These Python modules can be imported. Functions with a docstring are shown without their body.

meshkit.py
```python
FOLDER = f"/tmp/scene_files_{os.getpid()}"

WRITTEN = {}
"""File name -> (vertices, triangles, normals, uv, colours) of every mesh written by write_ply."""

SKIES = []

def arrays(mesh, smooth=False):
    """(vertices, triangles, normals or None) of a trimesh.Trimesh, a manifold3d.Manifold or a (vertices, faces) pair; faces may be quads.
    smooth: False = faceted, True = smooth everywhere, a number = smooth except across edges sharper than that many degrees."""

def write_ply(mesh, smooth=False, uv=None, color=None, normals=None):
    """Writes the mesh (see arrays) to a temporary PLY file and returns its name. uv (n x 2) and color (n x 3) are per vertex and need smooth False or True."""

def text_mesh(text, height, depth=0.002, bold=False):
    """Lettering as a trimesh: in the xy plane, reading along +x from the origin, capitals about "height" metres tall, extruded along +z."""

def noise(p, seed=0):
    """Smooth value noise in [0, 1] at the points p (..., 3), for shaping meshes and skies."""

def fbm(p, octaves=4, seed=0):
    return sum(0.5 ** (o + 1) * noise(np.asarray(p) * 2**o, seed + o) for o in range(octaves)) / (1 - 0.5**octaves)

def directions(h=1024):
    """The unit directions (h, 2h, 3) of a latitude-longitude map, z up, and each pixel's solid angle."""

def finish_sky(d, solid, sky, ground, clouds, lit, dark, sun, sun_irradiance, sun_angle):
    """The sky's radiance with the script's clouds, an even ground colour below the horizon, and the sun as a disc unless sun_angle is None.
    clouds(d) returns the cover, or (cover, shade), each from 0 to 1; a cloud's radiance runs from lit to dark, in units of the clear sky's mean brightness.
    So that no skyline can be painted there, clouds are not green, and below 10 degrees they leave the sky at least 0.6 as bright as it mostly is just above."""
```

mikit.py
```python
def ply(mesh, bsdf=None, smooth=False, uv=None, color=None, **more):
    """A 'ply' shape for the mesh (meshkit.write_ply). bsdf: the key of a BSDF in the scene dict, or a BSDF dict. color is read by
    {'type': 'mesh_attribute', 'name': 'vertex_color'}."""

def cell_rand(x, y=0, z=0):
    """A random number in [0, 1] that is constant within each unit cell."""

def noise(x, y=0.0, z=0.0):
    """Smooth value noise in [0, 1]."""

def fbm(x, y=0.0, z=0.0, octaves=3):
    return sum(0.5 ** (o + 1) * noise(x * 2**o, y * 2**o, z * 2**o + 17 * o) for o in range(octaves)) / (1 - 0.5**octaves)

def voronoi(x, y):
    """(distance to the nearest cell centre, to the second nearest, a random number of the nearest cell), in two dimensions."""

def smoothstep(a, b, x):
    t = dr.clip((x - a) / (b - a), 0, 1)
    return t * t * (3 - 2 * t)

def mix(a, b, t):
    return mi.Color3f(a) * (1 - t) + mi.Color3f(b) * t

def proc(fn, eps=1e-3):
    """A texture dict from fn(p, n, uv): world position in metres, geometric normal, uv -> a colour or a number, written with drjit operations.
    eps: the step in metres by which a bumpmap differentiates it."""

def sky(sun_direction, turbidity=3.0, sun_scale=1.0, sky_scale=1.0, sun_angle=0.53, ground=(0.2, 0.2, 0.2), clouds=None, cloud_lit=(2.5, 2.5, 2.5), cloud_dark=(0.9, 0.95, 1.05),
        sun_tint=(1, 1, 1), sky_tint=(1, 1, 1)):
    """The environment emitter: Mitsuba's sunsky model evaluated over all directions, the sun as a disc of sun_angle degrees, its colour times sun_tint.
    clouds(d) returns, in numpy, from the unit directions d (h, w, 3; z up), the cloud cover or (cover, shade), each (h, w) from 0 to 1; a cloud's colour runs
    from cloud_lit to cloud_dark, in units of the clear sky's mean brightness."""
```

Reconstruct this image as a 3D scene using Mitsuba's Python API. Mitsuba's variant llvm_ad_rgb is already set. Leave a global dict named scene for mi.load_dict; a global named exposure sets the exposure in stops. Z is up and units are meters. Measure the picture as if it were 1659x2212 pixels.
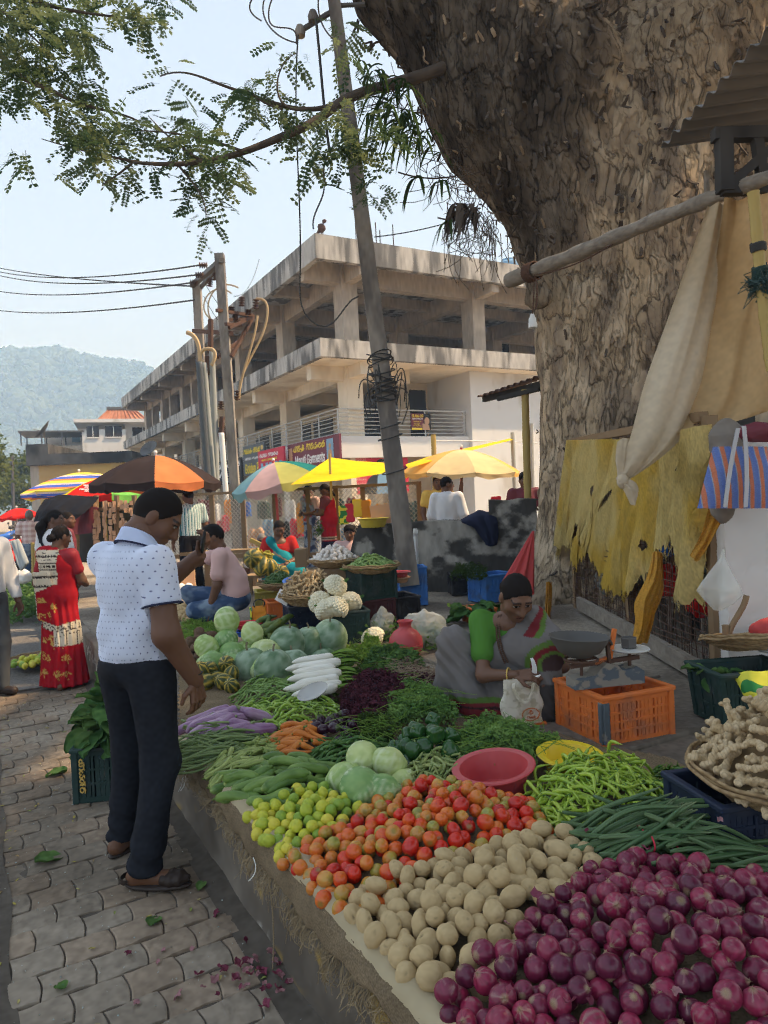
import math, numpy as np, trimesh, mitsuba as mi, drjit as dr, mikit, meshkit, manifold3d as m3
from mikit import proc, noise, fbm, voronoi, cell_rand, smoothstep, mix
T = mi.ScalarTransform4f
scene, labels = {}, {}
rng = np.random.default_rng(11)
pi = math.pi
# ---------------------------------------------------------------- camera, sky, exposure
EYE = np.array([0, 0, 1.6])
ROLL, PITCH, FPX = math.radians(2.6), math.radians(-1.16), 1528.0
FWD = np.array([0, math.cos(PITCH), math.sin(PITCH)])
UP0 = np.array([math.sin(ROLL), 0, math.cos(ROLL)])
RIGHT = np.cross(FWD, UP0); RIGHT /= np.linalg.norm(RIGHT)
UPV = np.cross(RIGHT, FWD)
scene['camera'] = {'type': 'perspective', 'fov': 2 * math.degrees(math.atan(829.5 / FPX)), 'fov_axis': 'x', 'near_clip': 0.05, 'far_clip': 6000.0,
                   'to_world': T().look_at(EYE.tolist(), (EYE + FWD).tolist(), UPV.tolist()), 'medium': {'type': 'ref', 'id': 'air'}}
exposure = 2.86
SUN = (math.sin(math.radians(88)) * math.cos(math.radians(50)), math.cos(math.radians(88)) * math.cos(math.radians(50)), math.sin(math.radians(50)))
scene['sky'] = mikit.sky(SUN, turbidity=4.0, sun_scale=0.8, sky_scale=1.0, sun_angle=1.2, sun_tint=(1, .955, .865), sky_tint=(1.0, 1.0, 1.01),
                         clouds=lambda d: 0.55 + 0 * d[..., 2], cloud_lit=(1.3, 1.43, 1.6), cloud_dark=(.9, .95, 1.0))
def ray(qx, qy):
 return FWD + RIGHT * ((qx - 829.5) / FPX) + UPV * ((1106 - qy) / FPX)
def D(qx, qy, d):
 "the point seen there at d metres ahead"
 r = ray(qx, qy); return EYE + r * (d / r[1])
def Z(qx, qy, z):
 "the point of the level z seen there"
 r = ray(qx, qy); return EYE + r * ((z - EYE[2]) / r[2])
# ---------------------------------------------------------------- names, labels
def num(name):
 if name not in scene and name not in USED: USED.add(name); return name
 i = COUNT.get(name, 0) + 1
 while f'{name}_{i:03d}' in scene or f'{name}_{i:03d}' in USED: i += 1
 COUNT[name] = i; k = f'{name}_{i:03d}'; USED.add(k); return k
USED, COUNT = set(), {}
def tag(key, label=None, cat=None, group=None, kind=None):
 d = labels.setdefault(key, {})
 for k, v in (('label', label), ('category', cat), ('group', group), ('kind', kind)):
  if v: d[k] = v
 return key
def thing(name, label, cat, group=None):
 return tag(num(name), label, cat, group)
def put(name, mesh, bsdf, parent=None, smooth=False, color=None, label=None, cat=None, group=None, kind=None, uv=None, tw=None):
 key = num(parent + '__' + name if parent else name)
 d = mikit.ply(mesh, bsdf, smooth, color=color, uv=uv) if not isinstance(mesh, dict) else dict(mesh)
 if tw is not None: d['to_world'] = tw
 scene[key] = d
 if label or cat or group or kind: tag(key, label, cat, group, kind)
 return key
PROTO = {}
def proto(name, *parts):
 "a shape to copy: parts are (part name, mesh, bsdf, smooth, colour)"
 gid = 'group_' + name
 scene[gid] = {'type': 'shapegroup', **{p[0]: mikit.ply(p[1], p[2], p[3], color=p[4] if len(p) > 4 else None) for p in parts}}
 return gid
def copy(gid, name, tw, parent=None, label=None, cat=None, group=None, kind=None):
 key = num(parent + '__' + name if parent else name)
 scene[key] = {'type': 'instance', 'to_world': tw, 'of': {'type': 'ref', 'id': gid}}
 if label or cat or group or kind: tag(key, label, cat, group, kind)
 return key
def M4(m): return T(np.asarray(m, float).tolist())
def rotm(axis, ang): return trimesh.transformations.rotation_matrix(ang, axis)
def move(p, R=None, s=1.0):
 m = np.eye(4)
 if R is not None: m[:3, :3] = np.asarray(R)[:3, :3]
 m[:3, :3] = m[:3, :3] * np.asarray(s, float)
 m[:3, 3] = p
 return m
def rotz(a): return rotm([0, 0, 1], a)
def along(d, roll=0.0):
 "rotation whose x axis runs along d, z roughly up"
 x = np.asarray(d, float) / np.linalg.norm(d); up = np.array([0, 0, 1.0]) if abs(x[2]) < .97 else np.array([0, 1.0, 0])
 y = np.cross(up, x); y /= np.linalg.norm(y); z = np.cross(x, y)
 y, z = y * math.cos(roll) + z * math.sin(roll), z * math.cos(roll) - y * math.sin(roll)
 return np.stack([x, y, z], 1)
# ---------------------------------------------------------------- mesh helpers
TM = lambda v, f: trimesh.Trimesh(np.asarray(v, float), np.asarray(f), process=False)
cat = lambda ms: trimesh.util.concatenate([m for m in ms if m is not None and len(m.vertices)])
def tr(m, M):
 m = m.copy(); m.apply_transform(np.asarray(M)); return m
def box(x0, x1, y0, y1, z0, z1):
 m = trimesh.creation.box([x1 - x0, y1 - y0, z1 - z0]); m.apply_translation([(x0 + x1) / 2, (y0 + y1) / 2, (z0 + z1) / 2]); return m
def rbox(sx, sy, sz, r, seg=2):
 "box with rounded edges centred on the origin"
 s = m3.Manifold.sphere(r, 4 * seg)
 c = [s.translate([a * (sx / 2 - r), b * (sy / 2 - r), d * (sz / 2 - r)]) for a in (-1, 1) for b in (-1, 1) for d in (-1, 1)]
 me = m3.Manifold.batch_hull(c).to_mesh()
 return TM(me.vert_properties[:, :3], me.tri_verts)
def spline(pts, n):
 from scipy.interpolate import CubicSpline, PchipInterpolator
 p = np.asarray(pts, float); t = np.r_[0, np.cumsum(np.linalg.norm(np.diff(p[:, :3], axis=0), axis=1))]
 if len(p) == 2: return p[0] + (p[1] - p[0]) * np.linspace(0, 1, n)[:, None]
 return CubicSpline(t, p)(np.linspace(0, t[-1], n))
def tube(pts, rad, sides=6, caps=True, flat=1.0, up=None):
 p = np.asarray(pts, float); n = len(p); t = np.gradient(p, axis=0); t /= np.linalg.norm(t, axis=1, keepdims=True) + 1e-12
 a = np.zeros_like(p); r0 = np.array([0, 0, 1.0]) if up is None else np.asarray(up, float)
 if abs(t[0] @ r0) > .95: r0 = np.array([1.0, 0, 0])
 for i in range(n):
  v = r0 - t[i] * (r0 @ t[i]); v /= np.linalg.norm(v) + 1e-12; a[i] = v; r0 = v
 b = np.cross(t, a); rad = np.broadcast_to(rad, (n,)).astype(float); th = np.arange(sides) * 2 * pi / sides
 v = p[:, None] + rad[:, None, None] * (np.cos(th)[None, :, None] * a[:, None] * flat + np.sin(th)[None, :, None] * b[:, None])
 v = v.reshape(-1, 3); i, j = np.meshgrid(np.arange(n - 1), np.arange(sides), indexing='ij')
 A = i * sides + j; B = i * sides + (j + 1) % sides; q = np.stack([A, A + sides, B + sides, B], -1).reshape(-1, 4)
 f = np.vstack([q[:, [0, 2, 1]], q[:, [0, 3, 2]]])
 if caps:
  k = len(v); v = np.vstack([v, p[:1], p[-1:]]); jj = np.arange(sides); j2 = (jj + 1) % sides
  f = np.vstack([f, np.stack([jj * 0 + k, j2, jj], 1), np.stack([jj * 0 + k + 1, (n - 1) * sides + jj, (n - 1) * sides + j2], 1)])
 return TM(v, f)
def rod(a, b, r, sides=8): return tube([a, b], r, sides)
def beam(a, b, w, h, roll=0.0):
 "square bar from a to b"
 a, b = np.asarray(a, float), np.asarray(b, float); L = np.linalg.norm(b - a)
 return tr(box(0, L, -w / 2, w / 2, -h / 2, h / 2), move(a, along(b - a, roll)))
def lathe(prof, sides=24, wob=None):
 p = np.asarray(prof, float); th = np.arange(sides) * 2 * pi / sides; n = len(p)
 v = np.stack([p[:, :1] * np.cos(th), p[:, :1] * np.sin(th), np.repeat(p[:, 1:2], sides, 1)], -1).reshape(-1, 3)
 i, j = np.meshgrid(np.arange(n - 1), np.arange(sides), indexing='ij')
 A = i * sides + j; B = i * sides + (j + 1) % sides; q = np.stack([A, B, B + sides, A + sides], -1).reshape(-1, 4)
 m = TM(v, np.vstack([q[:, [0, 1, 2]], q[:, [0, 2, 3]]]))
 return m
def grid(P):
 "sheet through the points P (n, m, 3)"
 n, m = P.shape[:2]; i, j = np.meshgrid(np.arange(n - 1), np.arange(m - 1), indexing='ij')
 A = i * m + j; q = np.stack([A, A + 1, A + m + 1, A + m], -1).reshape(-1, 4)
 return TM(P.reshape(-1, 3), np.vstack([q[:, [0, 1, 2]], q[:, [0, 2, 3]]]))
def thick(m, t):
 "a sheet made solid: the two faces t apart and a rim"
 m = m.copy(); n = vnorm(m); v, f = np.asarray(m.vertices), np.asarray(m.faces)
 e = np.sort(np.vstack([f[:, [0, 1]], f[:, [1, 2]], f[:, [2, 0]]]), 1); ed = np.vstack([f[:, [0, 1]], f[:, [1, 2]], f[:, [2, 0]]])
 _, inv, c = np.unique(e, axis=0, return_inverse=True, return_counts=True); be = ed[c[inv.ravel()] == 1]; k = len(v)
 rim = np.vstack([np.stack([be[:, 0], be[:, 0] + k, be[:, 1]], 1), np.stack([be[:, 1], be[:, 0] + k, be[:, 1] + k], 1)])
 return TM(np.vstack([v + n * t / 2, v - n * t / 2]), np.vstack([f, f[:, ::-1] + k, rim]))
def vnorm(m):
 v, f = np.asarray(m.vertices), np.asarray(m.faces); n = np.zeros_like(v); fn = np.cross(v[f[:, 1]] - v[f[:, 0]], v[f[:, 2]] - v[f[:, 0]])
 for k in range(3): np.add.at(n, f[:, k], fn)
 return n / (np.linalg.norm(n, axis=1, keepdims=True) + 1e-12)
def prism(poly, z0, z1):
 from shapely.geometry import Polygon
 g = Polygon(poly).buffer(0); m = trimesh.creation.extrude_polygon(g, z1 - z0, engine='earcut'); m.apply_translation([0, 0, z0]); return m
def ico(sub, r=1.0, c=(0, 0, 0), s=(1, 1, 1)):
 m = trimesh.creation.icosphere(sub, 1.0); m.vertices = m.vertices * (np.asarray(s) * r) + np.asarray(c); return m
def nz(p, f=1.0, o=3, seed=0): return meshkit.fbm(np.asarray(p) * f, o, seed) - .5
def bump(m, amp, f, o=3, seed=0):
 m = m.copy(); m.vertices = m.vertices + vnorm(m) * (nz(m.vertices, f, o, seed) * 2 * amp)[:, None]; return m
# signed distances and their surface
def cap(p, a, b, ra, rb=None):
 rb = ra if rb is None else rb; a, b = np.asarray(a, float), np.asarray(b, float); d = b - a
 t = np.clip(((p - a) @ d) / (d @ d + 1e-12), 0, 1); return np.linalg.norm(p - a - t[:, None] * d, axis=1) - (ra + t * (rb - ra))
def ell(p, c, r, R=None):
 q = p - np.asarray(c, float)
 if R is not None: q = q @ np.asarray(R)[:3, :3]
 r = np.asarray(r, float); k0 = np.linalg.norm(q / r, axis=1); k1 = np.linalg.norm(q / (r * r), axis=1); return k0 * (k0 - 1) / (k1 + 1e-9)
def smin(a, b, k):
 h = np.clip(.5 + .5 * (b - a) / k, 0, 1); return b + (a - b) * h - k * h * (1 - h)
def smins(ds, k):
 o = ds[0]
 for d in ds[1:]: o = smin(o, d, k)
 return o
def snet(f, lo, hi, h):
 lo, hi = np.asarray(lo, float), np.asarray(hi, float); n = np.ceil((hi - lo) / h).astype(int) + 1
 ax = [lo[k] + np.arange(n[k]) * h for k in range(3)]
 P = np.stack(np.meshgrid(*ax, indexing='ij'), -1).reshape(-1, 3); v = f(P).reshape(n)
 s = v < 0; c = [v[i:n[0] - 1 + i, j:n[1] - 1 + j, k:n[2] - 1 + k] for i in (0, 1) for j in (0, 1) for k in (0, 1)]
 sc = np.stack([x < 0 for x in c], -1); act = sc.any(-1) & ~sc.all(-1); idx = -np.ones(act.shape, int); idx[act] = np.arange(act.sum())
 cv = np.stack([x[act] for x in c], -1); off = np.array([[i, j, k] for i in (0, 1) for j in (0, 1) for k in (0, 1)], float)
 sm, w = np.zeros((len(cv), 3)), np.zeros(len(cv))
 for a in range(8):
  for b in range(a + 1, 8):
   if np.abs(off[a] - off[b]).sum() == 1:
    x = (cv[:, a] < 0) != (cv[:, b] < 0); t = cv[:, a] / np.where(x, cv[:, a] - cv[:, b], 1)
    sm += np.where(x[:, None], off[a] + t[:, None] * (off[b] - off[a]), 0); w += x
 V = lo + (np.argwhere(act) + sm / w[:, None]) * h; F = []
 for k in range(3):
  a, b = [(1, 2), (2, 0), (0, 1)][k]; s0 = [slice(None)] * 3; s1 = [slice(None)] * 3; s0[k] = slice(0, n[k] - 1); s1[k] = slice(1, n[k])
  A, B = s[tuple(s0)], s[tuple(s1)]; e = np.argwhere(A != B); e = e[(e[:, a] > 0) & (e[:, b] > 0) & (e[:, a] < n[a] - 1) & (e[:, b] < n[b] - 1)]
  if not len(e): continue
  inside = A[tuple(e.T)]; da, db = np.eye(3, dtype=int)[a], np.eye(3, dtype=int)[b]
  q = np.stack([idx[tuple((e - x).T)] for x in (da + db, db, 0 * da, da)], 1); q[~inside] = q[~inside][:, ::-1]; F.append(q)
 q = np.vstack(F); q = q[(q >= 0).all(1)]
 return TM(V, np.vstack([q[:, [0, 1, 2]], q[:, [0, 2, 3]]]))
# ---------------------------------------------------------------- materials
def mat(key, col, rough=.6, two=True, **kw):
 c = proc(col) if callable(col) else ({'type': 'rgb', 'value': list(col)} if not isinstance(col, dict) else col)
 m = {'type': 'principled', 'base_color': c, 'roughness': rough if not callable(rough) else proc(rough), **({'specular': .1 if rough >= .7 else .3 if rough >= .45 else .45} if 'metallic' not in kw else {}), **kw}
 b = kw.pop('bump', None); m.pop('bump', None)
 if b: m = {'type': 'bumpmap', 'arbitrary': proc(b[0], eps=b[2] if len(b) > 2 else .004), 'scale': b[1], 'bsdf': m}
 scene[key] = {'type': 'twosided', 'bsdf': m} if two else m
 return key
VC = {'type': 'mesh_attribute', 'name': 'vertex_color'}
mat('vc_matte', VC, .8); mat('vc_satin', VC, .42, specular=.32); mat('vc_gloss', VC, .22, specular=.5); mat('crimson', (.3, .02, .03), .6); mat('vc_onion', VC, .3, specular=.45)
for k, c, r in (('navy_cloth', (.02, .024, .05), .85), ('white_paint', (.72, .7, .66), .6), ('dark_metal', (.1, .095, .09), .5), ('steel', (.45, .45, .43), .35), ('black', (.015, .015, .016), .5), ('black_cloth', (.014, .014, .018), .8),
    ('wire', (.05, .05, .05), .6), ('rust', (.105, .062, .046), .8), ('wood', (.25, .17, .1), .75), ('bamboo', (.42, .31, .1), .5), ('hair', (.014, .011, .01), .7), ('hair_grey', (.16, .15, .145), .6), ('red_plastic', (.5, .035, .04), .3),
    ('yellow_plastic', (.75, .55, .03), .35), ('blue_plastic', (.03, .13, .5), .35), ('white_plastic', (.72, .73, .72), .4), ('red', (.6, .02, .02), .5), ('green_dk', (.02, .05, .045), .4),
    ('brown_skin', (.13, .06, .032), .5), ('jute', (.3, .23, .14), .95), ('leather', (.035, .024, .019), .5), ('gold', (.6, .4, .1), .35), ('orange_cloth', (.65, .27, .04), .8), ('letter_white', (.8, .8, .78), .5), ('letter_yellow', (.8, .6, .05), .5)): mat(k, c, r)
# ---------------------------------------------------------------- ground, hills, haze
UA = math.radians(29.5)                       # the street runs this far left of straight ahead
U2, V2 = np.array([-math.sin(UA), math.cos(UA)]), np.array([math.cos(UA), math.sin(UA)])
EDGE0 = np.array([-.345, 2.32])               # a point on the stall plinth's street edge
def S(s, t, z=0.0):
 "street coordinates: s along the plinth's edge, t to its right"
 p = EDGE0 + U2 * s + V2 * t; return np.array([p[0], p[1], z])
def st(p): q = np.asarray(p)[..., :2] - EDGE0; return q @ U2, q @ V2
PZ = .38                                      # top of the plinth
def dirt(p, f): return fbm(p.x * f, p.y * f, p.z * f, 4)
mat('asphalt', lambda p, n, uv: mix((.12, .11, .1), (.22, .2, .175), smoothstep(.3, .7, fbm(p.x * .7, p.y * .7, 0, 4))) * (.75 + .5 * noise(p.x * 60, p.y * 60, 0)), .9,
 bump=(lambda p, n, uv: noise(p.x * 55, p.y * 55), .004))
mat('earth', lambda p, n, uv: mix((.24, .2, .155), (.36, .31, .25), fbm(p.x * 2.5, p.y * 2.5, p.z, 4)), .95, bump=(lambda p, n, uv: fbm(p.x * 14, p.y * 14, 0, 4), .03))
mat('forest', lambda p, n, uv: mix((.02, .05, .03), (.07, .1, .05), smoothstep(.35, .7, fbm(p.x * .05, p.y * .05, p.z * .05, 4))), .95)
g = trimesh.creation.box([5000, 5000, .4]); g.apply_translation([0, 1500, -.26])
put('ground', g, 'earth', kind='structure')
rd = prism([S(-9, -14)[:2], S(-9, -.9)[:2], S(5.15, -.9)[:2], S(5.15, -.02)[:2], S(26, -.02)[:2], S(60, 1)[:2], S(60, -14)[:2]], -.2, -.02)
put('road', rd, 'asphalt', kind='structure')
def hill(name, x0, x1, y, prof, depth, seed):
 n, m = 150, 60; P = np.zeros((m, n, 3)); xs = np.linspace(x0, x1, n); top = np.interp(xs, *zip(*prof))
 for j in range(m):
  t = j / (m - 1); P[j, :, 0] = xs; P[j, :, 1] = y + depth * (t - .55); P[j, :, 2] = top * np.sin(min(t / .55, 1.0) * pi / 2) ** 1.2 if t < .55 else top * (1 - (t - .55) * .6)
 P[..., 2] += 26 * (meshkit.fbm(np.stack([P[..., 0] / 120, P[..., 1] / 120, P[..., 1] * 0], -1), 4, seed) - .5) + 8 * (meshkit.fbm(P / 16, 3, seed) - .5) - 4
 put(name, grid(P), 'forest', smooth=True, kind='structure')
 return P
HP = hill('hills', -900, 600, 760, [(-900, 120), (-420, 171), (-330, 171), (-255, 150), (-180, 110), (-60, 70), (100, 45), (600, 30)], 420, 3)
# trees of the hillside: a far-off wood, crowns joined
cr = trimesh.creation.icosphere(1, 1.0); vs, fs, k = [], [], 0
for i in range(5200):
 j, n = rng.integers(4, 40), rng.integers(0, 92); b = HP[j, n] + [rng.normal() * 5, rng.normal() * 3, 0]; r = rng.uniform(3, 6.5)
 v = cr.vertices * (r * rng.uniform(.75, 1.2, (len(cr.vertices), 1))) * [1, 1, rng.uniform(.8, 1.3)] + b + [0, 0, r * .4]; vs.append(v); fs.append(cr.faces + k); k += len(v)
put('hillside_wood', TM(np.vstack(vs), np.vstack(fs)), 'forest', label='hazy forest covering the hill beyond the town', cat='forest', kind='stuff')
scene['air'] = {'type': 'homogeneous', 'albedo': {'type': 'rgb', 'value': [.68, .79, .88]}, 'sigma_t': {'type': 'rgb', 'value': [.0010, .0013, .0017]}}
scene['haze'] = {'type': 'cube', 'to_world': T().translate([-150, 380, 110]).scale([1060, 680, 113]), 'bsdf': {'type': 'null'}, 'interior': {'type': 'ref', 'id': 'air'}}
tag('haze', kind='stuff')
# ---------------------------------------------------------------- pavement of interlocking stones
def pave_col(p, s=0):
 k = fbm(p.x * 1.6, p.y * 1.6, 0, 4); base = mix((.165, .135, .103), (.29, .243, .19), smoothstep(.3, .72, k))
 return base * (.72 + .56 * fbm(p.x * 40, p.y * 40, p.z * 40, 2))
mat('paver_a', lambda p, n, uv: pave_col(p), .85, bump=(lambda p, n, uv: fbm(p.x * 60, p.y * 60, 0, 3), .006))
mat('paver_b', lambda p, n, uv: pave_col(p) * mi.Color3f(1.04, .97, .92), .85, bump=(lambda p, n, uv: fbm(p.x * 60, p.y * 60, 0, 3), .006))
mat('mortar', lambda p, n, uv: mix((.075, .064, .052), (.135, .115, .094), fbm(p.x * 30, p.y * 30, 0, 3)), .95)
put('pavement', prism([S(-3, -.93)[:2], S(-3, .3)[:2], S(5.0, .3)[:2], S(5.0, -1.9)[:2], S(4.3, -1.9)[:2], S(4.3, -.93)[:2]], -.15, -.008), 'mortar', kind='structure')
LP, WP = .172, .155                            # stone pitch across and along the street
def zig(y0, dx):                               # side of the stone: a smooth zigzag across its length
 return [(dx + .016 * math.sin(2 * pi * q) * (1 if abs(q - .5) < .5 else 0), y0 + WP * q) for q in np.linspace(0, 1, 9)]
def paver(seed):
 r = np.random.default_rng(seed); g = .0025
 xs = np.linspace(-LP / 2 + g, LP / 2 - g, 7); wave = lambda x: .006 * math.sin(2 * pi * x / LP + .3)
 lo = [(x, -WP / 2 + g + wave(x)) for x in xs]; hi = [(x, WP / 2 - g + wave(x)) for x in xs[::-1]]
 rt = [(xs[-1] + .010 * math.sin(pi * q) * (1 if i % 2 else 1), lo[-1][1] + (hi[0][1] - lo[-1][1]) * q) for i, q in enumerate(np.linspace(0, 1, 6)[1:-1])]
 lf = [(xs[0] + .010 * math.sin(pi * q), hi[-1][1] + (lo[0][1] - hi[-1][1]) * q) for q in np.linspace(0, 1, 6)[1:-1]]
 pol = np.array(lo + rt + hi + lf); c = pol.mean(0); n = len(pol)
 rings = [(1.0, -.06), (1.0, -.005), (.982, -.0015), (.9, 0)]
 v = np.vstack([np.c_[c + (pol - c) * k + r.normal(0, .0008, pol.shape), np.full(n, z) + r.normal(0, .0007, n)] for k, z in rings] + [[[*c, 0]]])
 f = []
 for a in range(len(rings) - 1):
  for i in range(n):
   j = (i + 1) % n; A, B = a * n + i, a * n + j; f += [[A, B, B + n], [A, B + n, A + n]]
 a = (len(rings) - 1) * n; f += [[a + i, a + (i + 1) % n, len(v) - 1] for i in range(n)]
 return TM(v, f)
pav = [proto(f'paver_{i}', ('stone', paver(i), 'paver_a' if i % 3 else 'paver_b', 30)) for i in range(6)]
spots, rest = [], []
for i in range(-16, 33):
 for j in range(-7, 1):
  s, t = i * WP, -.03 - LP * (j + .5 * (i % 2)) - .94
  if not (-1.95 < t - 0 < .01 or True): continue
  t = -(j + 7) * LP - .5 * LP * (i % 2) + .1
  if t < -.92 and s < 4.25: continue
  if t < -1.85 or s > 4.95: continue
  spots.append((s, t))
spots.sort(key=lambda q: np.linalg.norm(S(*q)))
print('pavers', len(spots))
R29 = rotz(UA)
for k, (s, t) in enumerate(spots[:300] if len(spots) > 300 else spots):
 tilt = rotm([1, 0, 0], rng.normal(0, .018)) @ rotm([0, 1, 0], rng.normal(0, .018))
 copy(pav[rng.integers(6)], 'paving_stone', M4(move(S(s, t, rng.normal(0, .0026)), R29 @ tilt)), parent='pavement')
if len(spots) > 300:
 put('paving_stone', cat([tr(paver(k % 6), move(S(s, t), R29)) for k, (s, t) in enumerate(spots[300:])]), 'paver_a', parent='pavement', kind='stuff')
# ---------------------------------------------------------------- the concrete building
def concrete(p):
 st_ = smoothstep(.4, .6, fbm(p.x * 2.6, p.y * 2.6, p.z * .35, 4)); fine = fbm(p.x * 9, p.y * 9, p.z * 2, 3)
 return mix((.44, .42, .385), (.07, .07, .07), st_ * .78) * (.7 + .55 * fine)
mat('concrete', lambda p, n, uv: concrete(p), .9)
mat('concrete_raw', lambda p, n, uv: mix((.3, .26, .215), (.54, .46, .37), fbm(p.x * 1.3, p.y * 1.3, p.z * 1.3, 4)) * (.85 + .3 * noise(p.x * 14, p.y * 14, p.z * 3)), .9)
mat('cream', lambda p, n, uv: mix((.62, .53, .4), (.78, .7, .56), smoothstep(.3, .6, fbm(p.x, p.y, p.z * .6, 4))) * (.93 + .1 * noise(p.x * 7, p.y * 7, p.z * 2)), .8)
mat('whitewash', lambda p, n, uv: mix((.66, .655, .635), (.5, .47, .42), smoothstep(.55, .8, fbm(p.x * 1.2, p.y * 1.2, p.z * .5, 4))), .8)
mat('shutter', lambda p, n, uv: mi.Color3f(.12, .12, .125) * (.8 + .3 * fbm(p.x * 2, p.y * 2, p.z * 5, 2)), .45, metallic=.3)
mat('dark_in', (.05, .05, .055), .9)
BC = D(680, 503, 23.7); BO = np.array([BC[0], BC[1]]); RZ = BC[2]
BM = move([BO[0], BO[1], 0], np.stack([np.r_[U2, 0], np.r_[V2, 0], [0, 0, 1]], 1))
BMf = BM.copy(); BMf[:3, 0] *= 1
def bb(u0, u1, v0, v1, z0, z1):
 m = tr(box(u0, u1, v0, v1, z0, z1), BM); m.invert(); return m
B = thing('concrete_building', 'unfinished two storey concrete building with open upper floor and stained slab edges', 'building')
LU, LV = 38.0, 21.0
Z2T = D(694, 729, 23.7)[2]; Z1T = D(733, 936, 24.2)[2]; Z1B = D(733, 985, 24.2)[2]; RB = D(676, 557, 23.7)[2]; Z2B = D(694, 769, 23.7)[2]
put('roof_slab', cat([bb(0, LU, 0, LV, RB + .45, RB + .6), bb(0, LU, 0, .22, RB, RZ), bb(0, .22, .22, LV, RB, RZ)]), 'concrete', B, label='streaked grey roof slab with deep edge')
put('floor_slab', cat([bb(0, LU, 0, LV, Z2B + .02, Z2B + .2), bb(0, LU, 0, .2, Z2B, Z2T), bb(0, .2, .2, LV, Z2B, Z2T)]), 'concrete', B, label='black stained edge of the open floor')
put('soffit', cat([bb(.2, LU, .2, LV, Z2B - .004, Z2B + .018)]), 'cream', B)
ups = [1.7 + 5.9 * i for i in range(7)]; vps = [1.9, 7.7, 13.4, 19]
for u in ups:
 for v in vps:
  if v > 8 and u > 8: continue
  put('column', bb(u - .38, u + .38, v - .3, v + .3, Z2B + .2, RB + .45), 'concrete_raw', B)
  if u > 20 and v < 2: put('column', bb(u - 2.6, u - 2.2, v - .25, v + .25, Z2B + .2, RB + .45), 'concrete_raw', B)
for u in ups:
 put('beam', bb(u - .2, u + .2, .22, LV - 1, RB - .25, RB + .45), 'concrete_raw', B)
for v in vps:
 put('beam', bb(.22, LU - .3, v - .18, v + .18, RB - .28, RB + .44), 'concrete_raw', B)
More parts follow.
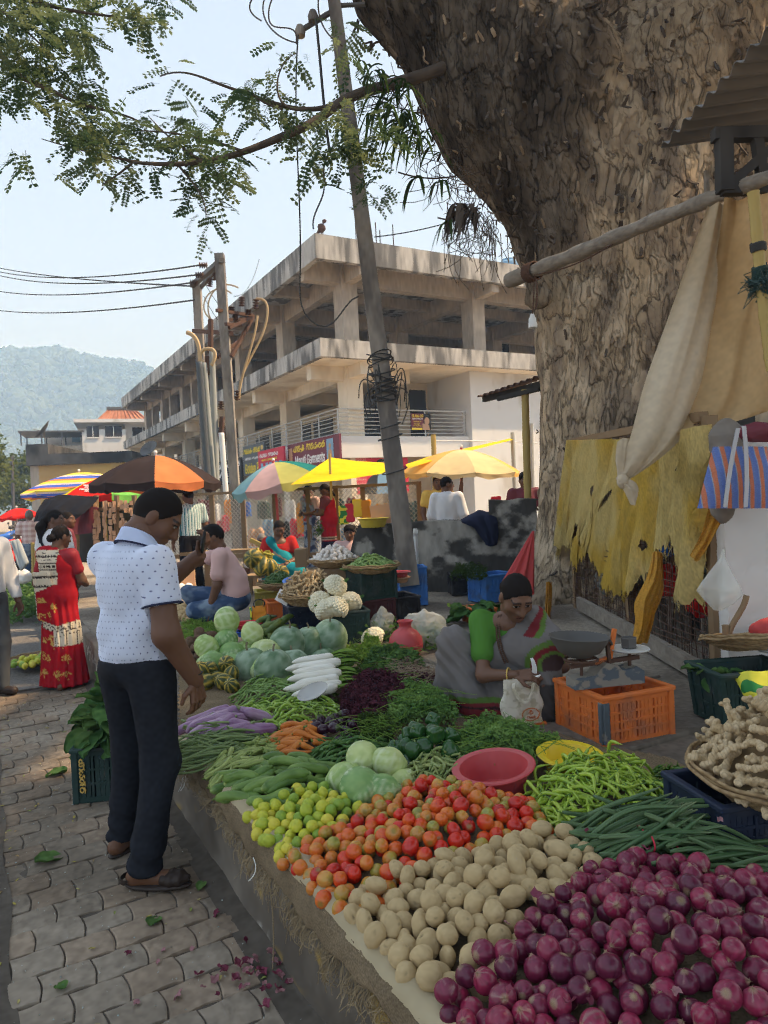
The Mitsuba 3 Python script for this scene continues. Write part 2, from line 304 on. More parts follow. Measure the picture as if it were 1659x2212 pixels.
for u in [ups[0] + 2.95 + 5.9 * i for i in range(6)]:
 put('beam', bb(u - .14, u + .14, .22, LV - 1, RB + .02, RB + .448), 'concrete_raw', B)
put('back_wall', bb(LU - 1, LU - .7, 4, LV, 0, RB), 'concrete_raw', B); put('back_wall', bb(8, LU - 1, 14.5, 14.8, 0, RB), 'dark_in', B)  # second wall coloured near black in place of the deep interior shade
# first floor: balcony, shops with shutters, white walls
put('balcony_slab', cat([bb(1.1, LU, 1.0, 6.9, Z1T - .22, Z1T), bb(1.1, LU - 1, 1.0, 1.16, Z1B + .3, Z1T - .22), bb(1.1, 1.3, 1.16, 6.79, Z1B, Z1T - .22)]), 'whitewash', B)
for u in ups:
 put('pillar', bb(u - .38, u + .38, 1.6, 2.25, 0, Z2B - .01), 'cream', B)
 put('soffit_beam', bb(u - .2, u + .2, .3, 4.4, Z2B - .5, Z2B - .006), 'cream', B)
put('soffit_beam', bb(.4, LU - .5, 1.7, 2.1, Z2B - .45, Z2B - .008), 'cream', B)
put('shop_wall', cat([bb(4.9, LU - 1, 4.3, 4.6, Z1T, Z2B - .5)]), 'cream', B)
put('shop_wall', bb(4.0, 4.3, 4.3, 6.8, 0, Z2B - .01), 'cream', B); put('shop_wall', bb(3.1, LU - 1, 3.6, 3.9, 0, Z1T - .24), 'cream', B)
WU = 1.05
put('end_wall', bb(.9, 6, 6.8, 20.5, 0, Z2B - .01), 'whitewash', B, label='bright white end wall beside the balcony')
dm = bb(3.95, 3.998, 5.9, 6.7, Z1T, Z1T + 2.25); put('door', dm, 'dark_in', B)
def slats(u0, u1, v, z0, z1, n, along_v=False):
 ms = []
 for i in range(n):
  a, b = z0 + (z1 - z0) * i / n, z0 + (z1 - z0) * (i + .82) / n
  ms.append(bb(u0, u1, v - .05, v + .0, a, b) if not along_v else bb(v - .05, v, u0, u1, a, b))
 return cat(ms + [bb(u0, u1, v + .002, v + .02, z0, z1) if not along_v else bb(v + .002, v + .02, u0, u1, z0, z1)])
for i, u in enumerate(ups[:-1]):
 put('shutter', slats(u + .6, u + 2.7, 4.28, Z1T, Z2B - .95, 22), 'shutter', B); put('shutter', slats(u + 3.15, u + 5.3, 4.28, Z1T, Z2B - .95, 22), 'shutter', B)
put('shutter', slats(3.2, 5.2, 3.98, Z1T, Z2B - .6, 24, True), 'shutter', B)
for v0, v1 in ((2.4, 8),):
 pass
# balcony rail: posts and bars
rail = []
for k in range(7):
 z = Z1T + .12 + k * .145; r = .028 if k == 6 else .016
 rail.append(tr(tube([[1.25, 1.15, z], [1.25, 6.78, z]], r, 5), BM)); rail.append(tr(tube([[1.25, 1.15, z], [LU - 2, 1.15, z]], r, 5), BM))
for v in np.linspace(1.15, 6.7, 4): rail.append(tr(tube([[1.25, v, Z1T], [1.25, v, Z1T + 1.0]], .03, 5), BM))
for u in np.linspace(1.25, LU - 2, 22): rail.append(tr(tube([[u, 1.15, Z1T], [u, 1.15, Z1T + 1.0]], .03, 5), BM))
rl = put('railing', rail[12], 'steel', B)
for q in rail[:12] + rail[13:]: put('rail_bar', q, 'steel', rl)
# rods on the roof
for (u, v) in [(1.2, 2.2), (1.5, 2.7), (1.8, 2.9), (1.3, 3.1), (1.7, 3.5), (1.4, 3.9)] + [(1.3, 9 + .35 * i) for i in range(5)]:
 h = rng.uniform(1.2, 1.9); put('steel_rod', tr(rod([u, v, RZ - .1], [u + .03, v, RZ + h], .022, 5), BM), 'dark_metal', B)
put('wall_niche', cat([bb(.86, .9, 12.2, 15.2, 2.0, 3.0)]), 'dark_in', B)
# ---------------------------------------------------------------- signs, poster, bird and tank on the building
def facade(qx, qy, v):
 "where the ray meets the building's plane v: (u, z)"
 r = ray(qx, qy); n = np.r_[V2, 0]; o = np.r_[BO + V2 * v, 0]; k = ((o - EYE) @ n) / (r @ n); p = EYE + r * k; return (p[:2] - BO) @ U2, p[2]
def rface(qx, qy, u):
 r = ray(qx, qy); n = np.r_[U2, 0]; o = np.r_[BO + U2 * u, 0]; k = ((o - EYE) @ n) / (r @ n); p = EYE + r * k; return (p[:2] - BO) @ V2, p[2]
def flat(poly, t0=0, t1=.004): return prism(poly, t0, t1)
def rect(x0, y0, x1, y1): return [(x0, y0), (x1, y0), (x1, y1), (x0, y1)]
def arc(cx, cy, rx, ry, a0, a1, n=10): return [(cx + rx * math.cos(math.radians(a)), cy + ry * math.sin(math.radians(a))) for a in np.linspace(a0, a1, n)]
KAN = {'ma': [arc(.28, .35, .22, .3, 100, 360), arc(.74, .35, .22, .3, 180, 440), [(.6, .72), (.75, .95), (.95, .95)]], 'aa': [arc(.1, .4, .3, .4, -60, 60), [(0, .8), (.4, .95)]],
       'ra': [arc(.45, .38, .34, .34, 0, 360, 14), [(.2, .82), (.5, .98), (.85, .9)]], 'u': [arc(.1, .2, .25, .3, -90, 150)], 'ti': [arc(.45, .35, .34, .32, -40, 260), arc(.5, .3, .15, .15, 0, 360), arc(.45, .85, .22, .14, -20, 220)],
       'ga': [arc(.45, .1, .38, .66, 0, 180), [(.2, .85), (.5, .98), (.85, .9)]], 'te': [arc(.45, .4, .36, .36, 60, 360), arc(.6, .62, .2, .2, 0, 200)], 'sa': [arc(.3, .35, .24, .3, 60, 330), arc(.75, .4, .2, .34, 140, 420), [(.5, .8), (.9, .98)]],
       'la': [arc(.3, .35, .26, .3, 0, 300), arc(.72, .4, .18, .3, 180, 400), [(.3, .85), (.8, .95)]], 'pa': [arc(.3, .4, .24, .34, 90, 360), [(.54, .4), (.6, .7), (.8, .7), (.8, .1)], [(.4, .9), (.9, .96)]], 'dot': [arc(.2, .35, .16, .16, 0, 360)]}
def strokes(polys, w, z0, z1):
 from shapely.geometry import LineString
 from shapely.ops import unary_union
 g = unary_union([LineString(p).buffer(w, 3) for p in polys]); return cat([trimesh.creation.extrude_polygon(q.simplify(w * .1), z1 - z0, engine='earcut') for q in getattr(g, 'geoms', [g])])
def kannada(word, h):
 "lettering in the local script, strokes laid along x"
 x, out = 0, []
 for k in word:
  if k == ' ': x += .5; continue
  for p in KAN[k]: out.append([((x + a) * h, b * h) for a, b in p])
  x += {'aa': .5, 'u': .45, 'dot': .5}.get(k, 1.05)
 return strokes(out, h * .085, 0, .01)
def text(s, h, bold=False): return meshkit.text_mesh(s, h, .008, bold)
def fit(m, x0, y0, x1, y1, slant=0.0):
 b = m.bounds; m = m.copy(); m.apply_translation([-b[0][0], -b[0][1], 0]); m.vertices[:, 0] *= (x1 - x0) / (b[1][0] - b[0][0]); m.vertices[:, 1] *= (y1 - y0) / (b[1][1] - b[0][1])
 m.vertices[:, 0] += slant * m.vertices[:, 1]; m.apply_translation([x0, y0, 0]); return m
def signframe(u_left, z0, v):
 "x to the viewer's right along the long front, y up, z outwards"
 return BM @ np.array([[-1, 0, 0, u_left], [0, 0, -1, v], [0, 1, 0, z0], [0, 0, 0, 1.0]])
mat('maroon', (.16, .035, .05), .6); mat('sign_black', (.03, .032, .035), .5); mat('sign_red', (.55, .03, .06), .5); mat('sign_grey', (.1, .11, .12), .5); mat('skin_print', (.5, .3, .19), .6); mat('sky_print', (.2, .35, .5), .5); mat('tan_print', (.55, .33, .2), .6)
def board(name, label, q0, q1, v, col, parts):
 "a sign board seen from q0 (upper left) to q1 (lower right); parts in its own 0..W, 0..H"
 u0, zt = facade(q0[0], q0[1], v); u1, zb = facade(q1[0], q1[1], v); W, H = u0 - u1, abs(zt - zb); zb = facade(q1[0], q1[1], v)[1]
 k = thing(name, label, 'sign'); F = signframe(u0, zb, v)
 put('panel', tr(box(0, W, 0, H, -.08, 0), F), col, k)
 for nm, m, c, lab in parts(W, H): put(nm, tr(m, F @ move([0, 0, .003])), c, k, label=lab)
board('shop_sign', 'maroon garment shop sign with yellow local lettering above white script', (621, 962), (735, 1002), .72, 'maroon', lambda W, H: [
 ('lettering', fit(kannada('ma aa ra u ti'.split() + [' '] + 'ga aa ra ma dot te sa'.split(), .3), W * .13, H * .62, W * .75, H * .9), 'letter_yellow', 'yellow local lettering'),
 ('lettering', fit(text('Maruti Garments', .3, True), W * .15, H * .16, W * .74, H * .52, .15), 'letter_white', 'white script lettering'),
 ('picture', flat(rect(W * .78, H * .1, W * .9, H * .9)), 'sky_print', None), ('picture', flat(rect(W * .02, H * .05, W * .1, H * .85)), 'tan_print', None),
 ('picture', cat([flat(arc(W * .84, H * .66, W * .02, H * .09, 0, 360, 12), .005, .008), flat([(W * .8, H * .12), (W * .88, H * .12), (W * .87, H * .5), (W * .84, H * .57), (W * .81, H * .5)], .005, .008)]), 'skin_print', None)])
board('shop_sign', 'dark grey two line shop sign with gold lettering behind the striped market parasol', (524, 966), (573, 1022), .70, 'sign_grey', lambda W, H: [
 ('lettering', fit(kannada('ga la la ma dot'.split() + [' '] + 'pa aa la sa'.split(), .2), W * .05, H * .72, W * .82, H * .9), 'letter_yellow', None),
 ('emblem', flat(arc(W * .91, H * .84, W * .06, H * .08, 0, 360, 16)), 'gold', None),
 ('lettering', fit(kannada('pa ra la'.split() + [' '] + 'ga u sa ra te'.split(), .12), W * .1, H * .5, W * .9, H * .6), 'letter_white', None),
 ('lettering', fit(text('Golden Pal', .3, True), W * .08, H * .06, W * .86, H * .4, .1), 'letter_yellow', 'gold script lettering')])
board('shop_sign', 'small red shop banner with white lettering between the maroon and the grey sign', (557, 976), (614, 1006), .45, 'sign_red', lambda W, H: [
 ('lettering', fit(kannada('ra ma aa la'.split() + [' '] + 'ga aa la ra ma'.split(), .15), W * .07, H * .62, W * .8, H * .82), 'letter_white', None),
 ('lettering', fit(text('MARUTI GARMENTS', .15, True), W * .15, H * .42, W * .75, H * .53), 'letter_yellow', None),
 ('picture', cat([flat(rect(W * a, H * .08, W * (a + .1), H * .32)) for a in (.1, .3, .45, .66, .82)]), 'sky_print', None)])
board('shop_sign', 'black shop sign with white lettering half hidden behind the steel utility poles', (466, 1000), (523, 1042), .74, 'sign_black', lambda W, H: [
 ('lettering', fit(kannada('sa ra dot te la ma'.split(), .3), W * .06, H * .66, W * .96, H * .88), 'letter_white', None),
 ('lettering', fit(text('MA', .3, True), W * .05, H * .3, W * .5, H * .58), 'letter_white', None), ('lettering', fit(text('San', .3, True), W * .3, H * .04, W * .9, H * .26, .1), 'letter_white', None)])
board('shop_sign', 'small black sign with pink letters high between the utility poles', (468, 925), (478, 946), .72, 'sign_black', lambda W, H: [('lettering', fit(text('GLAM', .2, True), W * .05, H * .25, W * .95, H * .7), 'sign_red', None)])
# posters on the short front
def rframe(v_left, z0, u): return BM @ np.array([[0, 0, -1, u], [1, 0, 0, v_left], [0, 1, 0, z0], [0, 0, 0, 1.0]])
def rboard(name, label, cat_, q0, q1, u, col, parts, tilt=0):
 v0, zt = rface(q0[0], q0[1], u); v1, zb = rface(q1[0], q1[1], u); W, H = v1 - v0, zt - zb; k = thing(name, label, cat_); F = rframe(v0, zb, u)
 put('panel', tr(box(0, W, 0, H, -.04, 0), F), col, k)
 for nm, m, c, lab in parts(W, H): put(nm, tr(m, F @ move([0, 0, .003])), c, k, label=lab)
face = lambda W, H, cx, cy, r: flat(arc(W * cx, H * cy, W * r, H * r * 1.3 * W / H, 0, 360, 16), .004, .008)
rboard('poster', 'beauty parlour poster with yellow letters and a woman hung on the balcony rail', 'poster', (888, 893), (931, 929), 1.2, 'maroon', lambda W, H: [
 ('lettering', fit(text('GLAM-UP', .2, True), W * .03, H * .76, W * .62, H * .95), 'letter_yellow', None), ('lettering', fit(text('BEAUTY PARLOUR', .1, True), W * .05, H * .64, W * .58, H * .72), 'letter_white', None),
 ('lettering', fit(text('Specialist In', .1), W * .08, H * .46, W * .5, H * .55), 'letter_yellow', None), ('lettering', fit(text('Bridal', .1), W * .15, H * .33, W * .42, H * .42), 'letter_yellow', None), ('lettering', fit(text('HD Makeup', .1), W * .08, H * .2, W * .5, H * .29), 'letter_yellow', None),
 ('picture', flat(rect(0, 0, W * .55, H * .13)), 'letter_yellow', None), ('picture', flat(rect(W * .63, 0, W, H)), 'black', None),
 ('picture', cat([face(W, H, .8, .55, .13), flat([(W * .58, 0), (W * .95, 0), (W * .9, H * .3), (W * .7, H * .38), (W * .55, H * .4)], .004, .008)]), 'skin_print', None)])
rboard('poster', 'large red shopfront poster of a man in a dark suit', 'poster', (768, 990), (884, 1064), 1.32, 'sign_red', lambda W, H: [
 ('picture', flat([(W * .1, 0), (W * .22, H * .42), (W * .38, H * .62), (W * .62, H * .6), (W * .78, H * .4), (W * .82, 0)]), 'sign_black', None),
 ('picture', flat([(W * .36, 0), (W * .4, H * .5), (W * .48, H * .62), (W * .56, H * .58), (W * .62, 0)], .005, .008), 'sky_print', None), ('picture', face(W, H, .48, .8, .085), 'skin_print', None),
 ('picture', flat(arc(W * .48, H * .89, W * .085, H * .08, 0, 180, 10), .009, .012), 'black', None)])
k = thing('bird', 'dark kite perched on the roof corner of the concrete building', 'bird')
bp = D(695, 497, 23.9); bp[2] = RZ + .0
put('bird_body', tr(snet(lambda p: smins([ell(p, [0, 0, .24], [.17, .11, .12], rotm([0, 1, 0], .7)), ell(p, [.12, 0, .42], [.075, .065, .07]), cap(p, [.16, 0, .42], [.23, 0, .39], .03, .008), cap(p, [-.12, 0, .14], [-.3, 0, -.02], .06, .03), cap(p, [0, .04, .14], [.02, .04, 0], .02), cap(p, [0, -.04, .14], [.02, -.04, 0], .02)], .05), [-.4, -.2, -.1], [.3, .2, .55], .022), move(bp, rotz(-.6))), 'rust', k, smooth=True)
k = thing('water_tank', 'teal water tank on the roof beside the giant tree trunk', 'tank')
tp = D(1098, 560, 31); put('tank_body', tr(lathe([(0, 0), (.75, 0), (.8, .1), (.8, 1.0), (.7, 1.25), (.3, 1.42), (.3, 1.5), (0, 1.5)], 20), move([tp[0], tp[1], RZ - .3])), 'sky_print', k, smooth=40)
# ---------------------------------------------------------------- far buildings at the left
mat('ochre', lambda p, n, uv: mix((.62, .42, .14), (.5, .33, .14), smoothstep(.4, .7, fbm(p.x * .8, p.y * .8, p.z * .8, 4))), .85)
mat('roof_tile', lambda p, n, uv: mix((.36, .14, .08), (.46, .22, .14), noise(p.x * 3, p.y * 3, p.z * 3)), .7)
mat('stained_black', lambda p, n, uv: mix((.035, .035, .035), (.13, .125, .12), smoothstep(.4, .75, fbm(p.x, p.y, p.z * .5, 4))), .9)
def local(qx, d, ang): p = D(qx, 1090, d); return move([p[0], p[1], 0], rotz(ang))
def zq(qx, qy, d): return D(qx, qy, d)[2]
k = thing('low_house', 'low yellow house with blackened flat roof band', 'house'); d = 38.0
M = local(62, d, .1); W = (D(285, 1090, d) - D(62, 1090, d))[0]; zt, zb = zq(150, 978, d), zq(150, 1002, d)
put('wall', tr(cat([box(.5, W - .3, .3, 9, -.2, zb)]), M), 'ochre', k); put('roof_band', tr(cat([box(0, W, 0, 9.4, zb, zt), box(0, 1.15, 0, 9.3, zt, zt + .55)]), M), 'stained_black', k)
put('side_wall', tr(box(.05, .5, .31, 9, -.2, zb - .004), M), 'concrete_raw', k)
for x in (2.6, 8.0, 12.0): w = put('window', tr(box(x, x + 1.9, .24, .3, zb - 1.55, zb - .75), M), 'dark_in', k); put('pane', tr(box(x + .1, x + .9, .22, .238, zb - 1.48, zb - .82), M), 'concrete_raw', w)
def dish(label, p, r, az):
 k = thing('satellite_dish', label, 'satellite dish'); R = rotz(az) @ rotm([0, 1, 0], .9)
 put('reflector', tr(thick(lathe([(.02, 0), (r * .5, r * .08), (r, r * .3)], 18), .02), move(p, R)), 'dark_metal', k, smooth=True); put('mast', rod(np.array(p) - [0, 0, r * 1.5], p, .03, 5), 'dark_metal', k); put('feed_arm', tr(rod([0, 0, 0], [r * .4, 0, r * .8], .015, 4), move(p, R)), 'dark_metal', k)
dish('grey satellite dish on the low yellow house roof', D(97, 950, 38.5) + [0, 0, .45], .62, -2.6); dish('round satellite dish in front of the concrete building far end', D(324, 972, 40), .55, -2.0)
k = thing('town_house', 'pale hillside house with orange tiled roof turret', 'house'); d = 62.0
M = local(185, d, .35); Q = lambda qy: zq(240, qy, d)
put('wall', tr(cat([box(0, 3.6, 0, 6, Q(1000), Q(925)), box(3.6, 9, 1.2, 7, Q(1000), Q(902)), box(-.6, 9.4, -.3, 8, Q(910), Q(903))]), M), 'whitewash', k)
put('terrace', tr(box(-4.5, .0, .5, 6, Q(990), Q(958)), M), 'concrete_raw', k)
for x0, x1, y in ((.4, 1.4, -.03), (1.9, 3.3, -.03), (4.2, 6.0, 1.17), (6.3, 8.6, 1.17)): w = put('window', tr(box(x0, x1, y - .02, y + .03, Q(943), Q(918)), M), 'dark_in', k); put('frame', tr(cat([beam([x0, y - .04, Q(943)], [x1, y - .04, Q(943)], .07, .1), beam([(x0 + x1) / 2, y - .04, Q(943)], [(x0 + x1) / 2, y - .04, Q(918)], .06, .06)]), M), 'white_paint', w)
hp = tr(TM([[1.2, .2, 0], [5.6, .2, 0], [5.6, 4.6, 0], [1.2, 4.6, 0], [2.3, 1.3, 1.2], [4.5, 1.3, 1.2], [4.5, 3.5, 1.2], [2.3, 3.5, 1.2]], [[0, 1, 5], [0, 5, 4], [1, 2, 6], [1, 6, 5], [2, 3, 7], [2, 7, 6], [3, 0, 4], [3, 4, 7], [4, 5, 6], [4, 6, 7]]), M @ move([0, 0, Q(907)]))
rf = put('roof', hp, 'roof_tile', k); put('roof_cap', tr(box(2.1, 4.7, 1.1, 3.7, Q(878), Q(872)), M), 'dark_metal', rf)
put('roof_ridge', tr(cat([beam([1.2 + .44 * i, .16, Q(907)], [2.3 + .22 * i, 1.26, Q(907) + 1.2], .1, .1) for i in range(11)]), M), 'roof_tile', rf)
put('terrace_roof', tr(box(-5, .2, -.2, 5, Q(930), Q(927)), M), 'dark_metal', k); [put('terrace_post', tr(rod([x, y, Q(958)], [x, y, Q(930)], .06, 5), M), 'dark_metal', k) for x in (-4.8, -3.2, -1.6) for y in (0, 4)]
k = thing('water_room', 'small white rooftop room left of the tiled house', 'building'); M = local(108, 66, .3)
put('wall', tr(box(0, 3.2, 0, 3, 0, zq(130, 940, 66)), M), 'whitewash', k); put('roof_lid', tr(box(-.3, 3.5, -.3, 3.3, zq(130, 940, 66), zq(130, 935, 66)), M), 'concrete_raw', k); put('window', tr(box(2.2, 2.9, -.04, 0, zq(130, 955, 66), zq(130, 944, 66)), M), 'sky_print', k)
# ---------------------------------------------------------------- leaf clumps for trees
def leaf_cards(P, size, r, aspect=.45, fold=.15):
 "one pointed, folded leaf (4 triangles) at each point"
 n = len(P); ax = r.normal(size=(n, 3)) * [1, 1, .65]; ax /= np.linalg.norm(ax, axis=1, keepdims=True); up = r.normal(size=(n, 3)) + [0, 0, 1.2]; b = np.cross(ax, up); b /= np.linalg.norm(b, axis=1, keepdims=True) + 1e-9; c = np.cross(ax, b)
 s = (size * r.uniform(.7, 1.3, n))[:, None]
 v = np.stack([P - ax * s * .5, P + b * s * aspect * .5 - c * s * fold, P + ax * s * .5, P - b * s * aspect * .5 - c * s * fold], 1).reshape(-1, 3); i = np.arange(n)[:, None] * 4
 return TM(v, np.hstack([i, i + 1, i + 2, i, i + 2, i + 3]).reshape(-1, 3))
def leafmat(key, c, t=.5): scene[key] = {'type': 'principledthin', 'base_color': proc(c) if callable(c) else {'type': 'rgb', 'value': c}, 'roughness': .6, 'diff_trans': t * 2}; return key
leafmat('leaf_far', lambda p, n, uv: mix((.08, .11, .03), (.2, .22, .06), noise(p.x * 2, p.y * 2, p.z * 2)), .45)
leafmat('leaf_deep', lambda p, n, uv: mix((.03, .06, .02), (.07, .11, .03), noise(p.x * 9, p.y * 9, p.z * 9)), .4)
leafmat('leaf_tree', lambda p, n, uv: mix((.06, .1, .045), (.17, .21, .1), smoothstep(.3, .75, noise(p.x * 4, p.y * 4, p.z * 4))), .5)
def far_tree(label, base, h, w, n, seed):
 r = np.random.default_rng(seed); k = thing('tree', label, 'tree'); base = np.array(base)
 lim = [tube(spline([base, base + [r.normal() * .1 * w, 0, h * .3], base + [r.uniform(-.35, .35) * w, r.uniform(-.3, .3) * w, h * .75]], 8), np.linspace(.16, .03, 8) * h / 6, 6) for _ in range(5)]
 put('trunk', cat(lim), 'rust', k); c = base + np.c_[r.normal(size=(14, 2)) * .27 * w, h * r.uniform(.45, 1.0, 14)]
 P = np.vstack([ci + r.normal(size=(n // 14, 3)) * [.14 * w, .14 * w, .075 * h] for ci in c]); put('crown', leaf_cards(P, .05 * h, r, .7), 'leaf_far', k)
b = D(8, 1090, 42); far_tree('yellow green roadside tree at the far left edge', [b[0] - 1.6, b[1], 0], 6.2, 5.2, 9000, 5)
b = D(42, 1090, 60); far_tree('dark small tree behind the thin pole left of the yellow house', [b[0], b[1], 0], 6.0, 4.5, 6000, 6)
k = thing('utility_pole', 'thin distant power pole left of the yellow house', 'pole'); put('shaft', rod([*D(27, 1090, 52)[:2], 0], D(25, 982, 52), .13, 6), 'dark_metal', k); put('crossarm', beam(D(20, 990, 52), D(31, 990, 52), .1, .1), 'dark_metal', k)
# ---------------------------------------------------------------- the H-frame pole with its cables
k = thing('utility_pole', 'twin concrete poles with steel crossarms, insulators and hanging cables', 'pole'); dA, dB = 16.0, 18.2
A1, A0 = D(474, 549, dA), D(512, 1080, dA); B1, B0 = D(425, 614, dB), D(449, 1080, dB); A0[2] = B0[2] = 0
mat('pole_concrete', lambda p, n, uv: mix((.3, .27, .235), (.15, .135, .125), smoothstep(.35, .7, fbm(p.x * 6, p.y * 6, p.z * 1.3, 4))) * (.85 + .3 * noise(p.x * 40, p.y * 40, p.z * 14)), .9, bump=(lambda p, n, uv: fbm(p.x * 30, p.y * 30, p.z * 12), .012))
put('shaft', beam(A0, A1, .2, .17), 'pole_concrete', k); put('shaft', beam(B0, B1, .2, .17), 'pole_concrete', k)
put('crossarm', beam(D(415, 617, dB - .1), D(479, 562, dA - .15), .12, .1), 'dark_metal', k); put('crossarm', beam(D(430, 625, dB + .2), D(482, 565, dA + .2), .08, .08), 'dark_metal', k)
put('crossarm', beam(D(419, 715, dB - .15), D(500, 720, dA - .1), .1, .1), 'rust', k)
put('bracket', cat([beam(D(a[0], a[1], dA + e), D(b_[0], b_[1], dA + f), .07, .07) for a, b_, e, f in (((468, 670), (547, 682), -.2, .8), ((488, 712), (545, 682), .1, .8), ((495, 708), (548, 684), -.2, .5), ((480, 692), (530, 690), 0, .6), ((500, 770), (547, 684), -.1, .7), ((470, 772), (515, 738), .2, 1.2), ((488, 700), (520, 702), -.3, .3))]), 'rust', k)
def insulator(p, q, r, n=4): 
 p, q = np.asarray(p), np.asarray(q); L = np.linalg.norm(q - p); pr = [(0, 0)]
 for i in range(n): pr += [(r * .4, L * (i + .1) / n), (r, L * (i + .35) / n), (r * .9, L * (i + .5) / n), (r * .4, L * (i + .6) / n)]
 R = np.eye(4); R[:3, :3] = along(q - p)[:, [1, 2, 0]]; return tr(lathe(pr + [(0, L)], 10), move(p, R))
for a, b_ in (((522, 662), (522, 640)), ((552, 668), (553, 645)), ((500, 676), (500, 662)), ((536, 680), (536, 668)), ((508, 690), (508, 680)), ((430, 573), (449, 573)), ((422, 594), (441, 594)), ((411, 611), (428, 611)), ((466, 590), (463, 606)), ((455, 602), (452, 620)), ((512, 865), (512, 842)), ((477, 885), (477, 865))):
 put('insulator', insulator(D(*a, dA + .3), D(*b_, dA + .3), .075), 'rust', k, smooth=30)
mat('cable_tan', (.5, .36, .2), .6); mat('pipe_grey', (.3, .32, .31), .5); mat('pipe_dark', (.075, .085, .095), .5)
def qline(pts, d, n=24): return spline([D(p[0], p[1], p[2] if len(p) > 2 else d) for p in pts], n)
for L, o, w in (([(553, 645), (572, 650), (576, 690), (548, 760), (528, 800), (517, 860)], .4, .028), ([(556, 682), (550, 720), (530, 790), (520, 830), (516, 860)], .3, .028), ([(403, 718), (420, 728), (429, 748), (432, 790)], -.8, .045), ([(438, 784), (441, 755), (449, 753), (456, 790)], -.8, .04), ([(456, 690), (442, 650), (452, 634), (500, 634)], 0, .016), ([(456, 690), (455, 640), (466, 625), (515, 622)], 0, .016)): put('cable', tube(qline(L, dA + o), w, 6), 'cable_tan', k, smooth=True)
put('pipe', tube(qline([(430, 782), (439, 900), (452, 1080)], dA - 1), .075, 8), 'pipe_dark', k, smooth=True); put('pipe', tube(qline([(440, 784), (449, 900), (464, 1080)], dA - .8), .07, 8), 'pipe_grey', k, smooth=True)
put('pipe', tube(qline([(457, 760), (463, 900), (468, 1060)], dA - .6), .07, 8), 'pipe_grey', k, smooth=True); put('pipe', tube(qline([(478, 935), (486, 1040), (489, 1080)], dA - .9), .06, 8), 'white_plastic', k, smooth=True)
for a, b_, w in (((455, 690), (455, 765), .06), ((449, 770), (449, 810), .07), ((480, 900), (478, 940), .06)): put('cable_joint', tube(qline([a, b_], dA - .6, 6), w, 6), 'rust', k)
def sag(a, b, s, n=30): t = np.linspace(0, 1, n)[:, None]; return a + (b - a) * t - np.array([0, 0, 1]) * s * 4 * t * (1 - t)
put('stay_wire', cat([tube(sag(D(*a, dA), D(*b_, dA + 6), .3), .008, 4) for a, b_ in (((505, 640), (560, 560)), ((430, 590), (530, 700)), ((440, 640), (520, 720)))]), 'wire', k)
for i, (a, b_, s) in enumerate((((430, 573), (-60, 571), .5), ((422, 594), (-60, 577), .5), ((411, 611), (-60, 617), .4), ((410, 618), (-60, 566), .2), ((420, 648), (-60, 661), .35))):
 put('power_line', tube(sag(D(*a, 17.5), D(b_[0], b_[1], 40), s, 40), .02, 4), 'wire', label=f'{["topmost", "second", "third", "thin slanting", "lowest pale"][i]} overhead line running left from the twin poles', cat='wire')
# ---------------------------------------------------------------- chain-link fence behind the sellers
FA, FB = D(330, 1066, 14.5), D(905, 1062, 12.4); FA[2] = FB[2] = 0
k = thing('wire_fence', 'chain link fence with timber posts behind the seated sellers', 'fence'); fd = (FB - FA) / np.linalg.norm(FB - FA); FL = np.linalg.norm(FB - FA); ft, fb = 1.83, .35
for i, s in enumerate(np.r_[np.linspace(0, FL * .62, 6), np.linspace(FL * .72, FL, 4)]): put('post', beam(FA + fd * s + [0, 0, 0], FA + fd * s + [0, 0, ft + .03], .085, .085), 'wood', k)
put('rail', beam(FA + [0, -.05, ft], FB + [0, -.05, ft], .06, .05), 'wood', k); put('rail', beam(FA + [0, -.05, fb + .25], FB + [0, -.05, fb + .25], .07, .08), 'wood', k)
w, q = [], .085
for i in range(int((FL + 1.5) / q)):
 for sgn in (1, -1):
  s0 = i * q - (0 if sgn > 0 else 0); a, b_ = (s0 - 1.5, fb) if sgn > 0 else (s0, fb), (s0, ft) if sgn > 0 else (s0 - 1.5, ft)
  (x0, z0), (x1, z1) = a, b_
  lo, hi = max(0, min(x0, x1)), min(FL, max(x0, x1))
  if hi <= lo: continue
  f = lambda x: z0 + (z1 - z0) * (x - x0) / (x1 - x0); w.append(tube([FA + fd * lo + [0, 0, f(lo)], FA + fd * hi + [0, 0, f(hi)]], .006, 3, False))
mat('fence_wire', (.5, .46, .4), .6); put('mesh_wire', cat(w), 'fence_wire', k, kind='stuff')
# ---------------------------------------------------------------- stall plinth and low wall
def plinth_c(p):
 f = fbm(p.x * 3, p.y * 3, p.z * 3, 4); c = mix((.1, .084, .068), (.22, .19, .155), smoothstep(.3, .75, f))
 y = smoothstep(.6, .66, fbm(p.x * 2.1 + 7, p.y * 2.1, p.z * 2.5 + 3, 3)) * smoothstep(.45, .6, noise(p.x * 14, p.y * 14, p.z * 14))
 w = smoothstep(.6, .7, fbm(p.x * 3.1 - 4, p.y * 3.1, p.z * 5, 4)) * smoothstep(.5, .62, fbm(p.x * 26, p.y * 26, p.z * 26, 2))
 return mix(mix(c, (.36, .24, .06), y * .7), (.42, .4, .36), w * .7)
mat('plinth', lambda p, n, uv: plinth_c(p), .92, bump=(lambda p, n, uv: fbm(p.x * 24, p.y * 24, p.z * 24, 4), .012))
mat('slab_top', lambda p, n, uv: mix((.13, .11, .09), (.25, .22, .18), smoothstep(.25, .75, fbm(p.x * 1.8, p.y * 1.8, 0, 4))) * (.8 + .4 * noise(p.x * 50, p.y * 50, 0)), .92, bump=(lambda p, n, uv: fbm(p.x * 18, p.y * 18, 0, 4), .02))
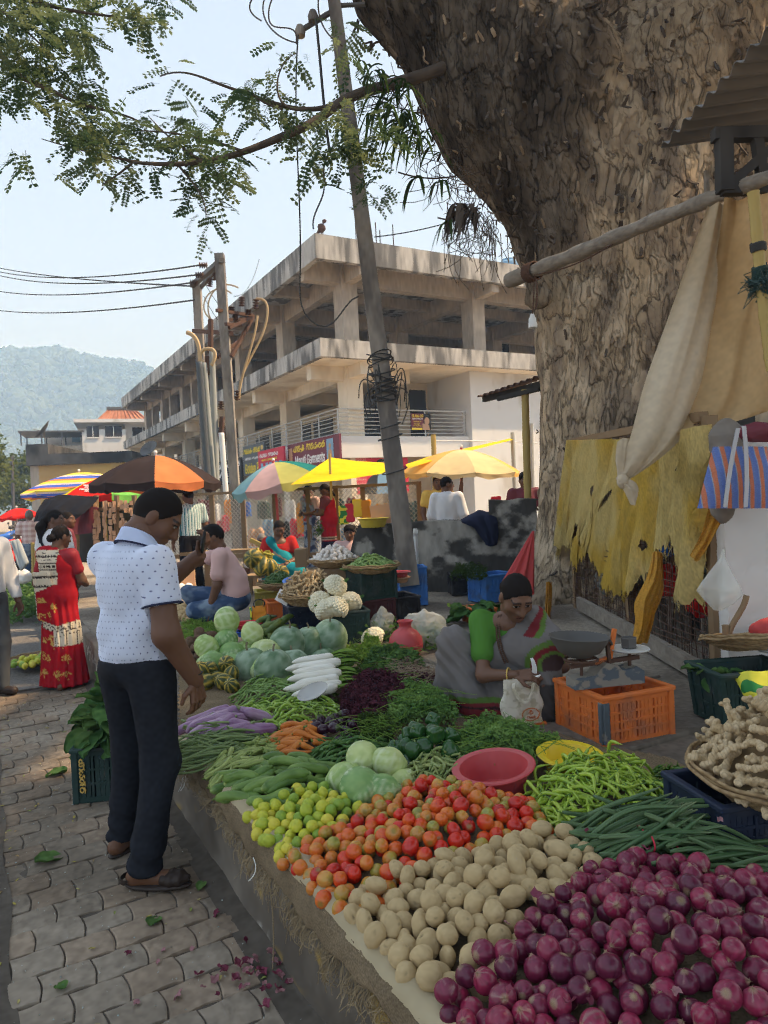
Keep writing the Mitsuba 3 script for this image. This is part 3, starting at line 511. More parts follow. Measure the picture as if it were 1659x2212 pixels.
pm = prism([S(-3, 0)[:2], S(-3, 13)[:2], S(12.5, 13)[:2], S(12.5, 0)[:2]], -.1, PZ - .012)
P_ = thing('stall_plinth', 'long low dirty concrete plinth that carries the vegetable stall', 'plinth')
put('core', pm, 'slab_top', P_)
n, m = 260, 14; G = np.zeros((m, n, 3))
for j in range(m):
 for i in range(n):
  s = -2.6 + 14 * i / (n - 1); z = [-.02, .01, .05][j] if j < 3 else .05 + (PZ - .06) * (j - 2) / (m - 4) if j < m - 1 else PZ
  G[j, i] = S(s, [-.05, -.025, -.014][j] if j < 3 else -.012 if j < m - 1 else .05, min(z, PZ))
G[..., :] += (np.r_[-V2, 0] * (nz(G, 4, 4)[..., None] * .022))
put('kerb_face', grid(G), 'plinth', P_, smooth=True, label='weathered street face with old yellow paint')
# worn flagstones on the plinth
fl = []
for i, (a, b, c, d) in enumerate(((1.55, 2.3, 1.2, 1.9), (1.62, 2.36, 1.95, 2.7), (.85, 1.52, 1.35, 2.1), (.9, 1.56, 2.15, 2.9), (2.4, 3.1, 1.1, 1.9), (2.42, 3.2, 1.95, 2.7), (2.5, 3.2, 2.75, 3.5), (.1, .8, 1.5, 2.3), (3.25, 4.0, 1.4, 2.2), (3.3, 4.1, 2.3, 3.1))):
 q = rbox(b - a, d - c, .08, .012); q = bump(q.subdivide().subdivide(), .004, 5, 3, i); put('flagstone', tr(q, move(S((a + b) / 2, (c + d) / 2, PZ - .035 + .006 * (i % 3)), rotz(UA + .03 * (i % 3 - 1)) @ rotz(pi / 2))), 'slab_top', P_)
mat('wall_dark', lambda p, n, uv: mix((.06, .057, .053), (.42, .4, .36), smoothstep(.46, .6, fbm(p.x * 3.2, p.y * 3.2, p.z * 3.2, 5)) * .75) * (.55 + .9 * fbm(p.x * 16, p.y * 16, p.z * 5, 4)), .95, bump=(lambda p, n, uv: fbm(p.x * 16, p.y * 16, p.z * 16, 4), .02))
W_ = thing('low_wall', 'black mouldy low masonry wall behind the red pot', 'wall')
wa, wb, wc = D(742, 1240, 9.6), D(1062, 1240, 8.7), D(1165, 1240, 8.5)
wz = D(980, 1126, 8.9)[2]
def wallseg(a, b, z, t, col, nm, lab=None, ramp=0.0):
 d = (b - a)[:2]; L = np.linalg.norm(d); n_, k_ = max(int(L / .09), 2), 16; P = np.zeros((k_, n_, 3)); dn = np.array([d[1], -d[0]]) / L
 for j in range(k_):
  for i in range(n_):
   x = i / (n_ - 1); zz = .2 + (z - .2) * min(1, j / (k_ - 3)) ; off = 0 if j < k_ - 2 else t * (j - k_ + 3) / 2
   if ramp and x < ramp: zz = min(zz, .5 + (z - .5) * x / ramp)
   P[j, i] = [*(a[:2] + d * x - dn * off), zz + .012 * math.sin(9 * x + 2) * (j >= k_ - 3)]
 P += np.r_[dn, 0] * (nz(P, 3, 4)[..., None] * .05)
 return put(nm, thick(grid(P), .01), col, W_, smooth=40, label=lab)
wallseg(wa, wb, wz, .22, 'wall_dark', 'masonry', ramp=.12)
wallseg(wb, wc, D(1100, 1080, 8.6)[2], .3, 'wall_dark', 'pillar', 'taller stained end block')
k = thing('drain_pipe', 'thin white plastic pipe standing before the black low wall', 'pipe'); put('pipe', tube(qline([(897, 1142), (903, 1292)], 8.35, 6), .026, 8), 'white_plastic', k, smooth=40); put('clip', tube(qline([(894, 1150), (902, 1152)], 8.33, 3), .034, 8), 'white_plastic', k)
# leaning concrete pole
k = thing('utility_pole', 'leaning concrete lamp pole in front of the low wall', 'pole')
p0, p1 = D(884, 1262, 7.9), D(706, -120, 7.6); n = 60; ax = p0 + (p1 - p0) * np.linspace(0, 1, n)[:, None]
pl = tube(ax, np.linspace(.155, .085, n), 4, up=[.72, -.69, 0]); put('shaft', bump(pl, .008, 4), 'pole_concrete', k)
for (a, b, c) in (((712, 28), (640, 72), .03), ((735, 12), (790, 9), .025)): put('arm', rod(D(*a, 7.6), D(*b, 7.5), c, 6), 'dark_metal', k)
for q in ((648, 66), (676, 34)): put('insulator', tr(lathe([(0, -.07), (.05, -.06), (.055, 0), (.035, .05), (0, .07)], 10), move(D(*q, 7.5))), 'pole_concrete', k, smooth=30)
r = np.random.default_rng(5); ws = []
def onpole(y): t = (1262 - y) / 1382; return p0 + (p1 - p0) * t, .155 - .07 * t
for i in range(18):
 c, rd_ = onpole(r.uniform(745, 765) if i < 5 else r.uniform(785, 850)); th = np.linspace(0, 2 * pi, 18); rr = rd_ * .95 + r.uniform(.0, .025); ws.append(tube(np.c_[c[0] + rr * np.cos(th), c[1] + rr * np.sin(th), c[2] + .05 * np.sin(th + r.uniform(0, 6)) + 0 * th], .007, 4))
for i in range(14): c, rd_ = onpole(r.uniform(800, 850)); a = r.uniform(0, 6.3); e = c + [math.cos(a) * .2, math.sin(a) * .2, 0]; ws.append(tube(spline([c + [math.cos(a) * .1, math.sin(a) * .1, 0], e + [0, 0, r.uniform(-.1, .2)], e + [r.normal() * .05, 0, r.uniform(-.4, -.1)]], 10), .006, 4))
for y in (905, 930, 1005): c, rd_ = onpole(y); th = np.linspace(0, 2 * pi, 14); ws.append(tube(np.c_[c[0] + rd_ * np.cos(th), c[1] + rd_ * np.sin(th), c[2] + .04 * np.sin(th + 1)], .006, 4))
put('wire_tangle', cat(ws), 'wire', k, kind='stuff')
for i, (lab, pts) in enumerate((('long black cable drooping from the leaning pole past the roof corner', [(644, 76), (641, 300), (648, 600), (668, 690), (702, 706), (740, 672), (775, 640)]), ('thin wire hanging from the lamp arm towards the bird', [(700, 400), (690, 440), (678, 470), (677, 495)]), ('twisted creeper hanging beside the leaning pole', [(682, 40), (690, 120), (700, 230), (712, 330)]))):
 put('hanging_cable', tube(qline(pts, 7.4, 40), .008 if i < 2 else .015, 5), 'wire', label=lab, cat='cable')
put('hanging_cable', tube(sag(D(808, 512, 7.8), D(1010, 468, 8.2), .03, 12), .006, 4), 'wire', label='thin straight wire between leaning pole and tree', cat='cable')
# ---------------------------------------------------------------- the giant tree
def bark_n(p):
 w = fbm(p.x * 2.5, p.y * 2.5, p.z * 2.5, 3) * .7; a = (p.x - p.y * .5) * 8.5 + w * 2; b = p.z * 2.6 + w * 1.4; y = p.y * 4.5
 f1 = 1 - smoothstep(.0, .045, dr.abs(fbm(a, y, b, 4) - .5)); f2 = 1 - smoothstep(0, .05, dr.abs(fbm(a * 2.4, y * 2, b * 2.2, 3) - .5))
 return a, y, b, f1, f2, smoothstep(.35, .65, fbm(a * .5 + 9, y * .6, b * .6, 3)), smoothstep(.5, .57, fbm(a * 1.1 - 5, y, b * .9, 3))
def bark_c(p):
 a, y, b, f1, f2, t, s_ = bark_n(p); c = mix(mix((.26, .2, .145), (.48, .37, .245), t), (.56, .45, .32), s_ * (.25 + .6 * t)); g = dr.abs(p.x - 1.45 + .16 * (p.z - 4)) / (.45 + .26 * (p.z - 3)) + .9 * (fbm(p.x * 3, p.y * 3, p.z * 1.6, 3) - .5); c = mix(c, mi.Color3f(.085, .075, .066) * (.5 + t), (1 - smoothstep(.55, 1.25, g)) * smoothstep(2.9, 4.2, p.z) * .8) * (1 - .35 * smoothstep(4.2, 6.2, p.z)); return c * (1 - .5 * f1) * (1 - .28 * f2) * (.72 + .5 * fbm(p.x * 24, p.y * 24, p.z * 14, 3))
def bark_h(p): a, y, b, f1, f2, t, s_ = bark_n(p); return .9 * s_ - f1 - .5 * f2 + .5 * fbm(p.x * 20, p.y * 20, p.z * 10, 3)
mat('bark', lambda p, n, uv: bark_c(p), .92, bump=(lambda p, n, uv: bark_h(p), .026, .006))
mat('bark_pale', lambda p, n, uv: mix((.2, .15, .105), (.38, .29, .2), fbm(p.x * 9, p.y * 9, p.z * 4, 3)), .9); mat('bark_dark', lambda p, n, uv: mix((.05, .042, .036), (.15, .12, .095), fbm(p.x * 9, p.y * 9, p.z * 4, 3)), .95)
TREE = thing('giant_tree', 'huge flaky barked rain tree trunk forking above the stall', 'tree')
tb = np.array([2.78, 8.35, 0]); f1 = D(1345, 720, 8.3); fk = D(1330, 520, 8.2)
limbL = [fk, D(1130, 205, 7.9), D(925, -110, 7.6), D(780, -380, 7.2)]; limbR = [fk, D(1440, 200, 8.1), D(1560, -60, 8.0), D(1680, -380, 8.0)]; limbM = [D(1290, 420, 8.5), D(1210, 0, 8.4), D(1180, -380, 8.2)]
limbB = [D(1420, 640, 9.0), D(1600, 260, 8.9), D(1790, -60, 8.7)]
def tree_sdf(p):
 d = cap(p, tb, f1, 1.04, .92)
 d = smin(d, cap(p, f1, fk, .92, .95), .3)
 for L, rr in ((limbL, (.92, .95, .84, .7)), (limbR, (.9, .86, .74, .6)), (limbM, (.75, .8, .6)), (limbB, (.7, .62, .55))):
  for i in range(len(L) - 1): d = smin(d, cap(p, L[i], L[i + 1], rr[i], rr[i + 1]), .35)
 for a, L_ in ((-2.6, 1.5), (-1.9, 1.35), (-1.2, 1.4), (.2, 1.3), (3.0, 1.4)): d = smin(d, cap(p, tb + [math.cos(a) * .5, math.sin(a) * .5, .9], tb + [math.cos(a) * L_, math.sin(a) * L_, .2], .35, .16), .3)
 d = smin(d, cap(p, D(1165, 640, 7.7), D(1150, 600, 7.6), .16, .1), .12)
 q = p * [1, 1, .45]
 return d - .10 * (meshkit.fbm(q * 1.6, 3, 2) - .5) - .085 * (meshkit.fbm(q * 5.5, 2, 5) - .5)
tm = snet(tree_sdf, [-.9, 5.9, .1], [5.6, 10.6, 8.6], .05)
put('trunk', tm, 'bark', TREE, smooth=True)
r = np.random.default_rng(8); nn = vnorm(tm); vv = np.asarray(tm.vertices); face_cam = ((vv - EYE) * nn).sum(1) < 0; ok = np.where(face_cam & (vv[:, 2] > .4) & (vv[:, 2] < 8))[0]
def flakes(cnt, pick, size, lift):
 V_, F_ = [], []
 for q in r.choice(pick, cnt):
  p, n_ = vv[q], nn[q]; up = np.array([r.normal() * .3, 0, 1.0]); up -= n_ * (up @ n_); up /= np.linalg.norm(up); sd = np.cross(up, n_); L, w = r.uniform(.5, 1.4) * size, r.uniform(.25, .5) * size; c = r.uniform(.2, 1) * lift
  row = [p + up * L * a + n_ * (c * abs(a - (.5 if r.random() < .5 else -.5)) ** 1.5 * 2 + .008) for a in (-.5, 0, .5)]; wd = [w * r.uniform(.4, .9), w, w * r.uniform(.2, .8)]
  k_ = len(V_) * 6; V_.append(np.vstack([[x - sd * y * .5 - n_ * .006, x + sd * y * .5 + n_ * .004] for x, y in zip(row, wd)])); F_ += [[k_, k_ + 1, k_ + 3], [k_, k_ + 3, k_ + 2], [k_ + 2, k_ + 3, k_ + 5], [k_ + 2, k_ + 5, k_ + 4]]
 return thick(TM(np.vstack(V_), F_), .012)
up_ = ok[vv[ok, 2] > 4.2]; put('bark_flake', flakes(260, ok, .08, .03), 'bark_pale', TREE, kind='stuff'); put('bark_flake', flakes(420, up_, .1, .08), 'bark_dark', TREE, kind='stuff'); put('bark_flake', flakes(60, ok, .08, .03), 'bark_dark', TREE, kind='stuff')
# side branch, twigs and feathery leaves
br = [qline([(1010, 120, 7.4), (905, 165, 7.2), (800, 195, 7.0), (730, 225, 6.8), (680, 262, 6.7), (610, 295, 6.6), (520, 330, 6.5), (430, 350, 6.4), (285, 350, 6.3)], 6, 40), qline([(740, 215, 6.8), (660, 236, 6.8), (540, 205, 6.7), (470, 180, 6.6), (405, 158, 6.6), (345, 165, 6.6)], 6, 30)]
tw_ = [tube(br[0], np.linspace(.07, .014, 40), 8), tube(br[1], np.linspace(.028, .006, 30), 6)]
for L in ([(380, 350), (400, 375), (430, 415), (445, 470)], [(520, 325), (440, 300), (350, 285), (250, 283)], [(300, 350), (200, 330), (90, 300)], [(660, 235), (605, 215), (600, 170), (640, 115)], [(610, 235), (560, 215), (530, 190)], [(440, 350), (370, 300), (320, 250)], [(720, 320), (700, 360), (705, 400)], [(285, 352), (250, 380), (220, 400)]):
 tw_.append(tube(qline(L, 6.45, 14), np.linspace(.013, .004, 14), 5))
put('branch', cat(tw_), 'bark_dark', TREE, smooth=True)
def pinnate(r_, pairs=8, L=.24):
 "a feathery leaf: stalk along x with paired leaflets"
 V_, F_ = [], []
 def quad(a, b, c, d): k_ = len(V_); V_.extend([a, b, c, d]); F_.extend([[k_, k_ + 1, k_ + 2], [k_, k_ + 2, k_ + 3]])
 st_ = lambda x: np.array([x, 0, -x * x * 1.1]); w = .0022
 for i in range(4): a, b = st_(L * i / 4), st_(L * (i + 1) / 4); quad(a - [0, w, 0], b - [0, w, 0], b + [0, w, 0], a + [0, w, 0])
 for i in range(pairs):
  p = st_(L * (.2 + .8 * i / (pairs - 1))); l = .05 * (1 - .35 * abs(i / (pairs - 1) - .6)) * r_.uniform(.85, 1.15)
  for s in (-1, 1):
   d = np.array([.35, s, r_.uniform(-.45, .1)]); d /= np.linalg.norm(d); sd = np.array([.95, -.35 * s, 0]) * l * .4
   quad(p, p + d * l * .5 - sd, p + d * l, p + d * l * .5 + sd)
 return TM(V_, F_)
PIN = [pinnate(np.random.default_rng(i), 6 + i % 3, .21 + .02 * (i % 4)) for i in range(8)]
def foliage(blobs, d0, seed, spread=.5, sc=1.0):
 r_ = np.random.default_rng(seed); out = []
 for cx, cy, rx, ry, n_ in blobs:
  sprigs = max(3, n_ // 6)
  for _ in range(sprigs):
   a, q = r_.uniform(0, 2 * pi), math.sqrt(r_.uniform()); c = D(cx + rx * q * math.cos(a), cy + ry * q * math.sin(a), d0 + r_.normal() * spread); az0 = r_.uniform(0, 2 * pi)
   for j in range(max(2, n_ // sprigs)):
    az = az0 + j * 2.4 + r_.normal() * .4; pt = r_.uniform(-.1, .75)
    out.append(tr(PIN[r_.integers(8)], move(c + r_.normal(size=3) * .06, rotz(az) @ rotm([0, 1, 0], pt) @ rotm([1, 0, 0], r_.normal() * .4), sc * r_.uniform(.75, 1.2))))
 return cat(out)
put('crown', foliage([(a_, b_, c_, d_, int(n_ * .52)) for a_, b_, c_, d_, n_ in [(230, 270, 90, 42, 90), (120, 298, 95, 42, 66), (300, 295, 115, 45, 130), (250, 350, 90, 42, 80), (400, 300, 70, 42, 64), (460, 375, 58, 46, 84), (425, 430, 28, 30, 18), (445, 478, 9, 8, 3), (500, 345, 55, 26, 30), (60, 325, 46, 24, 20), (555, 225, 55, 42, 66), (640, 240, 48, 34, 50), (540, 180, 36, 24, 20), (372, 148, 30, 38, 16), (622, 128, 42, 34, 22), (700, 280, 55, 50, 80), (790, 310, 45, 55, 60), (745, 385, 46, 34, 26), (810, 400, 24, 22, 10), (748, 120, 26, 110, 60), (690, 330, 60, 30, 40), (445, 245, 60, 25, 20)]], 6.5, 21, .35), 'leaf_tree', TREE, kind='stuff')
T2 = thing('tree', 'feathery leaved branch of a second tree hanging in at the top left', 'tree')
put('branch', cat([tube(qline([(-120, 60), (0, 115), (45, 165), (110, 195), (150, 215), (235, 240), (300, 262)], 6.6, 30), np.linspace(.035, .008, 30), 6), tube(qline([(-100, -60), (60, 0), (200, 30), (330, 40)], 6.7, 20), np.linspace(.03, .006, 20), 6), tube(qline([(0, 20), (60, 70), (120, 130)], 6.7, 12), np.linspace(.015, .005, 12), 5)]), 'bark_dark', T2, smooth=True)
put('crown', foliage([(a_, b_, c_, d_, int(n_ * .62)) for a_, b_, c_, d_, n_ in [(55, 50, 110, 80, 190), (185, 25, 125, 50, 150), (320, 10, 70, 32, 50), (110, 120, 100, 55, 96), (35, 195, 60, 42, 54), (150, 195, 75, 42, 70), (10, 130, 50, 60, 40), (-80, 60, 80, 120, 80), (215, 85, 60, 30, 30), (80, -50, 160, 60, 90)]], 6.7, 22, .45), 'leaf_tree', T2, kind='stuff')
# the crown overhead, which shades the stall (above and right of the view)
r = np.random.default_rng(31); cs = []
for _ in range(170):
 x, y, z = r.uniform(3.6, 15), r.uniform(-6.5, 7.6), r.uniform(8.3, 12.0)
 if x < .62 * y + 1.2: continue
 cs.append([x, y, z])
for _ in range(60): cs.append([r.uniform(2.0, 6), r.uniform(-7, 1.2), r.uniform(7.2, 9)])
for _ in range(50): cs.append([r.uniform(-1.2, 4.5), r.uniform(-4, 6.2), r.uniform(7.6, 10)]) if _ < 10 else 0
for _ in range(34): g, z = r.uniform([-1.7, 1.0], [-.1, 3.9]), r.uniform(8, 10.5); cs.append([g[0] + SUN[0] / SUN[2] * z, g[1] + SUN[1] / SUN[2] * z, z])  # unseen clusters added sunward so their shadow covers the near paving
cs = [c for c in cs if all(np.hypot(*((np.array(c) - np.array(SUN) * c[2] / SUN[2])[:2] - g)) > w for g, w in (((-2.45, 5.0), 1.7), ((-3.2, 6.3), 1.4), ((.05, 1.5), .5)))]  # clusters cleared where sun patches are meant to fall
P = np.vstack([c + r.normal(size=(70, 3)) * [.5, .5, .25] for c in cs]); put('crown', leaf_cards(P, .34, r, .6), 'leaf_deep', TREE, kind='stuff')
lim = []
for tgt in ([9, 2, 9], [6, -3, 8.6], [12, 5, 9.5], [11, -2, 9.5]): a = limbR[-1]; lim.append(tube(spline([a, a + (np.array(tgt) - a) * .5 + [0, 0, .6], tgt], 14), np.linspace(.45, .08, 14), 8))
put('branch', cat(lim), 'bark', TREE, smooth=True)
# strap-leaved plant and hanging roots growing on the trunk
def strap(p, az, L, w, droop, r_):
 t = np.linspace(0, 1, 9)[:, None]; d = np.array([math.cos(az), math.sin(az), 0]); P = p + d * L * (t * .62 - .1 * t * t) + np.array([0, 0, 1]) * L * (.28 * t - droop * t * t); sd = np.cross(d, [0, 0, 1]) * w * np.sin(np.clip(t * .9 + .1, 0, 1) * pi) ** .6
 return grid(np.stack([P - sd, P - [0, 0, .15 * w], P + sd], 1))
EP = thing('strap_leaf_plant', 'dark drooping strap leaved fern growing on the left tree limb', 'plant'); st_ = []
for (cx, cy, n_, L) in ((850, 190, 22, .55), (880, 260, 26, .6), (815, 160, 10, .5), (905, 300, 18, .5), (840, 235, 16, .6)):
 for _ in range(n_): st_.append(strap(D(cx + r.normal() * 22, cy + r.normal() * 18, 6.95 + r.normal() * .12), r.uniform(2.2, 5.6), L * r.uniform(.6, 1.15), .017, r.uniform(.7, 1.1), r))
put('leaf', cat(st_), 'leaf_deep', EP, kind='stuff')
EP = thing('strap_leaf_plant', 'small strap leaved sprig hanging beside the bark over the roof', 'plant')
put('leaf', cat([strap(D(x, y, 7.2), a, .42, .016, .95, r) for x, y in ((900, 385), (955, 395), (975, 480)) for a in r.uniform(2, 5, 6)]), 'leaf_deep', EP, kind='stuff'); put('stem', cat([tube(qline(L, 7.25, 10), .008, 5) for L in ([(985, 380), (930, 385), (860, 372)], [(1010, 470), (975, 475), (945, 470)])]), 'bark_dark', EP)
EP = thing('hanging_roots', 'dead hanging roots and dried epiphyte under the left limb', 'roots'); rt = []
for _ in range(70):
 x, y = r.uniform(960, 1075), r.uniform(440, 500); p = D(x, y + (x - 1000) * .35, 7.3 + r.normal() * .1); L = r.uniform(.1, .6); rt.append(tube(spline([p, p + [r.normal() * .08, 0, -L * .5], p + [r.normal() * .12, 0, -L]], 7), .004, 3))
for _ in range(50): p = D(r.uniform(985, 1040), r.uniform(440, 475), 7.3 + r.normal() * .08); rt.append(strap(p, r.uniform(2.4, 4.4), r.uniform(.15, .4), .028, 1.1, r))
for _ in range(120):
 t = r.uniform(); p = D(800 + 250 * t + r.normal() * 12, 150 + 300 * t + r.normal() * 25, 7.2 + r.normal() * .1); L = r.uniform(.1, .45); rt.append(tube(spline([p, p + [r.normal() * .1, r.normal() * .05, -L * .5], p + [r.normal() * .15, 0, -L]], 6), .004, 3))
for L in ([(610, -20), (580, 30), (588, 55), (615, 60), (640, 95)], [(580, -20), (577, 50), (600, 75), (640, 92)], [(690, -20), (700, 60), (740, 100)], [(560, -20), (540, 20), (565, 45)]): rt.append(tube(qline(L, 6.8, 20), .007, 4))
put('root', cat(rt), 'bark_dark', EP, kind='stuff')
EP = thing('epiphyte_plant', 'pale green leaves of a small plant at the bark edge by the tin roof', 'plant')
put('leaf', cat([strap(D(x, y, 7.5), a, .3, .05, .8, r) for x, y, a in ((1500, 205, 3.2), (1510, 215, 4.6), (1520, 210, 1), (1575, 195, 4.2), (1590, 190, 5), (1495, 230, 4))]), 'leaf_far', EP)
# ---------------------------------------------------------------- shed on the right: log, roof, canvas, sacks, cage, wall
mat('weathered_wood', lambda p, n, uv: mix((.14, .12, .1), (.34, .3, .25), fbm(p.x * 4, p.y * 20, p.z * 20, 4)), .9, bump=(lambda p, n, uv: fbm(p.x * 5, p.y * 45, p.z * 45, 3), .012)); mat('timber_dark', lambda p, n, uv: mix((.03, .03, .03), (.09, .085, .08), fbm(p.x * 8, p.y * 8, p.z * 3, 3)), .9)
mat('tin', lambda p, n, uv: mix((.1, .1, .1), (.22, .2, .18), fbm(p.x * 3, p.y * 3, p.z * 3, 4)), .6, metallic=.2)
k = thing('log_pole', 'grey weathered log lashed across the trunk', 'log'); ax = qline([(1098, 607, 7.05), (1180, 575, 6.55), (1300, 525, 5.8), (1420, 475, 5.2), (1560, 420, 4.5), (1720, 362, 3.9)], 5, 50)
put('log', bump(tube(ax, np.linspace(.072, .04, 50) * (1 + .1 * np.sin(np.arange(50) * .9)), 12), .008, 9), 'weathered_wood', k, smooth=40)
def coil(c, d, r_, n_, w, col): 
 R = along(d); th = np.linspace(0, 2 * pi * n_, 14 * n_); return tube(np.array(c) + (R @ np.c_[np.linspace(-w, w, len(th)) if False else np.zeros(len(th)), r_ * np.cos(th), r_ * np.sin(th)].T).T + np.outer(np.linspace(-w, w, len(th)), R[:, 0]), .009, 5)
put('rope', coil(ax[5], ax[6] - ax[4], .085, 7, .06, None), 'rust', k); put('rope', cat([tube(spline([ax[5] + [0, -.08, 0], ax[5] + [.02, -.1, -.2], ax[5] + [.0, -.09, -.38]], 10), .008, 5), tube(spline([ax[5] + [0, -.08, -.05], ax[14] + [0, -.08, -.1], ax[22] + [0, -.07, -.05]], 20), .006, 5)]), 'rust', k)
k = thing('lamp_holder', 'white plastic lamp holder hanging from the lashed log', 'lamp holder'); lp = D(1151, 708, 6.75)
put('flex', tube(spline([ax[5] + [0, -.08, 0], lp + [.01, 0, .2], lp + [0, 0, .13]], 10), .006, 5), 'rust', k); put('holder', tr(lathe([(0, .135), (.018, .13), (.024, .105), (.036, .085), (.038, .05), (.041, .048), (.042, 0), (.03, 0), (.03, .03)], 16), move(lp)), 'white_plastic', k, smooth=40)
def corrugated(a, b, c, wave, amp, n_=80, m_=6):
 "sheet from edge a-b (waves along it) to c across"
 a, b, c = map(np.asarray, (a, b, c)); nrm = np.cross(b - a, c - a); nrm /= np.linalg.norm(nrm); t = np.linspace(0, 1, n_)[:, None, None]; u = np.linspace(0, 1, m_)[None, :, None]; L = np.linalg.norm(b - a)
 return thick(grid(a + (b - a) * t + (c - a) * u + nrm * amp * np.sin(t * L / wave * 2 * pi)), .004)
k = thing('tin_roof', 'dark corrugated tin roof at the upper right corner', 'roof'); A_ = D(1428, 320, 4.75); B_ = np.array([A_[0] + .12, 3.0, A_[2] + .02])
put('sheet', corrugated(A_, B_, A_ + [2.6, .1, .3], .14, .022), 'tin', k, smooth=50)
for a, b, w in (((1563, 285), (1566, 415), .08), ((1632, 285), (1650, 400), .055), ((1560, 410), (1680, 408), .06), ((1570, 405), (1660, 325), .055), ((1540, 292), (1680, 288), .07)): put('post' if w == .08 else 'brace', beam(D(*a, 4.3), D(*b, 4.3), w, w), 'timber_dark', k)
put('stick', rod(D(1526, 370, 4.7), D(1528, 450, 4.7), .02, 6), 'weathered_wood', k)
k = thing('tin_roof', 'small rusty corrugated awning left of the trunk on a bamboo post', 'roof'); a = D(1031, 858, 9.3); b = D(1165, 812, 8.4)
put('sheet', corrugated(a, b, a + [.5, 1.6, .25], .11, .018, 80), 'rust', k, smooth=50); put('rafter', cat([beam(a + [.1, .1, -.02], b + [.1, .1, -.07], .06, .07)]), 'timber_dark', k); put('rafter', beam(D(1075, 862, 8.9), D(1165, 840, 8.6), .06, .05), 'timber_dark', k); put('post', tube(qline([(1134, 842), (1141, 1112)], 8.75, 12), .045 * (1 + .12 * (np.arange(12) % 4 == 0)), 10), 'bamboo', k, smooth=50)
# hanging cloth: rows of picture points with depth, folded
def drape(rows, n_=40, m_=50, amp=.03, freq=5, seed=0, d=4.3):
 "rows: lists of (x, y, depth) from left to right, from the top row down"
 R_ = []
 for row in rows: p = np.array([D(*q) for q in row]); t = np.r_[0, np.cumsum(np.linalg.norm(np.diff(p, axis=0), axis=1))]; t /= t[-1]; R_.append(np.stack([np.interp(np.linspace(0, 1, n_), t, p[:, i]) for i in range(3)], 1))
 R_ = np.array(R_); from scipy.interpolate import PchipInterpolator
 P = PchipInterpolator(np.linspace(0, 1, len(R_)), R_, axis=0)(np.linspace(0, 1, m_)); u = np.linspace(0, 1, n_)[None, :]; v = np.linspace(0, 1, m_)[:, None]
 q = np.stack([u * freq + 0 * v, v * 1.3 + 0 * u, 0 * u * v + seed], -1); f = (meshkit.fbm(q, 3, seed) - .5) * 2 + .5 * np.sin(u * freq * 5 + v * 2 + seed)
 return P + np.array([-.25, -1, 0]) * (f * amp)[..., None]
def canvas_c(p): return mix((.4, .29, .165), (.68, .58, .43), smoothstep(.25, .7, fbm(p.x * 1.5, p.y * 1.5, p.z * 1.0, 4))) * (.85 + .2 * fbm(p.x * 30, p.y * 30, p.z * 30, 2))
def thinmat(key, c, tr_, bmp=None):
 m = {'type': 'principledthin', 'base_color': proc(c) if callable(c) else {'type': 'rgb', 'value': list(c)}, 'roughness': .8, 'diff_trans': tr_}; scene[key] = {'type': 'bumpmap', 'arbitrary': proc(bmp, eps=.004), 'scale': .02, 'bsdf': m} if bmp else m; return key
crs = lambda p, n, uv: fbm(p.x * 9 + p.z * 3, p.y * 9, p.z * 5, 4) + .25 * noise(p.x * 130, p.y * 130, p.z * 130)
thinmat('canvas', lambda p, n, uv: canvas_c(p), .5, crs); thinmat('canvas_tan', lambda p, n, uv: canvas_c(p) * mi.Color3f(.92, .76, .54), .8, crs)  # second one: same canvas tinted browner and more translucent, for the back fold
k = thing('canvas_sheet', 'large stained beige canvas hanging from the log and knotted below', 'cloth')
G = drape([[(1527, 448, 4.55), (1550, 440, 4.5), (1585, 432, 4.4)], [(1488, 560, 4.5), (1530, 570, 4.4), (1572, 560, 4.45)], [(1442, 690, 4.45), (1500, 700, 4.35), (1545, 690, 4.45)], [(1392, 830, 4.4), (1455, 860, 4.3), (1512, 840, 4.4)], [(1366, 930, 4.35), (1420, 950, 4.3), (1482, 935, 4.4)], [(1340, 1010, 4.3), (1362, 1030, 4.28), (1385, 1020, 4.35)], [(1330, 1035, 4.28), (1345, 1040, 4.25), (1362, 1035, 4.3)]], 30, 60, .04, 2.6, 3)
put('front_fold', grid(G), 'canvas', k, smooth=True)
G = drape([[(1560, 436, 4.5), (1620, 425, 4.3), (1700, 410, 4.0)], [(1540, 580, 4.5), (1620, 580, 4.3), (1710, 580, 4.0)], [(1510, 700, 4.5), (1600, 720, 4.3), (1712, 740, 4.0)], [(1480, 830, 4.45), (1580, 850, 4.3), (1700, 860, 4.0)], [(1425, 940, 4.4), (1520, 935, 4.3), (1650, 890, 4.1)]], 50, 60, .055, 3.2, 7)
put('back_fold', grid(G), 'canvas_tan', k, smooth=True)
kn = D(1345, 1040, 4.25); put('knot', bump(tr(ico(3), move(kn, s=[.035, .03, .045])), .008, 30), 'canvas', k, smooth=True)
put('tail', grid(drape([[(1332, 1035, 4.26), (1345, 1042, 4.22), (1360, 1035, 4.26)], [(1345, 1055, 4.25), (1365, 1060, 4.2), (1375, 1045, 4.26)], [(1362, 1090, 4.25), (1372, 1092, 4.2), (1380, 1060, 4.26)]], 14, 14, .012, 2, 5)), 'canvas', k, smooth=True)
put('gather', grid(drape([[(1333, 955, 4.4), (1345, 945, 4.38), (1362, 948, 4.4)], [(1330, 1000, 4.3), (1342, 1005, 4.28), (1352, 1000, 4.32)], [(1334, 1038, 4.27), (1344, 1040, 4.25), (1352, 1036, 4.27)]], 14, 14, .012, 2, 6)), 'canvas', k, smooth=True)
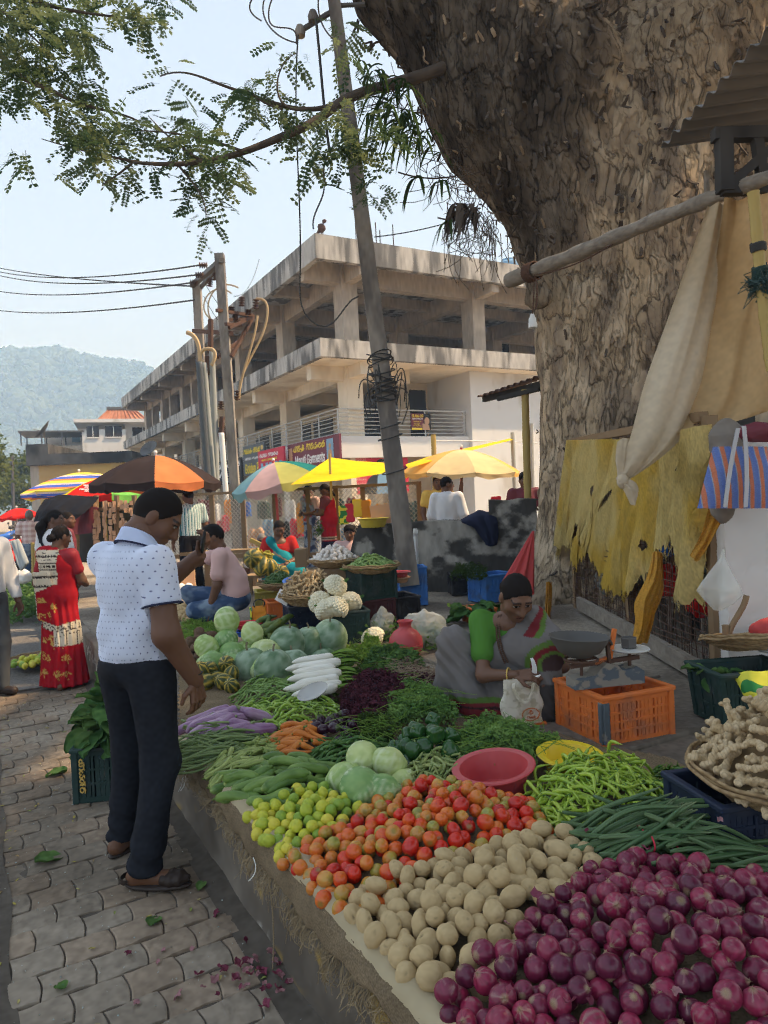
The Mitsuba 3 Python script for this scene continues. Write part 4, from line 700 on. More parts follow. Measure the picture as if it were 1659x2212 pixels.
# bamboo at the right edge
k = thing('bamboo_pole', 'yellow bamboo pole with wire bindings at the right edge', 'pole'); ax = qline([(1627, 415), (1640, 560), (1652, 680), (1668, 800)], 3.9, 40)
put('cane', tube(ax, .03 * (1 + .12 * (np.arange(40) % 9 == 0)), 10), 'bamboo', k, smooth=50); put('binding', coil(ax[12], ax[13] - ax[11], .034, 5, .02, None), 'wire', k); put('binding', coil(ax[18], ax[19] - ax[17], .036, 8, .04, None), 'green_dk', k)
r = np.random.default_rng(3); put('net_wad', cat([tube(ax[20] + r.normal(size=(8, 3)) * .04, .003, 3) for _ in range(40)]), 'green_dk', k, kind='stuff')
# woven sacks over the cage (the cage wall recedes along x = CX)
CX = 1.92
def cage(qx, qy, x=None):
 r_ = ray(qx, qy); kx = ((CX if x is None else x) - EYE[0]) / r_[0]; return EYE + r_ * kx
def sack_c(p): 
 w = smoothstep(.35, .65, fbm(p.y * 2.2, p.z * 1.4, 0, 4)); c = mix((.58, .385, .07), (.64, .5, .2), w); return mix(c, (.34, .24, .07), smoothstep(.55, .8, fbm(p.y * 5, p.z * 3, 4, 4)) * .6) * (.84 + .32 * noise(p.y * 160, p.z * 60, 0))
scene['sack_yellow'] = {'type': 'bumpmap', 'arbitrary': proc(lambda p, n, uv: noise(p.y * 200, p.z * 200, 0) + .8 * fbm(p.y * 12, p.z * 9, 0, 3), eps=.003), 'scale': .012, 'bsdf': {'type': 'principledthin', 'base_color': proc(lambda p, n, uv: sack_c(p)), 'roughness': .8, 'diff_trans': .35}}
thinmat('sack_orange', lambda p, n, uv: mix((.6, .28, .03), (.5, .3, .08), fbm(p.x * 7, p.y * 7, p.z * 4, 3)) * (.7 + .5 * noise(p.x * 120, p.y * 120, p.z * 120)), .4, crs)
def sack(name_lab, top, bot, seed, m='sack_yellow', holes=(), x=CX, n_=90, m_=80):
 r_ = np.random.default_rng(seed); u = np.linspace(0, 1, n_); tx = np.array(top, float); bx_ = np.array(bot, float)
 tl = np.linspace(0, 1, len(tx)); T_ = np.stack([np.interp(u, (tx[:, 0] - tx[0, 0]) / (tx[-1, 0] - tx[0, 0]), tx[:, i]) for i in (0, 1)], 1); bu = (bx_[:, 0] - bx_[0, 0]) / (bx_[-1, 0] - bx_[0, 0]); B_ = np.stack([np.interp(u, bu, bx_[:, i]) for i in (0, 1)], 1)
 jag = meshkit.fbm(np.stack([u * 60, 0 * u, 0 * u + seed], -1), 3, seed) - .5; P = np.zeros((m_, n_, 3)); Q = np.zeros((m_, n_, 2))
 for j in range(m_):
  v = j / (m_ - 1)
  for i in range(n_):
   q = T_[i] + (B_[i] + [0, jag[i] * 46] - T_[i]) * v; Q[j, i] = q; P[j, i] = cage(q[0], q[1], x)
 U_, V_ = np.meshgrid(u, np.linspace(0, 1, m_)); f = (meshkit.fbm(np.stack([U_ * 5 + V_ * .7, V_ * 1.0, U_ * 0 + seed], -1), 4, seed) - .5) * .2 + .022 * np.sin(U_ * 21 + 3 * V_ + seed) + .012 * np.sin(U_ * 50 - 4 * V_); P[..., 0] -= .05 + (f * (.35 + .65 * V_)); P[..., 1] += f * .3
 g = grid(P); fc = Q.reshape(-1, 2)[np.asarray(g.faces)].mean(1); keep = np.ones(len(fc), bool)
 for hx, hy, rx, ry, an in holes:
  d = fc - [hx, hy]; c_, s_ = math.cos(an), math.sin(an); e = np.hypot((d[:, 0] * c_ + d[:, 1] * s_) / rx, (-d[:, 0] * s_ + d[:, 1] * c_) / ry) + .5 * (meshkit.noise(np.c_[fc / 9, fc[:, 0] * 0], seed) - .5); keep &= e > 1
 g = TM(g.vertices, np.asarray(g.faces)[keep]); k_ = thing('sack_sheet', name_lab, 'sacking'); put('sheet', g, m, k_, smooth=True); put('frayed_edge', cat([tube(np.array([P[-1, i], P[-1, i] + [r_.normal() * .01, r_.normal() * .02, -r_.uniform(.01, .07)]]), .0016, 3, False) for i in r_.integers(0, n_, 90)]), m, k_, kind='stuff')
sack('torn yellow woven sack sheet hung next to the trunk', [(1239, 950), (1290, 949), (1335, 947)], [(1205, 1175), (1215, 1205), (1240, 1165), (1262, 1225), (1285, 1150), (1305, 1130)], 1, holes=((1257, 1155, 5, 24, .25), (1292, 1060, 3, 12, .2)))
sack('wide torn yellow woven sack sheet in the middle of the cage front', [(1325, 949), (1360, 948), (1400, 946), (1455, 940)], [(1250, 1180), (1270, 1170), (1290, 1225), (1315, 1260), (1340, 1275), (1375, 1290), (1420, 1230), (1436, 1160)], 2, holes=((1322, 1085, 3, 28, .45), (1408, 1175, 5, 15, 0)), n_=120)
sack('ragged yellow woven sack sheet with a long tail right of the middle', [(1448, 938), (1490, 928), (1538, 917)], [(1424, 1170), (1440, 1190), (1465, 1160), (1475, 1230), (1495, 1290), (1510, 1300), (1520, 1190), (1528, 1120)], 3, holes=((1470, 1015, 3, 3, 0),), x=CX - .03)
for lab, rows, m in (('orange torn sack strip hanging at the foot of the middle sheet', [[(1408, 1195, 4.6), (1418, 1190, 4.55), (1430, 1195, 4.6)], [(1395, 1250, 4.55), (1412, 1248, 4.45), (1432, 1262, 4.6)], [(1370, 1305, 4.55), (1392, 1300, 4.4), (1415, 1318, 4.6)], [(1372, 1345, 4.5), (1386, 1350, 4.4), (1410, 1340, 4.55)], [(1362, 1400, 4.5), (1372, 1395, 4.4), (1398, 1388, 4.5)]], 'sack_orange'), ('orange torn sack strip hanging beside the white wall', [[(1530, 1080, 3.95), (1560, 1090, 3.9), (1600, 1085, 3.9)], [(1520, 1130, 4.0), (1545, 1140, 3.95), (1570, 1110, 3.95)], [(1490, 1200, 4.1), (1505, 1215, 4.05), (1525, 1190, 4.1)]], 'sack_orange'), ('narrow orange cloth strip tied to the trunk foot', [[(1180, 1258, 6.9), (1185, 1256, 6.85), (1192, 1258, 6.9)], [(1178, 1300, 6.85), (1184, 1300, 6.8), (1192, 1300, 6.85)], [(1176, 1338, 6.8), (1182, 1340, 6.75), (1188, 1336, 6.8)]], 'sack_orange')):
 k = thing('sack_strip', lab, 'sacking'); put('sheet', grid(drape(rows, 34, 40, .035, 4, len(lab))), m, k, smooth=True)
# the cage
k = thing('wire_cage', 'rusty wire mesh cage full of rubbish behind the yellow sacks', 'cage'); y0, y1 = 4.25, 7.3; ws = []
for i, y in enumerate(np.arange(y0, y1, .052)): pts = np.c_[np.full(10, CX) + .012 * np.sin(np.linspace(0, 6, 10) + i), np.full(10, y) + .006 * np.sin(np.linspace(0, 9, 10) + i * 2), np.linspace(.43, 1.95, 10)]; ws.append(tube(pts, .0035, 3, False))
for i, z in enumerate(np.arange(.44, 1.95, .052)): yy = np.linspace(y0, y1, 30); ws.append(tube(np.c_[CX + .014 * np.sin(yy * 3 + i), yy, z + .012 * np.sin(yy * 4 + i)], .0035, 3, False))
put('mesh_wire', cat(ws), 'rust', k, kind='stuff'); put('kick_board', beam([CX - .03, y0 - .1, .45], [CX - .03, y1 - .3, .47], .05, .12), 'weathered_wood', k)
for y in (4.22, 5.7, 7.3): put('post', beam([CX + .04, y, .36], [CX + .04, y, 2.0], .07, .07), 'wood', k)
put('top_rail', beam([CX + .02, y0, 2.0], [CX + .02, y1, 2.08], .06, .06), 'wood', k); put('back_wall', cat([box(3.0, 3.06, 4.3, 7.4, .3, 2.3)]), 'timber_dark', k)  # back wall added in a dark colour to give the cage its shaded interior
r = np.random.default_rng(12)
for i in range(46): y = r.uniform(4.3, 6.4); put('stake', rod([2.15 + r.uniform(0, .5), y, .38], [2.15 + r.uniform(0, .5), y + r.normal() * .12, r.uniform(1.2, 1.9)], r.uniform(.012, .028), 5), 'weathered_wood' if i % 3 else 'timber_dark', k)
mat('rubbish_pale', lambda p, n, uv: mix((.5, .47, .4), (.2, .3, .3), noise(p.x * 9, p.y * 9, p.z * 9)), .4)
for i in range(12):
 p = [r.uniform(1.99, 2.2), r.uniform(4.6, 6.9), r.uniform(.45, 1.25)]; kk = thing('plastic_bag', f'crumpled rubbish bag pressed against the cage wire, {["low by the sacks", "near the trunk", "at the right end"][i % 3]}', 'bag', 'rubbish in the cage'); put('bag', bump(tr(ico(3), move(p, rotz(r.uniform(0, 6)), [.06, .1, .12])), .045, 14, 3, i), ['rubbish_pale', 'red', 'green_dk', 'tin', 'jute', 'blue_plastic'][i % 6] if i % 2 else 'rubbish_pale', kk, smooth=True)
# white wall, bags, stick
W2 = thing('white_wall', 'lumpy whitewashed wall at the right edge', 'wall'); n_, m_ = 50, 60; P = np.zeros((m_, n_, 3)); 
for j in range(m_):
 for i in range(n_): P[j, i] = [1.96 + 1.6 * i / (n_ - 1), 4.16 - .05 * i / (n_ - 1), .3 + 1.62 * j / (m_ - 1)]
P[..., 1] += nz(P, 5, 4) * .05; put('plaster', thick(grid(P), .16), 'whitewash', W2, smooth=40)
k = thing('tarpaulin', 'pale yellow sunlit tarpaulin behind the striped bag', 'cloth'); put('sheet', grid(drape([[(1630, 850, 5.2), (1680, 840, 5.1), (1760, 835, 5.0)], [(1630, 960, 5.2), (1680, 960, 5.1), (1760, 960, 5.0)]], 20, 10, .02, 5, 1)), 'canvas', k, smooth=True)
def stripes(p): 
 x = p.x * 17 + p.z * 1.2; f = x - dr.floor(x); return dr.select(f < .36, mi.Color3f(.1, .16, .42), dr.select(f < .44, mi.Color3f(.3, .3, .36), dr.select(f < .8, mi.Color3f(.5, .16, .085), mi.Color3f(.13, .18, .4))))
mat('bag_stripe', lambda p, n, uv: stripes(p) * (.85 + .3 * noise(p.x * 200, p.y * 200, p.z * 200)), .5); mat('webbing', (.5, .5, .52), .8); mat('sack_grey', lambda p, n, uv: mix((.16, .14, .12), (.26, .23, .2), fbm(p.x * 20, p.y * 20, p.z * 20)), .95)
k = thing('shopping_bag', 'blue and orange striped woven shopping bag hanging over the sacks', 'bag'); dB = 3.75
def pouch(L, R_, top, bot, w, m_=26, n_=36):
 "a soft closed bag: two bellied faces joined round the rim"
 us, vs = np.linspace(-1, 1, n_), np.linspace(0, 1, m_); P = []
 for s in (-1, 1):
  G = np.zeros((m_, n_, 3))
  for j, v in enumerate(vs):
   for i, u in enumerate(us if s < 0 else us[::-1]):
    x0 = L[0] + (L[1] - L[0]) * v; x1 = R_[0] + (R_[1] - R_[0]) * v; y = top + (bot - top) * v; q = D((x0 + x1) / 2 + (x1 - x0) / 2 * u, y + 14 * (u * u) * v * 0, dB); G[j, i] = q + [0, s * w * (1 - u ** 4) * (.25 + .75 * math.sin(pi * min(v * .75 + .08, 1))) , 0]
  P.append(grid(G))
 return cat(P)
put('body', bump(pouch((1540, 1506), (1660, 1690), 965, 1098, .06), .008, 12), 'bag_stripe', k, smooth=True)
put('handle', cat([thick(grid(np.stack([qline(a, dB - .09, 20), qline([(x + 9, y) for x, y in a], dB - .09, 20)], 1)), .006) for a in ([(1562, 1096), (1575, 1000), (1590, 925)], [(1606, 1096), (1608, 1000), (1602, 920)])]), 'webbing', k, smooth=True)
def blob_(pr): pts = np.array([q[1] for q in pr]); return snet(lambda p: smins([cap(p, *q[1:]) if q[0] == 'c' else ell(p, *q[1:]) for q in pr], .05) + .03 * (meshkit.fbm(p * 14, 3, 2) - .5), pts.min(0) - .2, pts.max(0) + .2, .012)
k = thing('jute_sack', 'grey brown sack bundled behind the striped bag', 'sack'); put('sack', blob_([('e', D(1570, 945, 3.95), [.1, .05, .11]), ('c', D(1568, 960, 3.96), D(1560, 1085, 3.93), .06, .05), ('e', D(1560, 1085, 3.9), [.07, .05, .12])]), 'sack_grey', k, smooth=True)
k = thing('net_bag', 'crimson net bag above the striped bag', 'bag'); put('net', bump(tr(ico(3), move(D(1640, 935, 3.9), s=[.12, .05, .055])), .02, 18), 'maroon', k, smooth=True)
scene['film'] = {'type': 'blendbsdf', 'weight': .34, 'clear': {'type': 'thindielectric', 'int_ior': 1.5}, 'milky': {'type': 'principledthin', 'base_color': {'type': 'rgb', 'value': [.85, .87, .82]}, 'roughness': .2, 'diff_trans': .9}}
k = thing('plastic_bag', 'translucent plastic bag tied up in front of the white wall', 'bag'); bt = D(1574, 1185, 3.85); pts = [(.004, 0), (.012, -.05), (.05, -.12), (.11, -.2), (.125, -.24), (.08, -.3), (.02, -.335), (0, -.34)]
put('bag', bump(tr(lathe(pts, 28), move(bt + [-.03, 0, 0], rotm([0, 1, 0], .12), [1, .5, 1])), .022, 16), 'film', k, smooth=True)
k = thing('stick', 'forked brown stick leaning on the white wall', 'stick'); put('stick', tube(qline([(1613, 1286), (1600, 1320), (1580, 1355), (1572, 1395)], 3.8, 14), .016, 7), 'wood', k, smooth=True); put('fork', tube(qline([(1567, 1350), (1570, 1395)], 3.8, 6), .018, 7), 'wood', k)
k = thing('parasol', 'closed dusty red parasol leaning on the trunk', 'umbrella'); G = []
a, b = D(1152, 1148, 7.15), D(1118, 1272, 6.9); th = np.linspace(0, 2 * pi, 49); R = along(b - a)
for t in np.linspace(0, 1, 12): rr = (.01 + .13 * t) * (1 + .22 * np.cos(8 * th)); G.append(a + (b - a) * t + (R @ np.c_[0 * th, rr * np.cos(th), rr * np.sin(th)].T).T)
mat('cloth_red', (.45, .07, .07), .8); put('canopy', grid(np.array(G)), 'cloth_red', k, smooth=True); put('pole', rod(b, b + (b - a) * .25, .012, 6), 'dark_metal', k)
# ---------------------------------------------------------------- crates, baskets, bowls, bags, parasols
for k, c in (('crate_orange', (.62, .16, .035)), ('crate_green', (.022, .05, .045)), ('crate_navy', (.02, .03, .06)), ('crate_blue', (.06, .2, .55)), ('crate_yellow', (.42, .36, .06)), ('crate_maroon', (.09, .03, .035)), ('crate_black', (.02, .02, .025))):
 mat(k, (lambda c: lambda p, n, uv: mix(mi.Color3f(*c), mi.Color3f(*c) * .45 + .055, smoothstep(.45, .75, fbm(p.x * 9, p.y * 9, p.z * 9, 4)) * .75))(c), .5)
mat('paint_worn', lambda p, n, uv: mix((.1, .12, .14), (.24, .22, .19), smoothstep(.47, .56, fbm(p.x * 16, p.y * 16, p.z * 16, 4))), .7)
def panel(L, H, cols, rows, per, bar=.012, t=.012, solid=0.0):
 "crate side in x 0..L, z 0..H: frame cells with slots between slats"
 ms = [box(0, L, -t / 2, t / 2, 0, .028), box(0, L, -t / 2, t / 2, H - .035, H)]; z0, z1 = .028, H - .035
 for i in range(cols + 1): x = L * i / cols; ms.append(box(max(0, x - bar / 2), min(L, x + bar / 2), -t * .7, t * .7, z0, z1))
 for j in range(1, rows): z = z0 + (z1 - z0) * j / rows; ms.append(box(0, L, -t * .6, t * .6, z - bar * .45, z + bar * .45))
 for i in range(cols):
  w = L / cols
  for q in range(1, per + 1): x = w * i + w * q / (per + 1); ms.append(box(x - w * .5 / (per + 1) * .9, x + w * .5 / (per + 1) * .9, -t * .3, t * .3, z0, z1))
 return cat(ms)
CRP = {}
def crate(label, corner, ang, L, W, H, col, tilt=None, group=None, cols=5, rows=3, per=3, taper=0.0):
 "near lower corner, long face along ang, short side turning left"
 k = thing('crate', label, 'crate', group); M = move(corner, rotz(ang))
 def sh(m):
  m = m.copy(); v = m.vertices.copy(); q = 1 + taper * (v[:, 2] / H - 1); v[:, 0] = L / 2 + (v[:, 0] - L / 2) * q; v[:, 1] = W / 2 + (v[:, 1] - W / 2) * q; m.vertices = v; return tr(m, M)
 lp, sp = panel(L, H, cols, rows, per), panel(W, H, max(2, int(cols * W / L + .5)), rows, per)
 put('side_panel', sh(tr(lp, move([0, .006, 0]))), col, k); put('side_panel', sh(tr(lp, move([0, W - .006, 0]))), col, k)
 for x in (.006, L - .006): put('end_panel', sh(tr(sp, move([x, 0, 0], rotz(pi / 2)))), col, k)
 for x, y in ((0, 0), (L, 0), (0, W), (L, W)): put('corner_post', sh(rbox(.034, .034, H + .004, .006).apply_translation([x + (.008 if x == 0 else -.008), y + (.008 if y == 0 else -.008), H / 2])), col, k)
 rim = [tr(rbox(L + .03, .03, .022, .006), move([L / 2, y, H])) for y in (0, W)] + [tr(rbox(.03, W + .03, .022, .006), move([x, W / 2, H + .0015])) for x in (0, L)]
 put('rim', sh(cat(rim)), col, k); put('base', sh(box(.01, L - .01, .01, W - .01, .004, .016)), col, k)
 return k, M
def C(qx, qy, z=PZ): return Z(qx, qy, z)
oc, OM = crate('orange lattice crate under the grey balance scale', C(1307, 1618), math.radians(20), .40, .385, .235, 'crate_orange', cols=4, rows=4, per=3)
put('worn_corner', tr(cat([rbox(.05, .004, .19, .001).apply_translation([.0, -.011, .12]), rbox(.004, .05, .19, .001).apply_translation([-.011, .0, .12])]), OM), 'paint_worn', oc, label='corner with grey worn paint')
gc, GM = crate('dark green crate of leafy greens standing on the pavement', C(162, 1737, .003), math.radians(8), .40, .3, .29, 'crate_green', cols=4, rows=3, per=3)
lt = tr(fit(kannada('sa aa ma pa ra'.split(), .04), 0, 0, .19, .032), GM @ move([.035, -.0125, .25]) @ rotm([1, 0, 0], pi / 2) @ rotz(-pi / 2)); put('lettering', lt, 'gold', gc, label='yellow lettering running down the side'); put('lettering', tr(fit(kannada('sa ra ma la'.split(), .04), 0, 0, .18, .04), GM @ move([.31, -.0125, .25]) @ rotm([1, 0, 0], pi / 2) @ rotz(-pi / 2)), 'gold', gc)
c3 = C(783, 1370); d3 = D(783, 1302, 6.35)
crate('maroon crate under the dark green crate by the black wall', D(783, 1374, 6.35) * [1, 1, 0] + [0, 0, PZ], math.radians(32), .36, .32, .285, 'crate_maroon')
crate('dark green crate under the basket of green beans', D(783, 1302, 6.35), math.radians(32), .37, .33, .275, 'crate_green', cols=3, rows=6, per=6)
crate('dark green crate that carries the cauliflowers', C(716, 1396), math.radians(14), .33, .3, .27, 'crate_green', cols=3, rows=3, per=6)
crate('navy crate below the ginger basket, left of the cauliflowers', C(628, 1380), math.radians(18), .27, .3, .27, 'crate_navy', cols=3, rows=3, per=4)
crate('orange crate below the paper sheet behind the pink shirted man', C(582, 1362), math.radians(18), .2, .25, .26, 'crate_orange', cols=3, rows=3, per=3)
crate('mustard yellow crate under the basket of dark green chillies', C(556, 1345), math.radians(12), .36, .3, .3, 'crate_yellow', cols=5, rows=2, per=1)
crate('black crate between the white pipe and the dark green crate', C(862, 1352), math.radians(20), .22, .4, .26, 'crate_black')
crate('royal blue crate behind the seated woman', C(1051, 1304), math.radians(30), .42, .32, .30, 'crate_blue', cols=4, rows=5, per=4)
crate('black crate of green stalks against the mouldy wall', C(978, 1287), math.radians(4), .4, .3, .25, 'crate_black')
crate('blue crate behind the stacked pink bowls', C(866, 1310), math.radians(5), .3, .3, .42, 'crate_blue')
crate('orange crate under cabbage leaves behind the seated woman', C(1030, 1352), math.radians(18), .2, .3, .14, 'crate_orange')
crate('navy crate under the ginger basket at the right edge', C(1564, 1866), math.radians(12), .5, .3, .175, 'crate_navy', cols=4, rows=3, per=5)
crate('tapered dark green crate at the right edge behind the ginger', C(1560, 1580), math.radians(6), .42, .3, .27, 'crate_green', cols=4, rows=3, per=4, taper=.12)
mat('wicker', lambda p, n, uv: mix((.2, .13, .065), (.42, .3, .165), noise(p.x * 70, p.y * 70, p.z * 90)) * (.7 + .5 * fbm(p.x * 20, p.y * 20, p.z * 20, 3)), .8)
def basket(label, c, r_, h, tilt=(0, 0), weave=9):
 k = thing('basket', label, 'basket'); rot = rotm([1, 0, 0], tilt[0]) @ rotm([0, 1, 0], tilt[1]); M = move(c, rot); th = np.linspace(0, 2 * pi, 73); ms = []
 for i in range(weave):
  t = (i + .5) / weave; rr = r_ * (.5 + .5 * t ** .7); z = h * t ** 1.3; w = .006 * np.sin(th * 36 + i * pi); ms.append(tube(np.c_[(rr + w) * np.cos(th), (rr + w) * np.sin(th), 0 * th + z + .002 * np.sin(th * 5 + i)], max(.005, h / weave * .42), 5, False))
 put('weave', tr(cat(ms), M), 'wicker', k, smooth=True); put('inner', tr(lathe([(0, .004), (r_ * .5, .006), (r_ * .85, h * .5), (r_ * .985, h * .96)], 30), M), 'wicker', k, smooth=True)
 put('rim', tr(cat([tube(np.c_[(r_ + a) * np.cos(th), (r_ + a) * np.sin(th), h + b + .004 * np.sin(th * 9 + a * 900)], .007, 5, False) for a, b in ((0, 0), (.012, -.006), (.004, .01))]), M), 'wicker', k, smooth=True)
 return k
BEAN = D(803, 1226, 6.5); basket('wide shallow basket of green beans on the dark green crate', BEAN + [0, 0, -.045], .255, .07)
GARL = D(722, 1214, 6.75); basket('wide shallow basket heaped with white garlic', GARL + [0, 0, -.045], .24, .07)
k = thing('box', 'wooden box under the garlic basket', 'box'); put('box', tr(rbox(.3, .3, GARL[2] - .43, .01), move([GARL[0], GARL[1], (PZ + GARL[2] - .05) / 2])), 'wood', k)
GIN = D(668, 1290, 6.2); basket('round basket heaped with ginger between the crates', GIN + [0, 0, -.06], .255, .09)
GCH = D(602, 1264, 7.1); basket('round basket of dark green chillies on the mustard crate', GCH + [0, 0, -.04], .21, .065)
GR = np.array([1.365, 2.36, .53]); basket('round basket of pale ginger at the right edge', GR, .345, .10, weave=7)
BF = D(1648, 1402, 3.72); basket('empty flat brown wicker basket with a white packet in it', BF, .29, .07, (-.2, .0), 12)
k = thing('packet', 'white plastic packet with red net lying in the flat basket', 'packet'); put('packet', bump(tr(rbox(.3, .1, .05, .015).subdivide().subdivide(), move(BF + [.08, -.06, .07], rotz(.3) @ rotm([0, 1, 0], -.35))), .012, 12), 'white_plastic', k, smooth=True); put('net', bump(tr(ico(3), move(BF + [.08, .02, .1], s=[.13, .07, .06])), .02, 14), 'cloth_red', k, smooth=True)
mat('leaf_pattern', lambda p, n, uv: mix((.7, .66, .06), (.03, .22, .05), smoothstep(.55, .58, noise(p.x * 16, p.y * 16, p.z * 16))), .6)
k = thing('cloth', 'yellow and green patterned plastic cloth draped over the green crate', 'cloth'); put('sheet', grid(drape([[(1580, 1455, 3.5), (1620, 1450, 3.4), (1680, 1448, 3.4)], [(1600, 1490, 3.4), (1630, 1500, 3.3), (1680, 1500, 3.25)], [(1622, 1535, 3.35), (1640, 1540, 3.3), (1680, 1550, 3.2)]], 24, 24, .012, 3, 5)), 'leaf_pattern', k, smooth=True)
# bowls, pot, pans
def bowl(label, c, r_, h, col, tilt=(0, 0), catg='bowl', t=.006, flare=.06, lip=.016, nm='bowl'):
 k = thing(nm, label, catg); b = r_ * .72
 pr = [(0, 0), (b, 0), (b + .008, .004), (r_ - .012, h - .012), (r_ + lip, h - .006), (r_ + lip + .003, h), (r_ + lip - .002, h + .004), (r_ - .012, h), (b, t + .004), (0, t)]
 put('shell', tr(lathe(pr, 48), move(c, rotm([1, 0, 0], tilt[0]) @ rotm([0, 1, 0], tilt[1]))), col, k, smooth=50); return k
mat('basin_red', lambda p, n, uv: mix((.42, .035, .045), (.5, .09, .09), fbm(p.x * 9, p.y * 9, p.z * 9, 4)), .38)
RB_ = D(1074, 1714, 2.80); bowl('dull red plastic basin resting on the tomatoes', RB_, .148, .115, 'basin_red', (.05, -.1), 'basin')
YB_ = D(1232, 1664, 3.0); bowl('yellow plastic bowl behind the bright green chillies', YB_, .128, .07, 'yellow_plastic', (.08, .06))
bowl('red basin on a blue one beside the green bananas', D(536, 1358, 6.1), .115, .05, 'red_plastic'); bowl('blue basin under the red basin', D(536, 1374, 6.1), .105, .05, 'blue_plastic'); bowl('blue enamel bowl beside the small ginger basket', D(634, 1262, 6.65), .085, .04, 'blue_plastic', (.25, 0))
for i, (y, c) in enumerate(((1258, 'tan_print'), (1246, 'basin_red'))): bowl(('pink bowl at the bottom of the stack', 'dull red bowl on top of the stack')[i] + ' by the dark green crate', D(862, y, 6.9), .1, .05, c)
mat('brass_yellow', (.55, .42, .05), .35); bowl('big yellow basin standing on top of the low wall', D(806, 1139, 9.3), .2, .12, 'brass_yellow', (0, 0), 'basin')
pt = C(878, 1420); k = thing('water_pot', 'round red plastic water pot with a narrow neck', 'pot')
put('pot', tr(lathe([(0, 0), (.075, 0), (.105, .025), (.13, .08), (.132, .105), (.129, .108), (.13, .112), (.122, .155), (.09, .2), (.055, .222), (.046, .235), (.048, .26), (.062, .278), (.06, .282), (.045, .268), (.04, .24), (0, .235)], 40), move(pt)), 'basin_red', k, smooth=40)
# balance scale on the orange crate
k = thing('balance_scale', 'worn grey two pan balance scale with a black bowl and an iron weight', 'scale'); SM = OM @ move([.12, .16, .25], rotz(-.15))
bodyp = [(-.17, 0), (.2, 0), (.2, .06), (.165, .085), (.12, .075), (.085, .07), (.06, .1), (.0, .115), (-.03, .09), (-.06, .06), (-.17, .05)]
body = trimesh.creation.extrude_polygon(__import__('shapely').geometry.Polygon(bodyp), .1, engine='earcut'); body.apply_transform(move([0, .05, 0], rotm([1, 0, 0], pi / 2))); put('body', tr(body, SM), 'paint_worn', k)
bm = cat([beam([-.17, 0, .105], [.2, 0, .12], .02, .02), rod([-.11, 0, .05], [-.11, 0, .13], .008), rod([.15, 0, .08], [.15, 0, .155], .009), beam([.03, -.02, .1], [.035, .01, .24], .016, .02)]); put('beam', tr(bm, SM), 'rust', k)
put('pointer', tr(cat([beam([.04, .0, .11], [.075, 0, .27], .02, .016), beam([.04, 0, .13], [-.04, 0, .11], .02, .02)]), SM), 'crate_orange', k)
put('pan_cradle', tr(cat([tube(np.c_[-.11 + .08 * np.cos(np.linspace(0, 2 * pi, 25)), .08 * np.sin(np.linspace(0, 2 * pi, 25)), np.full(25, .135)], .006, 5)] + [rod([-.11, 0, .13], [-.11 + .08 * math.cos(a), .08 * math.sin(a), .135], .006) for a in (0, 1.57, 3.14, 4.71)]), SM), 'rust', k)
put('bowl_pan', tr(thick(lathe([(0, .0), (.05, .008), (.1, .035), (.13, .08), (.14, .105), (.146, .108)], 44), .004), SM @ move([-.12, 0, .142], rotm([0, 1, 0], .05))), 'dark_metal', k, smooth=50); put('handle', tr(tube(spline([[.015, .06, .23], [.04, .03, .2], [.04, -.03, .2], [.015, -.06, .23]], 12), .005, 6), SM), 'dark_metal', k)
put('plate_pan', tr(lathe([(0, 0), (.095, 0), (.1, .006), (.096, .01), (0, .008)], 40), SM @ move([.15, 0, .16])), 'steel', k, smooth=40); put('weight', tr(lathe([(0, 0), (.036, 0), (.04, .004), (.042, .05), (.036, .052), (.034, .044), (0, .044)], 6), SM @ move([.15, 0, .17])), 'dark_metal', k)
k = thing('scoop_pan', 'shiny steel pan lying on the green chillies near the radishes', 'pan'); put('pan', tr(thick(lathe([(0, 0), (.045, .006), (.07, .022), (.075, .03)], 30), .002), move(D(679, 1502, 3.72), rotm([1, 0, 0], .35) @ rotm([0, 1, 0], -.3), [1.15, 1, 1])), 'steel', k, smooth=50)
# bags
mat('cloth_bag', lambda p, n, uv: mix((.66, .61, .5), (.42, .37, .24), smoothstep(.45, .6, fbm(p.x * 26, p.y * 26, p.z * 26, 3)) * .7), .9)
def soft_bag(label, M, W, H, Dp, col, seed, flare=.85):
 k = thing('bag', label, 'bag'); us = np.linspace(0, 2 * pi, 49)[:-1]; P = []
 for t in np.linspace(0, 1, 22):
  w = W / 2 * (flare + (1 - flare) * (1 - t)) * (1.02 - .06 * math.sin(3 * t)); dp = Dp / 2 * (1 - .85 * t ** 1.5); c, s = np.cos(us), np.sin(us); P.append(np.c_[np.sign(c) * np.abs(c) ** .55 * w, np.sign(s) * np.abs(s) ** .7 * dp, np.full(48, t * H)])
 P = np.array(P); P = np.concatenate([P, P[:, :1]], 1); g = grid(P); g.vertices = g.vertices + np.c_[nz(g.vertices, 9, 3, seed), nz(g.vertices, 8, 3, seed + 1), 0 * g.vertices[:, 0]] * .05; g.invert(); put('body', tr(g, M), col, k, smooth=True); return k
bb_ = C(1140, 1571); bagM = move(bb_ + [-.02, .03, 0], rotz(.14)); k = soft_bag('cream cloth shopping bag with an orange crest in front of the seated woman', bagM, .235, .25, .1, 'cloth_bag', 1)
put('handle', tr(thick(grid(np.stack([spline([[-.055, -.03, .235], [-.05, -.055, .17], [0.0, -.062, .13], [.035, -.06, .17], [.06, -.045, .23]], 24), spline([[-.035, -.03, .235], [-.033, -.055, .175], [0, -.06, .148], [.022, -.06, .175], [.042, -.045, .23]], 24)], 1)), .003), bagM), 'cloth_bag', k, smooth=True)
